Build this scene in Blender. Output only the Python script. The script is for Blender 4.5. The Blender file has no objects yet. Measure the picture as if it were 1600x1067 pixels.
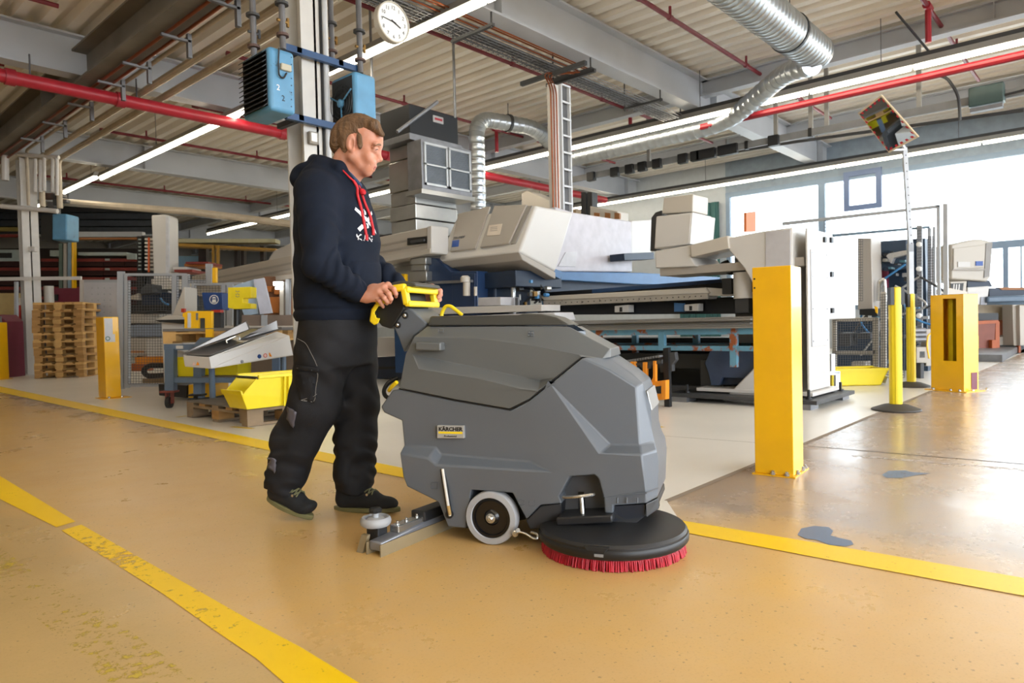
import bpy, bmesh, math, random
import numpy as np
from mathutils import Vector as V, Matrix

C = bpy.context.scene.collection
SC = bpy.context.scene
random.seed(4)

# ---------------------------------------------------------------- camera, world, exposure
CAMH, FPX, ROLL, PITCH = 0.82, 1080.0, 0.0235, 0.0245
cd = bpy.data.cameras.new('camera')
cam = bpy.data.objects.new('camera', cd)
C.objects.link(cam)
cd.sensor_fit = 'HORIZONTAL'
cd.sensor_width = 36.0
cd.lens = 36.0 * FPX / 1600.0
cd.clip_start = 0.05
cd.clip_end = 300
YAW = math.radians(42.1)                       # the hall's axes are x (along the roof beams) and y (along the light rows)
F_ = V((math.cos(YAW), math.sin(YAW), 0))      # where the viewer looks
E_ = V((math.sin(YAW), -math.cos(YAW), 0))     # the viewer's right
FV_ = F_ * math.cos(PITCH) - V((0, 0, math.sin(PITCH)))
U0_ = F_ * math.sin(PITCH) + V((0, 0, math.cos(PITCH)))
R_ = E_ * math.cos(ROLL) - U0_ * math.sin(ROLL)
U_ = E_ * math.sin(ROLL) + U0_ * math.cos(ROLL)
cam.matrix_world = Matrix(((R_.x, U_.x, -FV_.x, 0), (R_.y, U_.y, -FV_.y, 0), (R_.z, U_.z, -FV_.z, CAMH), (0, 0, 0, 1)))
cd.dof.use_dof = True
cd.dof.focus_distance = 2.75
cd.dof.aperture_fstop = 6.0
SC.camera = cam

SC.view_settings.view_transform = 'Standard'
SC.view_settings.look = 'None'
SC.view_settings.gamma = 1.0
SC.view_settings.use_curve_mapping = False
SC.view_settings.exposure = 1.12
SC.cycles.use_denoising = True
SC.cycles.max_bounces = 10
SC.cycles.diffuse_bounces = 5
SC.cycles.glossy_bounces = 4
SC.cycles.sample_clamp_indirect = 6.0

world = bpy.data.worlds.new('overcast_sky')
SC.world = world
world.use_nodes = True
bgn = world.node_tree.nodes['Background']
bgn.inputs[0].default_value = (0.86, 0.93, 1.0, 1)
bgn.inputs[1].default_value = 3.9

# ---------------------------------------------------------------- geometry helpers
CAMP = V((0, 0, CAMH))
A_ = V((0.0, 1.0, 0.0))      # direction of the light rows and of the roof ribs
B_ = V((1.0, 0.0, 0.0))   # direction of the main roof beams
Z_ = V((0, 0, 1))
def AB(a, b, z=0.0): return A_ * a + B_ * b + V((0, 0, z))
def W(x, y, z=0.0): return E_ * x + F_ * y + V((0, 0, z))   # right of, ahead of the viewer
def ray(px, py):
    d = R_ * ((px - 800) / FPX) - U_ * ((py - 533.5) / FPX) + FV_
    return d / d.dot(F_)
def PY(px, py, y): return CAMP + ray(px, py) * y
def PZ(px, py, z=0.0):
    d = ray(px, py); return CAMP + d * ((z - CAMH) / d.z)
def PP(px, py, p0, n):
    d = ray(px, py); return CAMP + d * ((p0 - CAMP).dot(n) / d.dot(n))
def PV(px, py, p0, dr):            # vertical plane through p0 along the horizontal direction dr
    return PP(px, py, p0, V((dr.y, -dr.x, 0)))

def s2l(c):
    if isinstance(c, str):
        c = [int(c[i:i + 2], 16) / 255 for i in (0, 2, 4)]
    return tuple(x / 12.92 if x <= 0.04045 else ((x + 0.055) / 1.055) ** 2.4 for x in c)

MATS = {}
def mat(name, col, rough=0.5, metal=0.0, var=0.12, vscale=6.0, bump=0.0, bscale=60.0, col2=None, spots=None, emit=0.0, spec=0.5, coat=0.0, stretch=None, alpha=None):
    """principled material; base colour wanders by noise, optional wear spots (colour, amount, scale) and fine bump"""
    if name in MATS: return MATS[name]
    m = bpy.data.materials.new(name); m.use_nodes = True
    nt = m.node_tree; N = nt.nodes; L = nt.links
    b = N['Principled BSDF']
    c = s2l(col)
    b.inputs['Roughness'].default_value = rough
    b.inputs['Metallic'].default_value = metal
    b.inputs['Specular IOR Level'].default_value = spec
    if coat:
        b.inputs['Coat Weight'].default_value = coat
        b.inputs['Coat Roughness'].default_value = 0.08
    tc = N.new('ShaderNodeTexCoord')
    src = tc.outputs['Object']
    if stretch:
        mp = N.new('ShaderNodeMapping'); mp.inputs['Scale'].default_value = stretch
        L.new(src, mp.inputs[0]); src = mp.outputs[0]
    nz = N.new('ShaderNodeTexNoise'); nz.inputs['Scale'].default_value = vscale; nz.inputs['Detail'].default_value = 5
    L.new(src, nz.inputs['Vector'])
    mx = N.new('ShaderNodeMix'); mx.data_type = 'RGBA'
    c2 = s2l(col2) if col2 else tuple(x * (1 - var) for x in c)
    c1 = c if col2 else tuple(min(1, x * (1 + var * 0.6)) for x in c)
    mx.inputs[6].default_value = (*c1, 1); mx.inputs[7].default_value = (*c2, 1)
    rp = N.new('ShaderNodeMapRange'); rp.inputs[1].default_value = 0.3; rp.inputs[2].default_value = 0.7
    L.new(nz.outputs[0], rp.inputs[0]); L.new(rp.outputs[0], mx.inputs[0])
    out = mx.outputs[2]
    if spots:
        sc_, amt, ss = spots
        n2 = N.new('ShaderNodeTexNoise'); n2.inputs['Scale'].default_value = ss; n2.inputs['Detail'].default_value = 8; n2.inputs['Roughness'].default_value = 0.65
        L.new(src, n2.inputs['Vector'])
        r2 = N.new('ShaderNodeMapRange'); r2.inputs[1].default_value = 1 - amt - 0.03; r2.inputs[2].default_value = 1 - amt + 0.03
        L.new(n2.outputs[0], r2.inputs[0])
        m2 = N.new('ShaderNodeMix'); m2.data_type = 'RGBA'
        L.new(r2.outputs[0], m2.inputs[0]); L.new(out, m2.inputs[6]); m2.inputs[7].default_value = (*s2l(sc_), 1)
        out = m2.outputs[2]
    L.new(out, b.inputs['Base Color'])
    if bump:
        n3 = N.new('ShaderNodeTexNoise'); n3.inputs['Scale'].default_value = bscale; n3.inputs['Detail'].default_value = 4
        L.new(src, n3.inputs['Vector'])
        bp = N.new('ShaderNodeBump'); bp.inputs['Strength'].default_value = bump; bp.inputs['Distance'].default_value = 0.004
        L.new(n3.outputs[0], bp.inputs['Height']); L.new(bp.outputs[0], b.inputs['Normal'])
    if emit:
        b.inputs['Emission Color'].default_value = (*c, 1); b.inputs['Emission Strength'].default_value = emit
    MATS[name] = m
    return m

class MB:
    """collects shapes in world coordinates; build() links them as ONE mesh object"""
    def __init__(s): s.v = []; s.f = []
    def add(s, vs, fs):
        k = len(s.v); s.v += [tuple(p) for p in vs]; s.f += [tuple(i + k for i in f) for f in fs]; return s
    def box(s, o, x, y, z):          # o corner, edges x y z
        o, x, y, z = V(o), V(x), V(y), V(z)
        vs = [o, o + x, o + x + y, o + y, o + z, o + x + z, o + x + y + z, o + y + z]
        fs = [(0, 3, 2, 1), (4, 5, 6, 7), (0, 1, 5, 4), (1, 2, 6, 5), (2, 3, 7, 6), (3, 0, 4, 7)]
        if x.cross(y).dot(z) < 0: fs = [f[::-1] for f in fs]
        return s.add(vs, fs)
    def cbox(s, c, dx, dy, dz, ax=None, ay=None, az=None):   # centre, sizes, axes
        ax = V(ax) if ax else V((1, 0, 0)); az = V(az) if az else Z_
        ay = V(ay) if ay else az.cross(ax)
        x, y, z = ax.normalized() * dx, ay.normalized() * dy, az.normalized() * dz
        return s.box(V(c) - x / 2 - y / 2 - z / 2, x, y, z)
    def prism(s, pts, off):          # polygon pushed by off
        pts = [V(p) for p in pts]; off = V(off); n = len(pts)
        nrm = V((0, 0, 0))
        for i in range(n): nrm += (pts[i] - pts[0]).cross(pts[(i + 1) % n] - pts[0])
        if nrm.dot(off) > 0: pts = pts[::-1]
        vs = pts + [p + off for p in pts]
        fs = [tuple(range(n)), tuple(range(2 * n - 1, n - 1, -1))] + [(i, i + n, (i + 1) % n + n, (i + 1) % n) for i in range(n)]
        return s.add(vs, fs)
    def tube(s, path, r, n=10, caps=True, closed=False):
        path = [V(p) for p in path]; m = len(path)
        rs = r if isinstance(r, (list, tuple)) else [r] * m
        up = None; base = len(s.v); vs = []
        for i, p in enumerate(path):
            if closed: t = path[(i + 1) % m] - path[i - 1]
            else: t = (path[min(i + 1, m - 1)] - path[max(i - 1, 0)])
            t.normalize()
            if up is None:
                up = V((0, 0, 1)) if abs(t.z) < 0.9 else V((1, 0, 0))
            x = up - t * up.dot(t); x.normalize(); up = x; y = t.cross(x)
            k = 1.0
            if 0 < i < m - 1 or closed:
                d1 = (path[i] - path[i - 1]).normalized(); k = 1 / max(0.6, d1.dot(t))
            for j in range(n):
                a = 2 * math.pi * j / n
                vs.append(p + (x * math.cos(a) + y * math.sin(a)) * rs[i] * k)
        fs = []
        for i in range(m if closed else m - 1):
            i2 = (i + 1) % m
            for j in range(n):
                j2 = (j + 1) % n
                fs.append((i * n + j, i * n + j2, i2 * n + j2, i2 * n + j))
        if caps and not closed:
            fs.append(tuple(range(n - 1, -1, -1))); fs.append(tuple((m - 1) * n + j for j in range(n)))
        return s.add(vs, fs)
    def cyl(s, p, q, r, n=16): return s.tube([p, q], r, n)
    def lathe(s, o, ax, prof, n=32, caps=True):      # prof: (radius, height along ax)
        o = V(o); ax = V(ax).normalized()
        x = (V((0, 0, 1)) if abs(ax.z) < 0.9 else V((1, 0, 0))); x = (x - ax * x.dot(ax)).normalized(); y = ax.cross(x)
        vs = []; m = len(prof)
        for r, h in prof:
            for j in range(n):
                a = 2 * math.pi * j / n
                vs.append(o + ax * h + (x * math.cos(a) + y * math.sin(a)) * r)
        fs = []
        for i in range(m - 1):
            for j in range(n):
                j2 = (j + 1) % n
                fs.append((i * n + j, i * n + j2, (i + 1) * n + j2, (i + 1) * n + j))
        if caps:
            fs.append(tuple(range(n - 1, -1, -1))); fs.append(tuple((m - 1) * n + j for j in range(n)))
        return s.add(vs, fs)
    def quad(s, a, b, c, d): return s.add([a, b, c, d], [(0, 1, 2, 3)])
    def build(s, name, m, parent=None, smooth=False, bevel=0.0, seg=2, label=None, kind=None, recalc=True, angle=35):
        o = mesh_obj(name, s.v, s.f, m, parent, recalc)
        if smooth: smooth_by_angle(o, angle)
        if bevel:
            bv = o.modifiers.new('bevel', 'BEVEL'); bv.width = bevel; bv.segments = seg; bv.limit_method = 'ANGLE'; bv.angle_limit = math.radians(30)
            bv.harden_normals = False
        if label: o['label'] = label
        if kind: o['kind'] = kind
        return o

def root_pos(o):
    p = V((0, 0, 0))
    while o: p = p + o.location; o = o.parent
    return p

def mesh_obj(name, vs, fs, m, parent=None, recalc=True):
    me = bpy.data.meshes.new(name)
    if parent is None:
        xs = [p[0] for p in vs]; ys = [p[1] for p in vs]; zs = [p[2] for p in vs]
        org = V(((min(xs) + max(xs)) / 2, (min(ys) + max(ys)) / 2, min(zs)))
    else:
        org = root_pos(parent)
    me.from_pydata([tuple(V(p) - org) for p in vs], [], fs)
    if recalc:
        bm = bmesh.new(); bm.from_mesh(me); bmesh.ops.recalc_face_normals(bm, faces=bm.faces); bm.to_mesh(me); bm.free()
    me.update()
    if m: me.materials.append(m)
    o = bpy.data.objects.new(name, me); C.objects.link(o)
    if parent is None: o.location = org; o.matrix_world = Matrix.Translation(org)
    else: o.parent = parent
    return o

def smooth_by_angle(o, ang=35):
    me = o.data
    me.polygons.foreach_set('use_smooth', [True] * len(me.polygons))
    try: me.set_sharp_from_angle(angle=math.radians(ang))
    except Exception: pass

def thing(name, label, cat, loc=(0, 0, 0), group=None):
    o = bpy.data.objects.new(name, None); C.objects.link(o)
    o.location = loc; o.matrix_world = Matrix.Translation(V(loc)); o.empty_display_size = 0.1
    return tag(o, label, cat, group)
def tag(o, label=None, cat=None, group=None, kind=None):
    if label: o['label'] = label
    if cat: o['category'] = cat
    if group: o['group'] = group
    if kind: o['kind'] = kind
    return o
def struct(o): o['kind'] = 'structure'; return o
def copy_tree(o, loc=None, label=None, parent=None):
    c = o.copy(); C.objects.link(c)
    if parent is not None:
        c.parent = parent
    else:
        if loc is not None: c.location = loc
        if label: c['label'] = label
    for ch in [k for k in bpy.data.objects if k.parent == o]: copy_tree(ch, parent=c)
    return c

def text_mesh(parent, name, body, origin, xdir, ydir, size, m, align='LEFT', extrude=0.0006, label=None, bold=0.0):
    cu = bpy.data.curves.new(name, 'FONT'); cu.body = body; cu.size = size; cu.align_x = align; cu.extrude = extrude; cu.resolution_u = 2; cu.offset = bold * size
    t = bpy.data.objects.new(name, cu); C.objects.link(t)
    bpy.context.view_layer.update()
    me = bpy.data.meshes.new_from_object(t.evaluated_get(bpy.context.evaluated_depsgraph_get()))
    bpy.data.objects.remove(t); bpy.data.curves.remove(cu)
    x = V(xdir).normalized(); y = V(ydir).normalized(); z = x.cross(y)
    org = root_pos(parent)
    for v in me.vertices:
        p = V(origin) + x * v.co.x + y * v.co.y + z * v.co.z
        v.co = p - org
    me.materials.clear(); me.materials.append(m)
    o = bpy.data.objects.new(name, me); C.objects.link(o)
    if parent: o.parent = parent
    if label: o['label'] = label
    return o

def arc_path(pts, r=0.1, n=6):
    """polyline with its inner corners rounded by radius r"""
    pts = [V(p) for p in pts]; out = [pts[0]]
    for i in range(1, len(pts) - 1):
        a, b, c = pts[i - 1], pts[i], pts[i + 1]
        d1 = (a - b).normalized(); d2 = (c - b).normalized()
        rr = min(r, (a - b).length * 0.49, (c - b).length * 0.49)
        p, q = b + d1 * rr, b + d2 * rr
        for k in range(n + 1):
            t = k / n
            out.append(p * (1 - t) ** 2 + b * 2 * t * (1 - t) + q * t * t)
    out.append(pts[-1]); return out
# ---------------------------------------------------------------- the hall: floor
def floor_material():
    m = bpy.data.materials.new('worn_tan_concrete'); m.use_nodes = True
    nt = m.node_tree; N = nt.nodes; L = nt.links; b = N['Principled BSDF']
    tc = N.new('ShaderNodeNewGeometry')
    def noise(sc, det=6, ro=0.6, vec=None):
        n = N.new('ShaderNodeTexNoise'); n.inputs['Scale'].default_value = sc; n.inputs['Detail'].default_value = det; n.inputs['Roughness'].default_value = ro
        L.new(vec or tc.outputs['Position'], n.inputs['Vector']); return n.outputs[0]
    def rng(x, a, c_):
        r = N.new('ShaderNodeMapRange'); r.inputs[1].default_value = a; r.inputs[2].default_value = c_; L.new(x, r.inputs[0]); return r.outputs[0]
    def mix(f, a, c_):
        x = N.new('ShaderNodeMix'); x.data_type = 'RGBA'
        if isinstance(f, float): x.inputs[0].default_value = f
        else: L.new(f, x.inputs[0])
        for i, s in ((6, a), (7, c_)):
            if isinstance(s, tuple): x.inputs[i].default_value = (*s, 1)
            else: L.new(s, x.inputs[i])
        return x.outputs[2]
    base = mix(rng(noise(0.9, 7), 0.35, 0.68), s2l('D6AE68'), s2l('C9A46E'))
    base = mix(rng(noise(5.0, 8, 0.7), 0.35, 0.75), base, s2l('D0AE76'))
    # the lane beyond the yellow line, by the big post, has lost its ochre coat: greyer concrete
    sep = N.new('ShaderNodeSeparateXYZ'); L.new(tc.outputs['Position'], sep.inputs[0])
    mp = N.new('ShaderNodeVectorMath'); mp.operation = 'DOT_PRODUCT'; mp.inputs[1].default_value = tuple(E_ * 0.63 + F_ * 0.777)
    L.new(tc.outputs['Position'], mp.inputs[0])
    ad = N.new('ShaderNodeMath'); ad.operation = 'MULTIPLY_ADD'; ad.inputs[1].default_value = 0.9; L.new(noise(0.7, 6), ad.inputs[0]); L.new(mp.outputs['Value'], ad.inputs[2])
    base = mix(rng(ad.outputs[0], 2.95, 3.35), base, mix(rng(noise(1.6, 8, 0.7), 0.3, 0.7), s2l('9E8F83'), s2l('B0987C')))
    mp2 = N.new('ShaderNodeVectorMath'); mp2.operation = 'DOT_PRODUCT'; mp2.inputs[1].default_value = tuple(E_ * 0.677 + F_ * 0.736)
    L.new(tc.outputs['Position'], mp2.inputs[0])
    ad2 = N.new('ShaderNodeMath'); ad2.operation = 'MULTIPLY_ADD'; ad2.inputs[1].default_value = 0.8; L.new(noise(1.1, 6), ad2.inputs[0]); L.new(mp2.outputs['Value'], ad2.inputs[2])
    near = rng(ad2.outputs[0], 1.30, 1.12)
    base = mix(near, base, mix(rng(noise(2.5, 8, 0.7), 0.3, 0.7), s2l('BC9F6A'), s2l('C9AA72')))
    base = mix(rng(noise(130.0, 2, 0.5), 0.55, 0.75), base, mix(0.16, base, s2l('6E5A3E')))
    base = mix(rng(noise(70.0, 2, 0.4), 0.69, 0.72), base, mix(0.5, base, s2l('5A4A38')))
    # fine dark grit
    grit = rng(noise(55.0, 3, 0.5), 0.72, 0.80)
    gm = N.new('ShaderNodeMath'); gm.operation = 'MULTIPLY'; L.new(grit, gm.inputs[0]); gq = N.new('ShaderNodeMath'); gq.operation = 'MULTIPLY'; gq.inputs[1].default_value = 0.9; L.new(rng(noise(1.3, 4), 0.5, 0.75), gq.inputs[0]); gl = N.new('ShaderNodeMath'); gl.operation = 'MULTIPLY'; L.new(gq.outputs[0], gl.inputs[0]); L.new(rng(ad.outputs[0], 2.95, 3.35), gl.inputs[1]); L.new(gl.outputs[0], gm.inputs[1])
    base = mix(gm.outputs[0], base, s2l('5E5247'))
    L.new(base, b.inputs['Base Color'])
    rr = N.new('ShaderNodeMapRange'); rr.inputs[1].default_value = 0.3; rr.inputs[2].default_value = 0.7; rr.inputs[3].default_value = 0.24; rr.inputs[4].default_value = 0.40
    L.new(noise(2.2, 8, 0.7), rr.inputs[0])
    rs = N.new('ShaderNodeMath'); rs.operation = 'MULTIPLY_ADD'; rs.inputs[1].default_value = -0.06; L.new(rng(ad.outputs[0], 2.8, 3.4), rs.inputs[0]); L.new(rr.outputs[0], rs.inputs[2])
    L.new(rs.outputs[0], b.inputs['Roughness'])
    bp = N.new('ShaderNodeBump'); bp.inputs['Strength'].default_value = 0.10; bp.inputs['Distance'].default_value = 0.003
    L.new(noise(16.0, 3, 0.5), bp.inputs['Height']); L.new(bp.outputs[0], b.inputs['Normal'])
    b.inputs['Specular IOR Level'].default_value = 0.5
    return m

def paint_material(name, col, worn):
    """floor paint worn through in flecks; holes are real gaps in the thin coat"""
    m = bpy.data.materials.new(name); m.use_nodes = True
    nt = m.node_tree; N = nt.nodes; L = nt.links; b = N['Principled BSDF']
    tc = N.new('ShaderNodeTexCoord')
    n = N.new('ShaderNodeTexNoise'); n.inputs['Scale'].default_value = 26; n.inputs['Detail'].default_value = 8; n.inputs['Roughness'].default_value = 0.75
    L.new(tc.outputs['Object'], n.inputs['Vector'])
    n2 = N.new('ShaderNodeTexNoise'); n2.inputs['Scale'].default_value = 2.0; n2.inputs['Detail'].default_value = 3
    L.new(tc.outputs['Object'], n2.inputs['Vector'])
    mx = N.new('ShaderNodeMix'); mx.data_type = 'RGBA'; c = s2l(col)
    mx.inputs[6].default_value = (*c, 1); mx.inputs[7].default_value = (c[0] * .86, c[1] * .84, c[2], 1)
    L.new(n2.outputs[0], mx.inputs[0]); L.new(mx.outputs[2], b.inputs['Base Color'])
    b.inputs['Roughness'].default_value = 0.42
    ma = N.new('ShaderNodeMath'); ma.operation = 'MULTIPLY_ADD'; ma.inputs[1].default_value = 0.5; L.new(n2.outputs[0], ma.inputs[0]); L.new(n.outputs[0], ma.inputs[2])
    r = N.new('ShaderNodeMapRange'); r.inputs[1].default_value = worn; r.inputs[2].default_value = worn + 0.05; L.new(ma.outputs[0], r.inputs[0])
    L.new(r.outputs[0], b.inputs['Alpha'])
    return m

M_floor = floor_material()
fb = MB()
fb.quad(AB(-16, -14), AB(-16, 19.4), AB(40, 19.4), AB(40, -14))
floor = struct(fb.build('floor', M_floor, recalc=False))
if floor.data.polygons[0].normal.z < 0: floor.data.flip_normals()

og = MB(); og.box(AB(-40, 19.4, -.12), A_ * 90, B_ * 40, Z_ * .1); struct(og.build('ground', mat('pale_bounce_ground', 'D2D0CB', .8, var=.06)))  # unseen outside ground, added pale to bounce daylight up to the roof deck
M_epoxy = mat('light_epoxy', 'E6E2DA', rough=0.3, var=0.06, vscale=1.2, bump=0.05, bscale=8)
# epoxy area behind the yellow line, left of the cross lane
l0, l1, l2 = PZ(-160, 578), PZ(0, 603.5), PZ(632, 734)
e2, e3 = PZ(1042, 783), PZ(1455, 611)
dirA = (l0 - l1).normalized(); far = (e3 - e2).normalized()
ep = [l1 + dirA * 16, l1, l2, PZ(1062, 809) * 0.985, e2, e3, e2 + far * 16, AB(40, 20), AB(40, 3)]
eb = MB(); eb.prism([V((p.x, p.y, 0.0)) for p in ep], (0, 0, 0.0015))
epoxy = struct(eb.build('floor.001', M_epoxy))

M_line = paint_material('yellow_floor_paint', 'FFD400', 0.50)
M_line_worn = paint_material('worn_yellow_floor_paint', 'FFD508', 0.625)
M_line_ghost = paint_material('ghost_of_yellow_paint', 'C9B13A', 0.80)
M_line_pale = paint_material('pale_floor_paint', 'E9DD9E', 0.52)
def strip(name, pts, z0, m, label, parent=floor):
    b = MB()
    n = len(pts)
    vs = [V((p.x, p.y, z0)) for a, c in pts for p in (a, c)]
    b.add(vs, [(2 * i, 2 * i + 1, 2 * i + 3, 2 * i + 2) for i in range(n - 1)])
    o = b.build(name, m, parent, recalc=False, label=label)
    if o.data.polygons[0].normal.z < 0: o.data.flip_normals()
    return o
def pz2(a, b): return (PZ(*a), PZ(*b))
ln = [pz2((-160, 577), (-160, 583)), pz2((0, 604), (0, 613)), pz2((220, 649), (220, 660)), pz2((420, 690), (420, 704)), pz2((632, 732), (632, 747)),
      pz2((850, 774), (850, 791)), pz2((1072, 815), (1072, 833)), pz2((1330, 858), (1330, 882)), pz2((1600, 904), (1600, 932)), pz2((1800, 937), (1800, 970))]
strip('yellow_line', ln, 0.0024, M_line, 'yellow line along the edge of the pale floor')
ln2 = [pz2((-120, 660), (-120, 690)), pz2((0, 744), (0, 780)), pz2((118, 815), (88, 824))]
strip('yellow_line', ln2, 0.0016, M_line, 'near yellow line, left length before its break')
ln2 = [pz2((127, 820), (96, 829)), pz2((290, 912), (250, 925)), pz2((400, 975), (345, 992)), pz2((470, 1012), (400, 1029)), pz2((560, 1067), (470, 1090)), pz2((660, 1130), (560, 1160))]
strip('yellow_line', ln2, 0.0016, M_line_worn, 'near yellow line with flaked paint')
ln3 = [pz2((-60, 810), (-90, 840)), pz2((60, 900), (0, 920)), pz2((160, 955), (80, 985)), pz2((270, 1035), (170, 1067)), pz2((360, 1110), (230, 1150))]
strip('yellow_line', ln3, 0.0012, M_line_ghost, 'faded ghost of an older yellow line')
M_joint = mat('joint_filler', '5A5148', 0.8)
def joint(p, q, w=0.012, z=0.003, m=None, nm='floor_joint'):
    d = (q - p).normalized(); n = V((-d.y, d.x, 0)) * w / 2
    return strip(nm, [(p + n, p - n), (q + n, q - n)], z, m or M_joint, None)
joint(PZ(1262, 697), PZ(1620, 727), 0.012, 0.0015)
joint(PZ(1020, 680), PZ(1182, 692), 0.008, 0.0022, mat('epoxy_joint', '9D978C', 0.7))
joint(e2, e3, 0.03, 0.0022, mat('lane_edge', '8D7F70', 0.7))
joint(PZ(1330, 712), PZ(1610, 735), 0.06, 0.0012, paint_material('pale_scuff', 'CFC6BA', 0.75), 'scuff_line')
M_blue_patch = paint_material('blue_paint_stain', '60758F', 0.55)
def blob(pts, z, m, label):
    b = MB(); b.add([V((PZ(*p).x, PZ(*p).y, z)) for p in pts], [tuple(range(len(pts)))])
    o = b.build('paint_stain', m, floor, recalc=False, label=label)
    if o.data.polygons[0].normal.z < 0: o.data.flip_normals()
blob([(1246, 836), (1252, 826), (1272, 822), (1295, 824), (1302, 830), (1298, 837), (1312, 841), (1330, 845), (1334, 851), (1322, 854), (1296, 852), (1276, 844), (1258, 842)], 0.0016, M_blue_patch, 'blue paint stain beside the yellow line')
blob([(1378, 742), (1388, 736), (1415, 735), (1425, 738), (1455, 740), (1430, 743), (1410, 747), (1385, 747)], 0.0016, M_blue_patch, 'smaller blue paint stain right of the big yellow post')
M_dash = paint_material('yellow_mark_paint', 'E8C82A', 0.5)
for (x0, y0, x1, y1) in ((276, 652, 292, 650), (362, 667, 396, 670), (208, 659, 222, 658), (336, 689, 356, 688), (1020, 669, 1036, 667)):
    p, q = PZ(x0, y0), PZ(x1, y1); d = (q - p).normalized(); n = V((-d.y, d.x, 0)) * 0.025
    strip('yellow_corner_mark', [(p + n, p - n), (q + n, q - n)], 0.0023 if y0 < 670 or x0 > 900 else 0.0014, M_dash, None)

# ---------------------------------------------------------------- roof deck, beams, girders, columns
ZD, ZT, ZB = 5.36, 5.3, 4.7
M_deck = mat('cream_roof_deck', 'ECE6DB', 0.45, var=0.06, vscale=0.5, bump=0.0)
db = MB(); prof = []
b0 = -13.0
while b0 < 24:
    for (u, z) in ((0, 0), (0.13, 0), (0.17, 0.11), (0.28, 0.11)):
        prof.append((b0 + u, ZD + z))
    b0 += 0.32
A0, A1 = -8.0, 40.0
vs = [AB(a, b, z) for (b, z) in prof for a in (A0, A1)]
db.add(vs, [(2 * i, 2 * i + 1, 2 * i + 3, 2 * i + 2) for i in range(len(prof) - 1)])
ceiling = struct(db.build('ceiling', M_deck, recalc=False))
rb = MB(); rb.box(AB(A0, -13, ZD + 0.2), A_ * (A1 - A0), B_ * 37, Z_ * 0.15)
struct(rb.build('roof_slab', mat('roof_felt', '6A655E', 0.9)))

M_beam = mat('grey_painted_steel', 'B9BEC5', 0.5, var=0.08, vscale=1.5)
M_beam_dark = mat('dusty_girder_steel', '77736C', 0.6, var=0.25, vscale=1.2)
def ibeam(a, b0, b1, zb, zt, w=0.28, along='B', m=None, name='roof_beam', t=0.03):
    d = B_ if along == 'B' else A_; n = A_ if along == 'B' else B_
    o = (AB(a, b0) if along == 'B' else AB(b0, a)); L = d * (b1 - b0)
    mb = MB()
    mb.box(o - n * w / 2 + Z_ * zb, L, n * w, Z_ * t)
    mb.box(o - n * w / 2 + Z_ * (zt - t), L, n * w, Z_ * t)
    mb.box(o - n * 0.01 + Z_ * (zb + t), L, n * 0.02, Z_ * (zt - zb - 2 * t))
    k = 1.5
    while k < b1 - b0:
        mb.box(o + d * k - n * w / 2 + Z_ * (zb + t), d * 0.015, n * w, Z_ * (zt - zb - 2 * t)); k += 6.0
    o_ = mb.build(name, m or M_beam)
    return struct(o_)
for a in (0.2, 6.05, 11.85, 17.65, 23.45, 29.3):
    ibeam(a, -13, 19.2, ZB, ZT)
ibeam(3.62, -6, 38, 4.58, 5.1, 0.42, 'A', M_beam_dark, 'roof_girder')
ibeam(12.2, -6, 38, 5.0, 5.3, 0.2, 'A', M_beam, 'roof_purlin')
ibeam(16.4, -6, 38, 5.0, 5.3, 0.2, 'A', M_beam, 'roof_purlin')

M_col = mat('cream_column_paint', 'C9C6C0', 0.5, var=0.06)
def column(a, b, h=4.58, w=0.30):
    c = AB(a, b); mb = MB()
    # H section: two flanges across A, web between
    mb.box(c - A_ * w / 2 - B_ * w / 2, A_ * 0.02, B_ * w, Z_ * h)
    mb.box(c + A_ * (w / 2 - 0.02) - B_ * w / 2, A_ * 0.02, B_ * w, Z_ * h)
    mb.box(c - A_ * w / 2 - B_ * 0.012, A_ * w, B_ * 0.024, Z_ * h)
    mb.box(c - A_ * (w / 2 + .05) - B_ * (w / 2 + .05), A_ * (w + .1), B_ * (w + .1), Z_ * 0.03)
    mb.box(c - A_ * w / 2 - B_ * w / 2 + Z_ * (h - .02), A_ * w, B_ * w, Z_ * 0.02)
    o = mb.build('column', M_col); return struct(o)
column(5.98, 3.74)
column(17.5, 4.1)

# ---------------------------------------------------------------- walls
M_wall = mat('dim_plaster', '8E8A82', 0.8, var=0.1, vscale=0.6)
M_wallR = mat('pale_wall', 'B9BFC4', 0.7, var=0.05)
wb = MB(); wb.box(AB(-8.2, -13), A_ * 0.2, B_ * 8, Z_ * 5.6); wb.box(AB(-8.2, 17.5), A_ * 0.2, B_ * 1.7, Z_ * 5.6); struct(wb.build('light_shaping_wall', M_wall))  # unseen end wall added to cut light from behind; its opening admits fill
wb = MB(); wb.box(AB(-8.2, -5, 5.2), A_ * 0.2, B_ * 22.5, Z_ * 0.4); struct(wb.build('light_shaping_wall.001', M_wall))  # unseen strip above the opening, set high so light reaches the air unit
WB = 19.2    # the glazed wall stands at this distance along B
wb = MB(); wb.box(AB(38, -13), A_ * 0.2, B_ * 33, Z_ * 5.6); struct(wb.build('wall_back', M_wall))
wb = MB(); wb.box(AB(-8, -13.2), A_ * 46, B_ * 0.2, Z_ * 5.6); struct(wb.build('wall_left', M_wall))
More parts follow.
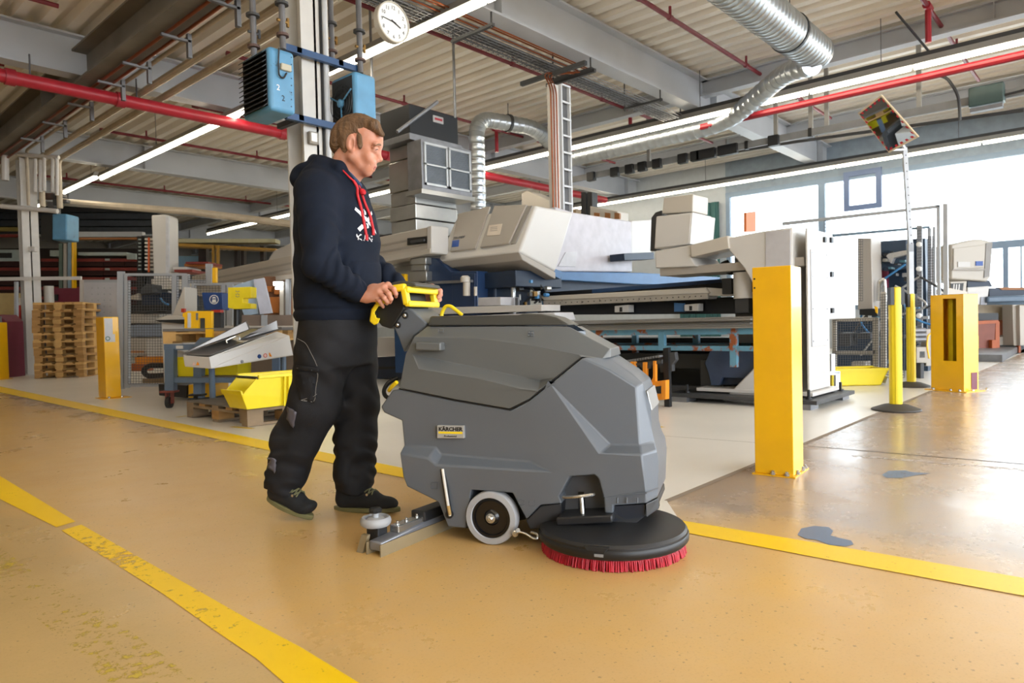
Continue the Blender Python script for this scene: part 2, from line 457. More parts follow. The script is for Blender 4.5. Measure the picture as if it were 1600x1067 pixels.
# ---------------------------------------------------------------- window wall
def glass_mat(name='window_glass'):
    m = bpy.data.materials.new(name); m.use_nodes = True
    nt = m.node_tree; N = nt.nodes; L = nt.links; N.remove(N['Principled BSDF'])
    t = N.new('ShaderNodeBsdfTransparent'); t.inputs[0].default_value = (0.93, 0.96, 0.97, 1)
    g = N.new('ShaderNodeBsdfGlossy'); g.inputs['Roughness'].default_value = 0.03
    f = N.new('ShaderNodeFresnel'); f.inputs[0].default_value = 1.45
    mx = N.new('ShaderNodeMixShader'); L.new(f.outputs[0], mx.inputs[0]); L.new(t.outputs[0], mx.inputs[1]); L.new(g.outputs[0], mx.inputs[2])
    L.new(mx.outputs[0], N['Material Output'].inputs[0]); return m
M_glass = glass_mat()
M_frame = mat('blue_grey_window_frame', '7F93A8', 0.45, var=0.05)
M_frame_d = mat('slate_casement_frame', '66779A', 0.45, var=0.05)
def wbox(a0, a1, z0, z1, t=0.12, b=WB):
    m_ = MB(); m_.box(AB(a0, b, z0), A_ * (a1 - a0), B_ * t, Z_ * (z1 - z0)); return m_
WA0, WA1, WZ0, WZ1 = -7.0, 8.85, 1.0, 4.48
struct(wbox(WA1, 38, 0, 5.6, 0.2).build('wall_right', M_wallR))
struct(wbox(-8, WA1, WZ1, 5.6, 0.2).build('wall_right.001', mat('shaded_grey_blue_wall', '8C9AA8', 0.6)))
struct(wbox(-8, WA1, 0, WZ0, 0.2).build('wall_right.002', M_wallR))
win = thing('window_1', 'long band of bright glazing with blue grey frames in the right wall', 'window', AB(1, WB, 0)); struct(win)
wbox(WA0, WA1, WZ1 - 0.13, WZ1, 0.14, WB - 0.02).build('window_frame', M_frame, win)
wbox(WA0, WA1, WZ0, WZ0 + 0.12, 0.14, WB - 0.02).build('window_frame', M_frame, win)
wbox(WA0, 3.0, 2.3, 2.46, 0.14, WB - 0.02).build('transom', M_frame, win)
muls = [(WA1 - .12, .12), (6.1, .17), (2.15, .1), (1.9, .03), (-1.5, .12), (-4.5, .12), (WA0, .12)]
for a, w in muls:
    full = a in (WA1 - .12, 6.1, WA0)
    wbox(a, a + w, WZ0, WZ1 if full or a < 0 else 2.3, 0.12, WB - 0.01).build('mullion', M_frame, win)
edges = [WA0, -4.5, -1.5, 2.15, 6.17, 8.85]
for i in range(5):
    wbox(edges[i] + .06, edges[i + 1] - .02, WZ0 + .1, WZ1 - .1, 0.012, WB + 0.05).build('pane', M_glass, win)
# opening casement
cs = [PV(x, y, AB(0, WB - .03), A_) for x, y in ((1318, 269), (1376, 262), (1378, 323), (1321, 331))]
fa = [c.dot(A_) for c in cs]; a0_, a1_ = min(fa), max(fa); z0_, z1_ = (cs[2].z + cs[3].z) / 2, (cs[0].z + cs[1].z) / 2
cf = MB(); t_ = 0.13
for o_, dx, dz in (((a0_, z0_), a1_ - a0_, t_), ((a0_, z1_ - t_), a1_ - a0_, t_), ((a0_, z0_ + t_), t_, z1_ - z0_ - 2 * t_), ((a1_ - t_, z0_ + t_), t_, z1_ - z0_ - 2 * t_)):
    cf.box(AB(o_[0], WB - .06, o_[1]), A_ * dx, B_ * 0.1, Z_ * dz)
cf.build('casement', M_frame_d, win)
# dark green roller curtain left of the glazing
M_teal = mat('dark_teal_curtain', '35605F', 0.7, stretch=(6, 6, 0.4), vscale=2, var=0.3)
cu = MB(); n = 14
for i in range(n): cu.box(AB(9.0 + i * 0.09, WB - .16 - (i % 2) * .03, 0.05), A_ * 0.11, B_ * 0.04, Z_ * 4.2)
tag(cu.build('strip_curtain', M_teal), 'dark teal hanging curtain beside the bright glazing', 'curtain')

# ---------------------------------------------------------------- strip lights
M_lamp = mat('fluorescent_tube', 'FFF3DA', 0.4, var=0.0, emit=12.0)
M_tray = mat('lamp_housing', '94928D', 0.45, var=0.05)
M_dark = mat('dark_grey_steel', '3A3B3D', 0.5, var=0.15)
M_black = mat('black_plastic', '17181A', 0.45, var=0.1)
M_wire = mat('thin_wire', '55555A', 0.5)
M_galv = mat('galvanised_tray', '85868A', 0.5, metal=0.6, var=0.2)
def lamp_row(b, a0, a1, z, label, seg=1.5, rail=True):
    root = thing('strip_light', label, 'ceiling light', AB((a0 + a1) / 2, b, z), 'rows of fluorescent strip lights')
    h = MB()
    h.prism([AB(a0, b - .09, z + .03), AB(a0, b + .09, z + .03), AB(a0, b + .05, z + .13), AB(a0, b - .05, z + .13)], A_ * (a1 - a0))
    h.build('lamp_housing', M_tray, root)
    if rail:
        r = MB(); r.box(AB(a0, b - .04, z + .135), A_ * (a1 - a0), B_ * .08, Z_ * .06); r.build('mounting_rail', M_dark, root)
    k = a0
    while k < a1 - 0.2:
        e = min(k + seg - .05, a1)
        t = MB(); t.tube([AB(k, b, z), AB(e, b, z)], 0.031, 8); t.build('tube', M_lamp, root, smooth=True)
        k += seg
    k = a0 + .4
    while k < a1: w = MB(); w.cyl(AB(k, b, z + .19), AB(k, b, ZD + .03), 0.006, 5); w.build('hanger', M_wire, root); k += 3.0
lamp_row(5.76, -6.5, 18.2, 4.5, 'fluorescent strip light row passing behind the round clock', rail=False)
lamp_row(5.75, 18.45, 21.0, 4.57, 'short fluorescent strip light left of the long row by the red pipe', rail=False)
lamp_row(11.8, -6.5, 26, 4.5, 'long fluorescent strip light row above the white machines with red pipe below')
lamp_row(18.05, -6.5, 26, 4.5, 'fluorescent strip light row just above the window glazing')
lamp_row(5.75, 23.3, 24.3, 4.55, 'tiny far fluorescent strip light beside the far left column', rail=False)
for b_, w_ in ((-0.3, 'added unseen overhead behind the viewer'), (-7.0, 'added unseen far behind the viewer')):  # unseen rows added behind the viewer as fill light
    lamp_row(b_, -6.5, 24 if b_ < -2 else 7, 4.5, 'fluorescent strip light row ' + w_, seg=3)

# ---------------------------------------------------------------- pipes
M_red = mat('red_pipe_paint', '9E2230', 0.4, var=0.15)
M_redd = mat('dark_red_pipe_paint', '7E2430', 0.45, var=0.15)
def pipe(name, pts, r, m, label, cat='pipe', n=10, group=None, rad=0.15):
    b = MB(); b.tube(arc_path(pts, rad), r, n)
    return tag(b.build(name, m, smooth=True), label, cat, group)
def sprinkler(a, b0, b1, label, drops=(), z=5.15):
    root = thing('sprinkler_pipe', label, 'pipe', AB(a, b0, z), 'thin red sprinkler pipes under the roof')
    t = MB(); t.tube([AB(a, b0, z), AB(a, b1, z)], 0.032, 8); t.tube([AB(a, b0 - .03, z), AB(a, b0 + .08, z)], 0.045, 8); t.build('pipe', M_redd, root, smooth=True)
    k = b0 + .9
    while k < b1:
        h = MB(); h.cyl(AB(a, k, z), AB(a, k, z + .16), 0.02, 6); h.cyl(AB(a, k - .04, z), AB(a, k + .04, z), 0.042, 8); h.build('sprinkler_head', M_redd, root); k += 2.6
    for d in drops:
        h = MB(); h.cyl(AB(a, d, z), AB(a, d, z - .5), 0.04, 8); h.cyl(AB(a, d - .1, z), AB(a, d + .1, z), 0.055, 8); h.build('drop_pipe', M_red, root, smooth=True)
sprinkler(2.17, 9.9, 15.5, 'thin red sprinkler pipe nearest the hanging mirror', (11.3,))
sprinkler(4.94, 8.1, 16, 'thin red sprinkler pipe running towards the large silver duct')
sprinkler(7.7, 5.2, 16, 'thin red sprinkler pipe starting behind the clock', (12.3,))
sprinkler(10.53, 5.2, 16, 'thin red sprinkler pipe above the air unit', (11.3,))
sprinkler(10.53, -8, 2.9, 'dark red sprinkler pipe end at the top left corner')
sprinkler(13.4, -8, 2.9, 'second dark red sprinkler pipe end at the left edge')
sprinkler(13.4, 5.9, 11, 'dark red sprinkler pipe end above the left strip light')
sprinkler(16.3, 5.2, 16, 'dark red sprinkler pipe in the bay behind the left strip light')
sprinkler(19.1, 5.2, 16, 'dark red sprinkler pipe in the second bay behind the left strip light')
sprinkler(22.0, 5.2, 16, 'farthest dark red sprinkler pipe')
rp_ = thing('main_pipe', 'thick red main pipe crossing below the roof girder at left', 'pipe', AB(11.55, -8, 4.4))
t = MB(); t.tube([AB(11.55, -10, 4.4), AB(11.55, 17, 4.4)], 0.095, 14); t.build('pipe', mat('bright_red_pipe_paint', 'A81F2E', 0.4, var=0.12, spots=('8E8A86', 0.36, 1.6)), rp_, smooth=True)
for k in (-1.0, 2.5, 3.9, 6.6, 9.0):
    t = MB(); t.tube([AB(11.55, k, 4.4), AB(11.55, k + .12, 4.4)], 0.115, 14); t.build('coupling', M_red, rp_, smooth=True)
    t = MB(); t.cyl(AB(11.55, k + .3, 4.48), AB(11.55, k + .3, 4.78), 0.012, 6); t.build('hanger', M_wire, rp_)
pipe('supply_pipe', [AB(-6, 12.02, 4.40), AB(6.0, 12.02, 4.40)], 0.06, mat('supply_pipe_red', '861420', .4), 'red pipe running directly below the long strip light at right')
M_bpipe = mat('beige_pipe_paint', 'B8AB96', 0.5, var=0.12)
for i, (b, z, r) in enumerate(((4.3, 4.6, 0.055), (4.62, 4.6, 0.055), (4.05, 4.7, 0.03))):
    pipe('heating_pipe', [AB(4.0, b, z), AB(17.2, b, z), AB(17.2, b, 3.55)], r, M_bpipe, ['left of two thick beige heating pipes beside the roof girder', 'right of two thick beige heating pipes beside the roof girder', 'thin beige pipe hugging the roof girder'][i], group='heating pipes along the roof girder')
M_copper = mat('copper_pipe', '8E4D2C', 0.35, metal=0.7, var=0.2)
for i, (b, z) in enumerate(((3.62, 4.54), (3.76, 4.53))):
    pipe('copper_pipe', [AB(4.0, b, z), AB(24, b, z)], 0.022, M_copper, ['outer orange copper line under the roof girder', 'inner orange copper line under the roof girder'][i], group='copper lines under the girder')
# brackets under the girder
for nb_, k in enumerate((7.6, 8.9, 10.2, 11.2, 12.6, 14, 15.4)):
    m_ = MB(); m_.box(AB(k, 3.55, 4.49), A_ * .05, B_ * .36, Z_ * .03); m_.box(AB(k, 3.87, 4.3), A_ * .06, B_ * .05, Z_ * .3)
    tag(m_.build('pipe_bracket', M_galv), ['first', 'second', 'third', 'fourth', 'fifth', 'sixth', 'seventh'][nb_] + ' grey bracket under the roof girder, counted from the heaters', 'bracket', 'pipe brackets under the girder')

# ---------------------------------------------------------------- silver ducts
def duct_mat(name='spiral_duct_steel', col='B9C0C6', r=0.33):
    return mat(name, col, r, metal=0.9, var=0.12, vscale=5, bump=0.03, bscale=20)
M_duct = duct_mat()
M_band = mat('dark_duct_band', '4D5154', 0.4, metal=0.6)
def ribbed(path, r, pitch, m, name, parent=None, n=24, rib=0.012):
    """duct with raised spiral seams at a regular pitch"""
    path = [V(p) for p in path]; P_ = []; Rr = []
    for i in range(len(path) - 1):
        L_ = (path[i + 1] - path[i]).length; k = max(1, int(L_ / pitch))
        for j in range(k):
            t = j / k; e = min(0.25 / k, 0.2 / k)
            for dt, rr in ((0, r), (0.55 / k, r), (0.62 / k, r + rib), (0.78 / k, r + rib), (0.85 / k, r)):
                P_.append(path[i].lerp(path[i + 1], t + dt)); Rr.append(rr)
    P_.append(path[-1]); Rr.append(r)
    b = MB(); b.tube(P_, Rr, n); return b.build(name, m, parent, smooth=True)
ZK = 4.7
e1 = PZ(1272, 82, ZK)
big = thing('spiral_duct', 'large silver spiral duct at the top right ending in a cap', 'duct', e1)
aD = e1.dot(A_); bD = e1.dot(B_)
ribbed([AB(aD, bD - 7.5, ZK), AB(aD, bD, ZK)], 0.25, 0.11, M_duct, 'duct_wall', big)
t = MB(); t.lathe(AB(aD, bD, ZK), B_, [(0.25, 0), (0.262, 0.0), (0.262, 0.06), (0.2, 0.075), (0, 0.08)], 24, False); t.build('end_cap', M_duct, big, smooth=True)
t = MB(); t.lathe(AB(aD, bD - 1.0, ZK), B_, [(0.25, 0), (0.275, 0), (0.275, 0.05), (0.25, 0.05)], 24, False); t.build('clamp_band', M_band, big)
for k in (0.95, 3.2):
    t = MB(); t.cyl(AB(aD, bD - k, ZK + .25), AB(aD, bD - k, ZD), 0.008, 5); t.build('hanger', M_wire, big)
br = thing('branch_duct', 'silver branch duct bending down from the large duct and along the strip light', 'duct', PV(1140, 190, AB(0, 12.15), A_))
pth = arc_path([AB(aD - .02, bD - .15, ZK - .22), PY(1226, 114, 10.9), PV(1136, 192, AB(0, 12.15), A_), AB(9.6, 12.15, 4.38)], 0.5, 5)
ribbed(pth, 0.155, 0.16, M_duct, 'duct_wall', br, 20, 0.008)
vp = thing('elbow_duct', 'silver duct rising from behind the white machine with a double elbow', 'duct', W(-.73, 13))
u0, u1, u2 = PZ(744, 184, 4.95), PZ(838, 200, 4.95), PV(869, 234, AB(0, 12.05), A_)
v0 = V((u0.x, u0.y, 0)); dv = (u1 - u0).normalized()
pth = arc_path([v0 + Z_ * 1.2, u0, u1, u2, u2 + (u2 - u1) * 0.25], 0.36, 7)
ribbed(pth, 0.155, 0.14, M_duct, 'duct_wall', vp, 20, 0.006)
t = MB(); t.lathe(u0.lerp(u1, .5), dv, [(0.155, 0), (0.18, 0), (0.18, 0.06), (0.155, 0.06)], 20, False); t.build('clamp_band', M_band, vp)
t = MB(); t.cyl(u0.lerp(u1, .52) + Z_ * .15, u0.lerp(u1, .52) + Z_ * (ZD - 4.95), 0.01, 5); t.build('hanger', M_wire, vp)

# ---------------------------------------------------------------- cable tray, copper lines and ladder
M_galv = mat('galvanised_tray', '85868A', 0.5, metal=0.6, var=0.2)
tr = thing('cable_tray', 'wire mesh cable tray hanging under the large grey roof beam', 'cable tray', AB(6.4, 6, 4.6))
mb = MB()
for j in range(6): mb.tube([AB(6.27 + j * .06, 3.9, 4.56), AB(6.27 + j * .06, 13, 4.56)], 0.007, 4)
for z in (4.60, 4.64): mb.tube([AB(6.25, 3.9, z), AB(6.25, 13, z)], 0.008, 4); mb.tube([AB(6.59, 3.9, z), AB(6.59, 13, z)], 0.008, 4)
k = 3.9
while k < 13: mb.box(AB(6.25, k, 4.555), A_ * .34, B_ * .008, Z_ * .008); k += .1
mb.build('tray_mesh', M_galv, tr, kind='stuff')
cb = MB()
for j in range(7): cb.tube([AB(6.30 + j * .042, 3.9, 4.585 + (j % 3) * .012), AB(6.30 + j * .042, 13, 4.585 + (j % 2) * .014)], 0.017, 5)
cb.build('cable_bundle', mat('grey_cables', '5D5E60', 0.6), tr, kind='stuff')
for k in (4.2, 6.3, 8.4, 10.4, 12.4):
    m_ = MB(); m_.box(AB(5.9, k, 4.52), A_ * .75, B_ * .05, Z_ * .035); m_.cyl(AB(5.93, k + .02, 4.5), AB(5.93, k + .02, ZB), .012, 6); m_.cyl(AB(6.63, k + .02, 4.5), AB(6.63, k + .02, ZD), .012, 6)
    m_.build('tray_bracket', M_dark, tr)
lad = PV(882, 325, AB(6.2, 0), B_); la, lb = lad.dot(A_), lad.dot(B_)
for i, (a, z) in enumerate(((6.02, 4.58), (6.1, 4.60), (6.18, 4.58))):
    top = AB(a, lb - .02 - .06 * i, z)
    pipe('copper_pipe', [AB(a, 4.0, z), AB(a, lb + .55, z), AB(la + .12, lb - .16 - .065 * i, 4.42), AB(la - .02, lb - .16 - .065 * i, 4.2), AB(la - .02, lb - .16 - .065 * i, 1.4)], 0.011, M_copper,
         ['first copper line', 'second copper line', 'third copper line'][i] + ' along the grey beam dropping beside the white ladder', group='copper lines on the grey beam')
ld = thing('cable_ladder', 'white vertical cable ladder on a cream post in front of the strip light', 'cable ladder', V((lad.x, lad.y, 0)))
m_ = MB(); m_.box(AB(la + .02, lb - .2, 0.02), A_ * .1, B_ * .14, Z_ * 4.25); m_.build('post', M_col, ld)
M_lad = mat('white_ladder_paint', 'D3D6DA', 0.4, var=0.05)
for d in (0, .2):
    m_ = MB(); m_.box(AB(la, lb + d - .02, 1.0), A_ * .06, B_ * .025, Z_ * 3.3); m_.build('side_rail', M_lad, ld)
m_ = MB(); m_.box(AB(la + .05, lb, 1.0), A_ * .01, B_ * .19, Z_ * 3.3); m_.build('cable_bundle', mat('grey_cables', '5D5E60'), ld)
k = 1.1
while k < 4.3:
    m_ = MB(); m_.box(AB(la - .01, lb, k), A_ * .02, B_ * .2, Z_ * .025); m_.build('rung', M_lad, ld); k += .245
m_ = MB(); m_.box(AB(5.7, lb - .12, 4.42), A_ * 1.2, B_ * .06, Z_ * .06); m_.box(AB(5.8, lb + .25, 4.44), A_ * .9, B_ * .05, Z_ * .05)
m_.build('cross_arm', M_dark, ld)

# busbar with tap-off boxes
bb = thing('busbar', 'grey busbar trunking with black tap boxes above the machines', 'busbar', AB(4, 13.2, 4.2))
m_ = MB(); m_.box(AB(.2, 13.17, 4.14), A_ * 10.2, B_ * .05, Z_ * .13); m_.build('trunking', mat('busbar_grey', '7C7C7C', 0.5), bb)
for k in (1.5, 3.2, 4.4, 5.6):
    m_ = MB(); m_.box(AB(k, 13.15, 4.125), A_ * .06, B_ * .09, Z_ * .16); m_.build('joint_clamp', M_black, bb)
for px in (925, 962, 985, 1005, 1028, 1068, 1088, 1112, 1146, 1210):
    a = PV(px, 300, AB(0, 13.2), A_).dot(A_)
    m_ = MB(); m_.box(AB(a - .12, 13.1, 4.08), A_ * (.2 + .2 * (px in (1112, 1146))), B_ * .12, Z_ * .2); m_.build('tap_box', M_black, bb, bevel=.01)
for px in (1270, 1295, 1440, 1215, 1015):
    a = PV(px, 200, AB(0, 13.2), A_).dot(A_)
    m_ = MB(); m_.box(AB(a, 13.18, 4.2), A_ * .07, B_ * .05, Z_ * 1.1); m_.build('hanger', M_tray, bb)
a = PV(1541, 152, AB(0, 13.1), A_).dot(A_)
db_ = thing('distribution_box', 'dark green distribution box on the right end of the busbar', 'electrical box', AB(a, 13.05, 4.0))
m_ = MB(); m_.box(AB(a - .24, 12.98, 4.06), A_ * .46, B_ * .18, Z_ * .3); m_.build('housing', mat('dark_green_enamel', '3E5452', 0.4), db_, bevel=.02)
m_ = MB(); m_.box(AB(a - .22, 12.99, 3.98), A_ * .42, B_ * .14, Z_ * .06); m_.build('terminal_strip', M_galv, db_)
pipe('power_cable', [AB(a - .24, 13.05, 4.16), AB(a - .7, 13.1, 4.2), AB(a - 1.0, 13.2, 4.5), AB(a - 1.3, 13.3, 4.7)], 0.02, M_black, 'black cable curving up from the dark green box', 'cable', rad=.3)
pipe('conduit', [PV(870, 283, AB(0, 14), A_), PV(1240, 222, AB(0, 14), A_), PV(1600, 172, AB(0, 14), A_)], 0.03, M_dark, 'long dark conduit below the busbar', 'conduit')
pipe('conduit', [PV(1228, 170, AB(0, 12.6), A_), PV(1476, 116, AB(0, 12.6), A_), PV(1498, 148, AB(0, 12.6), A_), PV(1500, 188, AB(0, 12.6), A_)], 0.022, M_dark, 'thin dark conduit below the red pipe with a bent end', 'conduit')
pipe('tie_rod', [PZ(1400, 19, 5.25), PZ(1458, 88, 4.8)], 0.018, M_black, 'black diagonal rod under the roof at upper right', 'rod')

# ---------------------------------------------------------------- clock
ck = PY(612, 36, 7.0)
cl = thing('wall_clock', 'round white clock with black numerals hanging in front of the strip light', 'clock', ck)
nC = -A_; xC = B_
M_white = mat('white_enamel', 'E4E4E2', 0.4, var=0.03)
t = MB(); t.lathe(ck - nC * .04, nC, [(0.17, 0), (0.198, 0.005), (0.2, 0.03), (0.2, 0.075), (0.195, 0.08), (0.188, 0.08), (0.186, 0.07)], 40, False)
t.lathe(ck - nC * .04, nC, [(0, 0), (0.17, 0)], 40, False); t.build('case', mat('cream_clock_case', 'C9C2B4', 0.35), cl, smooth=True)
t = MB(); t.lathe(ck + nC * .028, nC, [(0, 0), (0.188, 0)], 40, False); t.build('dial', M_white, cl)
for hN in range(1, 13):
    an = math.radians(90 - hN * 30); s = .052
    c_ = ck + nC * .0295 + xC * math.cos(an) * .142 + Z_ * (math.sin(an) * .142 - .018)
    text_mesh(cl, 'numeral', str(hN), c_, xC, Z_, s, M_black, 'CENTER')
for i in range(60):
    pass
def hand(ang, L_, w):
    an = math.radians(90 - ang); d = xC * math.cos(an) + Z_ * math.sin(an); nn = nC.cross(d)
    t = MB(); t.prism([ck + nC * .031 - d * .03 - nn * w, ck + nC * .031 + d * L_ - nn * w * .6, ck + nC * .031 + d * L_ + nn * w * .6, ck + nC * .031 - d * .03 + nn * w], nC * .003)
    return t
hand(46 * 6, .135, .006).build('minute_hand', M_black, cl); hand(113, .095, .009).build('hour_hand', M_black, cl)
t = MB(); t.cyl(ck + Z_ * .2, V((ck.x, ck.y, ZD)), .012, 8); t.build('hanger', M_tray, cl)

# ---------------------------------------------------------------- unit heaters on the column
M_hblue = mat('light_blue_heater_enamel', '5B93B8', 0.4, var=0.12, spots=('3C4A52', 0.32, 5))
M_hdark = mat('sooty_louvre', '25282B', 0.55, var=0.2)
M_dblue = mat('dark_blue_steel', '1F4570', 0.4, var=0.15)
def heater(label, a0, a1, b0, b1, z0, z1, fan):
    root = thing('unit_heater', label, 'heater', AB((a0 + a1) / 2, (b0 + b1) / 2, z0))
    t = MB(); t.box(AB(a0, b0 + .03, z0), A_ * (a1 - a0), B_ * (b1 - b0 - .03), Z_ * (z1 - z0)); t.build('housing', M_hblue, root, bevel=.035, seg=3, smooth=True)
    t = MB(); t.box(AB(a0 + .035, b0 + .024, z0 + .04), A_ * (a1 - a0 - .07), B_ * .012, Z_ * (z1 - z0 - .08)); t.build('backing', M_black, root)
    if not fan:
        k = z0 + .05
        while k < z1 - .03:
            t = MB(); t.box(AB(a0 + .03, b0 + .02, k), A_ * (a1 - a0 - .06), B_ * -.035 + Z_ * -.03, Z_ * .008); t.build('louvre', M_hdark, root); k += .042
    else:
        c = AB((a0 + a1) / 2, b0 + .01, (z0 + z1) / 2)
        for r in (.06, .1, .14, .175):
            t = MB(); t.tube([c + A_ * r * math.cos(q * .2618) + Z_ * r * math.sin(q * .2618) for q in range(24)], .004, 5, closed=True); t.build('guard_ring', M_hdark, root)
        for q in range(3):
            d = A_ * math.cos(q * 2.09 + .5) + Z_ * math.sin(q * 2.09 + .5)
            t = MB(); t.tube([c, c + d * .2], .008, 6); t.build('guard_arm', M_hblue, root)
            d2 = A_ * math.cos(q * 2.09 + 1.4) + Z_ * math.sin(q * 2.09 + 1.4); e = B_.cross(d2)
            t = MB(); t.prism([c + B_ * .008 + d2 * .03 - e * .02, c + B_ * .008 + d2 * .16 - e * .06, c + B_ * .008 + d2 * .16 + e * .05, c + B_ * .008 + d2 * .03 + e * .03], B_ * .004); t.build('fan_blade', M_hdark, root)
        t = MB(); t.lathe(c + B_ * .02, -B_, [(.04, 0), (.04, .04), (.02, .05)], 16); t.build('fan_hub', M_hblue, root)
    return root
h1 = heater('light blue unit heater with dark louvres left of the cream column', 5.55, 6.04, 3.07, 3.35, 2.73, 3.28, False)
jb = MB(); jb.box(PV(440, 108, AB(5.52, 0), B_), B_ * .1, A_ * .05, Z_ * .06); jb.build('junction_box', mat('cream_box', 'B9B39F', 0.5), h1, bevel=.01)
p = [PV(x, y, AB(5.53, 0), B_) for x, y in ((436, 75), (435, 98), (436, 118), (443, 123), (448, 114))]
t = MB(); t.tube(arc_path(p, .05), .008, 6); t.build('cable', M_black, h1)
text_mesh(h1, 'stencil', '2', PV(440, 157, AB(5.547, 0), B_), B_, Z_, .07, M_black)
text_mesh(h1, 'stencil', '2', PV(432, 140, AB(5.547, 0), B_), B_, Z_, .07, M_white)
t = MB()
for q in range(8): t.box(PV(455, 90 + q * 11, AB(5.546, 0), B_), B_ * .008, A_ * .006, Z_ * .008)
t.build('rivets', M_hdark, h1, kind='stuff')
h2 = heater('light blue unit heater with round fan right of the cream column', 5.55, 5.95, 3.95, 4.24, 2.73, 3.29, True)
text_mesh(h2, 'stencil', '2', PV(568, 183, AB(5.547, 0), B_), B_, Z_, .06, mat('heater_stencil', '3A6F95', 0.5))
hb = thing('heater_bracket', 'dark blue steel bracket frame clamping both heaters to the column', 'bracket', AB(5.75, 3.7, 2.7))
for z in (3.36, 2.74):
    t = MB(); t.box(AB(5.72, 3.36, z), A_ * .05, B_ * .8, Z_ * .06); t.build('rail', M_dblue, hb)
    t = MB(); t.box(AB(5.72, 3.48, z + .01), A_ * .4, B_ * .05, Z_ * .05); t.build('strut', M_black, hb)
    t = MB(); t.box(AB(5.72, 3.93, z + .01), A_ * .3, B_ * .05, Z_ * .05); t.build('strut', M_black, hb)
M_ipipe = mat('grey_iron_pipe', '6B6A6C', 0.5, metal=0.3, var=0.2)
M_rust = mat('rusty_flange', '5C4640', 0.7, var=0.25)
for i, (px, pyb, a) in enumerate(((397, 86, 5.9), (442, 68, 5.7), (563, 106, 5.7), (519, 92, 6.1))):
    base = PV(px, pyb, AB(a, 0), B_)
    root = thing('heater_riser', ['dark riser pipe with flanges above the louvres of the left heater', 'dark riser pipe with rusty flange on top of the left heater', 'dark riser pipe with rusty flange on top of the right heater', 'dark riser pipe just right of the cream column'][i], 'pipe', base, 'riser pipes of the unit heaters')
    t = MB(); t.tube([base - Z_ * .05, V((base.x, base.y, 4.7))], .028, 10); t.build('pipe', M_ipipe, root, smooth=True)
    for k, r in ((.06, .055), (.34, .06)):
        t = MB(); t.lathe(base + Z_ * k, Z_, [(.028, 0), (r, .002), (r, .024), (.028, .026)], 16); t.build('flange', M_rust if k < .2 else M_dark, root)
    t = MB(); t.cyl(base + Z_ * .2 - B_ * .05, base + Z_ * .2 + B_ * .05, .014, 8); t.cbox(base + Z_ * .2 + B_ * .055, .02, .02, .08); t.build('valve', mat('brass_valve', '8C6B35', 0.4, metal=.6) if i else M_dark, root)
pipe('conduit', [PV(513, 250, AB(5.8, 0), B_) - Z_ * 1.5, V((*PV(513, 250, AB(5.8, 0), B_).xy, 4.6))], .024, mat('light_grey_conduit', 'B6B8BA', .4), 'pale grey conduit running down the cream column', 'conduit')
pipe('conduit', [PV(508, 250, AB(5.82, 0), B_) - Z_ * 1.5, V((*PV(508, 250, AB(5.82, 0), B_).xy, 4.6))], .02, M_black, 'black conduit running down the cream column', 'conduit')
sk = PV(489, 216, AB(5.8, 0), B_)
so = thing('socket_box', 'small worn socket box on the cream column below the heater bracket', 'socket', sk)
t = MB(); t.cbox(sk, .1, .05, .12, B_, A_); t.build('housing', mat('grimy_plastic', '8B857C', .6), so, bevel=.01)
t = MB(); t.cbox(sk - A_ * .03 + B_ * -.01, .06, .02, .08, B_, A_); t.build('cover', M_white, so)

# ---------------------------------------------------------------- air handling unit
M_sheet = mat('galvanised_sheet', 'A9A9A6', 0.28, metal=0.85, var=0.15, vscale=3, bump=0.06, bscale=3)
M_navy = mat('black_blue_cabinet', '0B0E13', 0.6, var=0.1)
AS = 0.9
def AH(a, b, z): return AB(7.5 + (a - 7.2), 6.35 + (b - 5.54), 0.16 + z * 1.04 - 0.02)
ah = thing('air_unit', 'sheet metal air unit with black top box and grilles behind the worker', 'air unit', AH(7.5, 5.9, 0))
t = MB(); t.box(AH(7.16, 5.44, 3.22), A_ * .66, B_ * .92, Z_ * .42); t.build('top_box', M_navy, ah, bevel=.008)
t = MB(); t.box(AH(7.12, 5.40, 3.14), A_ * .74, B_ * 1.0, Z_ * .09); t.build('cornice', M_galv, ah, bevel=.006)
z = 1.2
zs = [0.9, 1.25, 1.5, 1.72, 1.92, 2.12, 2.32, 2.52, 2.95, 3.14]
for i in range(len(zs) - 1):
    o_ = 0.012 if i % 2 else 0.0
    t = MB(); t.box(AH(7.2 - o_, 5.54 - o_, zs[i]), A_ * (.55 + 2 * o_), B_ * (.78 + 2 * o_), Z_ * (zs[i + 1] - zs[i])); t.build('casing', M_sheet, ah, bevel=.01)
t = MB(); t.box(AH(6.92, 5.43, 2.46), A_ * .3, B_ * .96, Z_ * .68); t.build('grille_box', M_galv, ah, bevel=.006)
for i in range(2):
    b_ = 5.47 + i * .455
    g = MB()
    for q in ((b_, 2.52, .43, .03), (b_, 3.05, .43, .03), (b_, 2.78, .43, .025)): g.box(AH(6.9, q[0], q[1]), A_ * .02, B_ * q[2], Z_ * q[3])
    for q in (b_, b_ + .40): g.box(AH(6.9, q, 2.52), A_ * .02, B_ * .03, Z_ * .56)
    gf = g.build('grille_frame', mat('bright_grille_frame', 'B9BDC0', .35, metal=.5), ah)
    k = 2.55
    s_ = MB()
    while k < 3.05: s_.box(AH(6.912, b_ + .02, k), A_ * .01, B_ * .39, Z_ * .012 + A_ * .008); k += .02
    s_.build('slats', mat('grille_slats', '4E5C66', .5), gf, kind='stuff')
t = MB(); t.box(AH(6.9, 5.40, 2.40), A_ * .34, B_ * 1.02, Z_ * .06); t.build('grille_sill', M_sheet, ah)
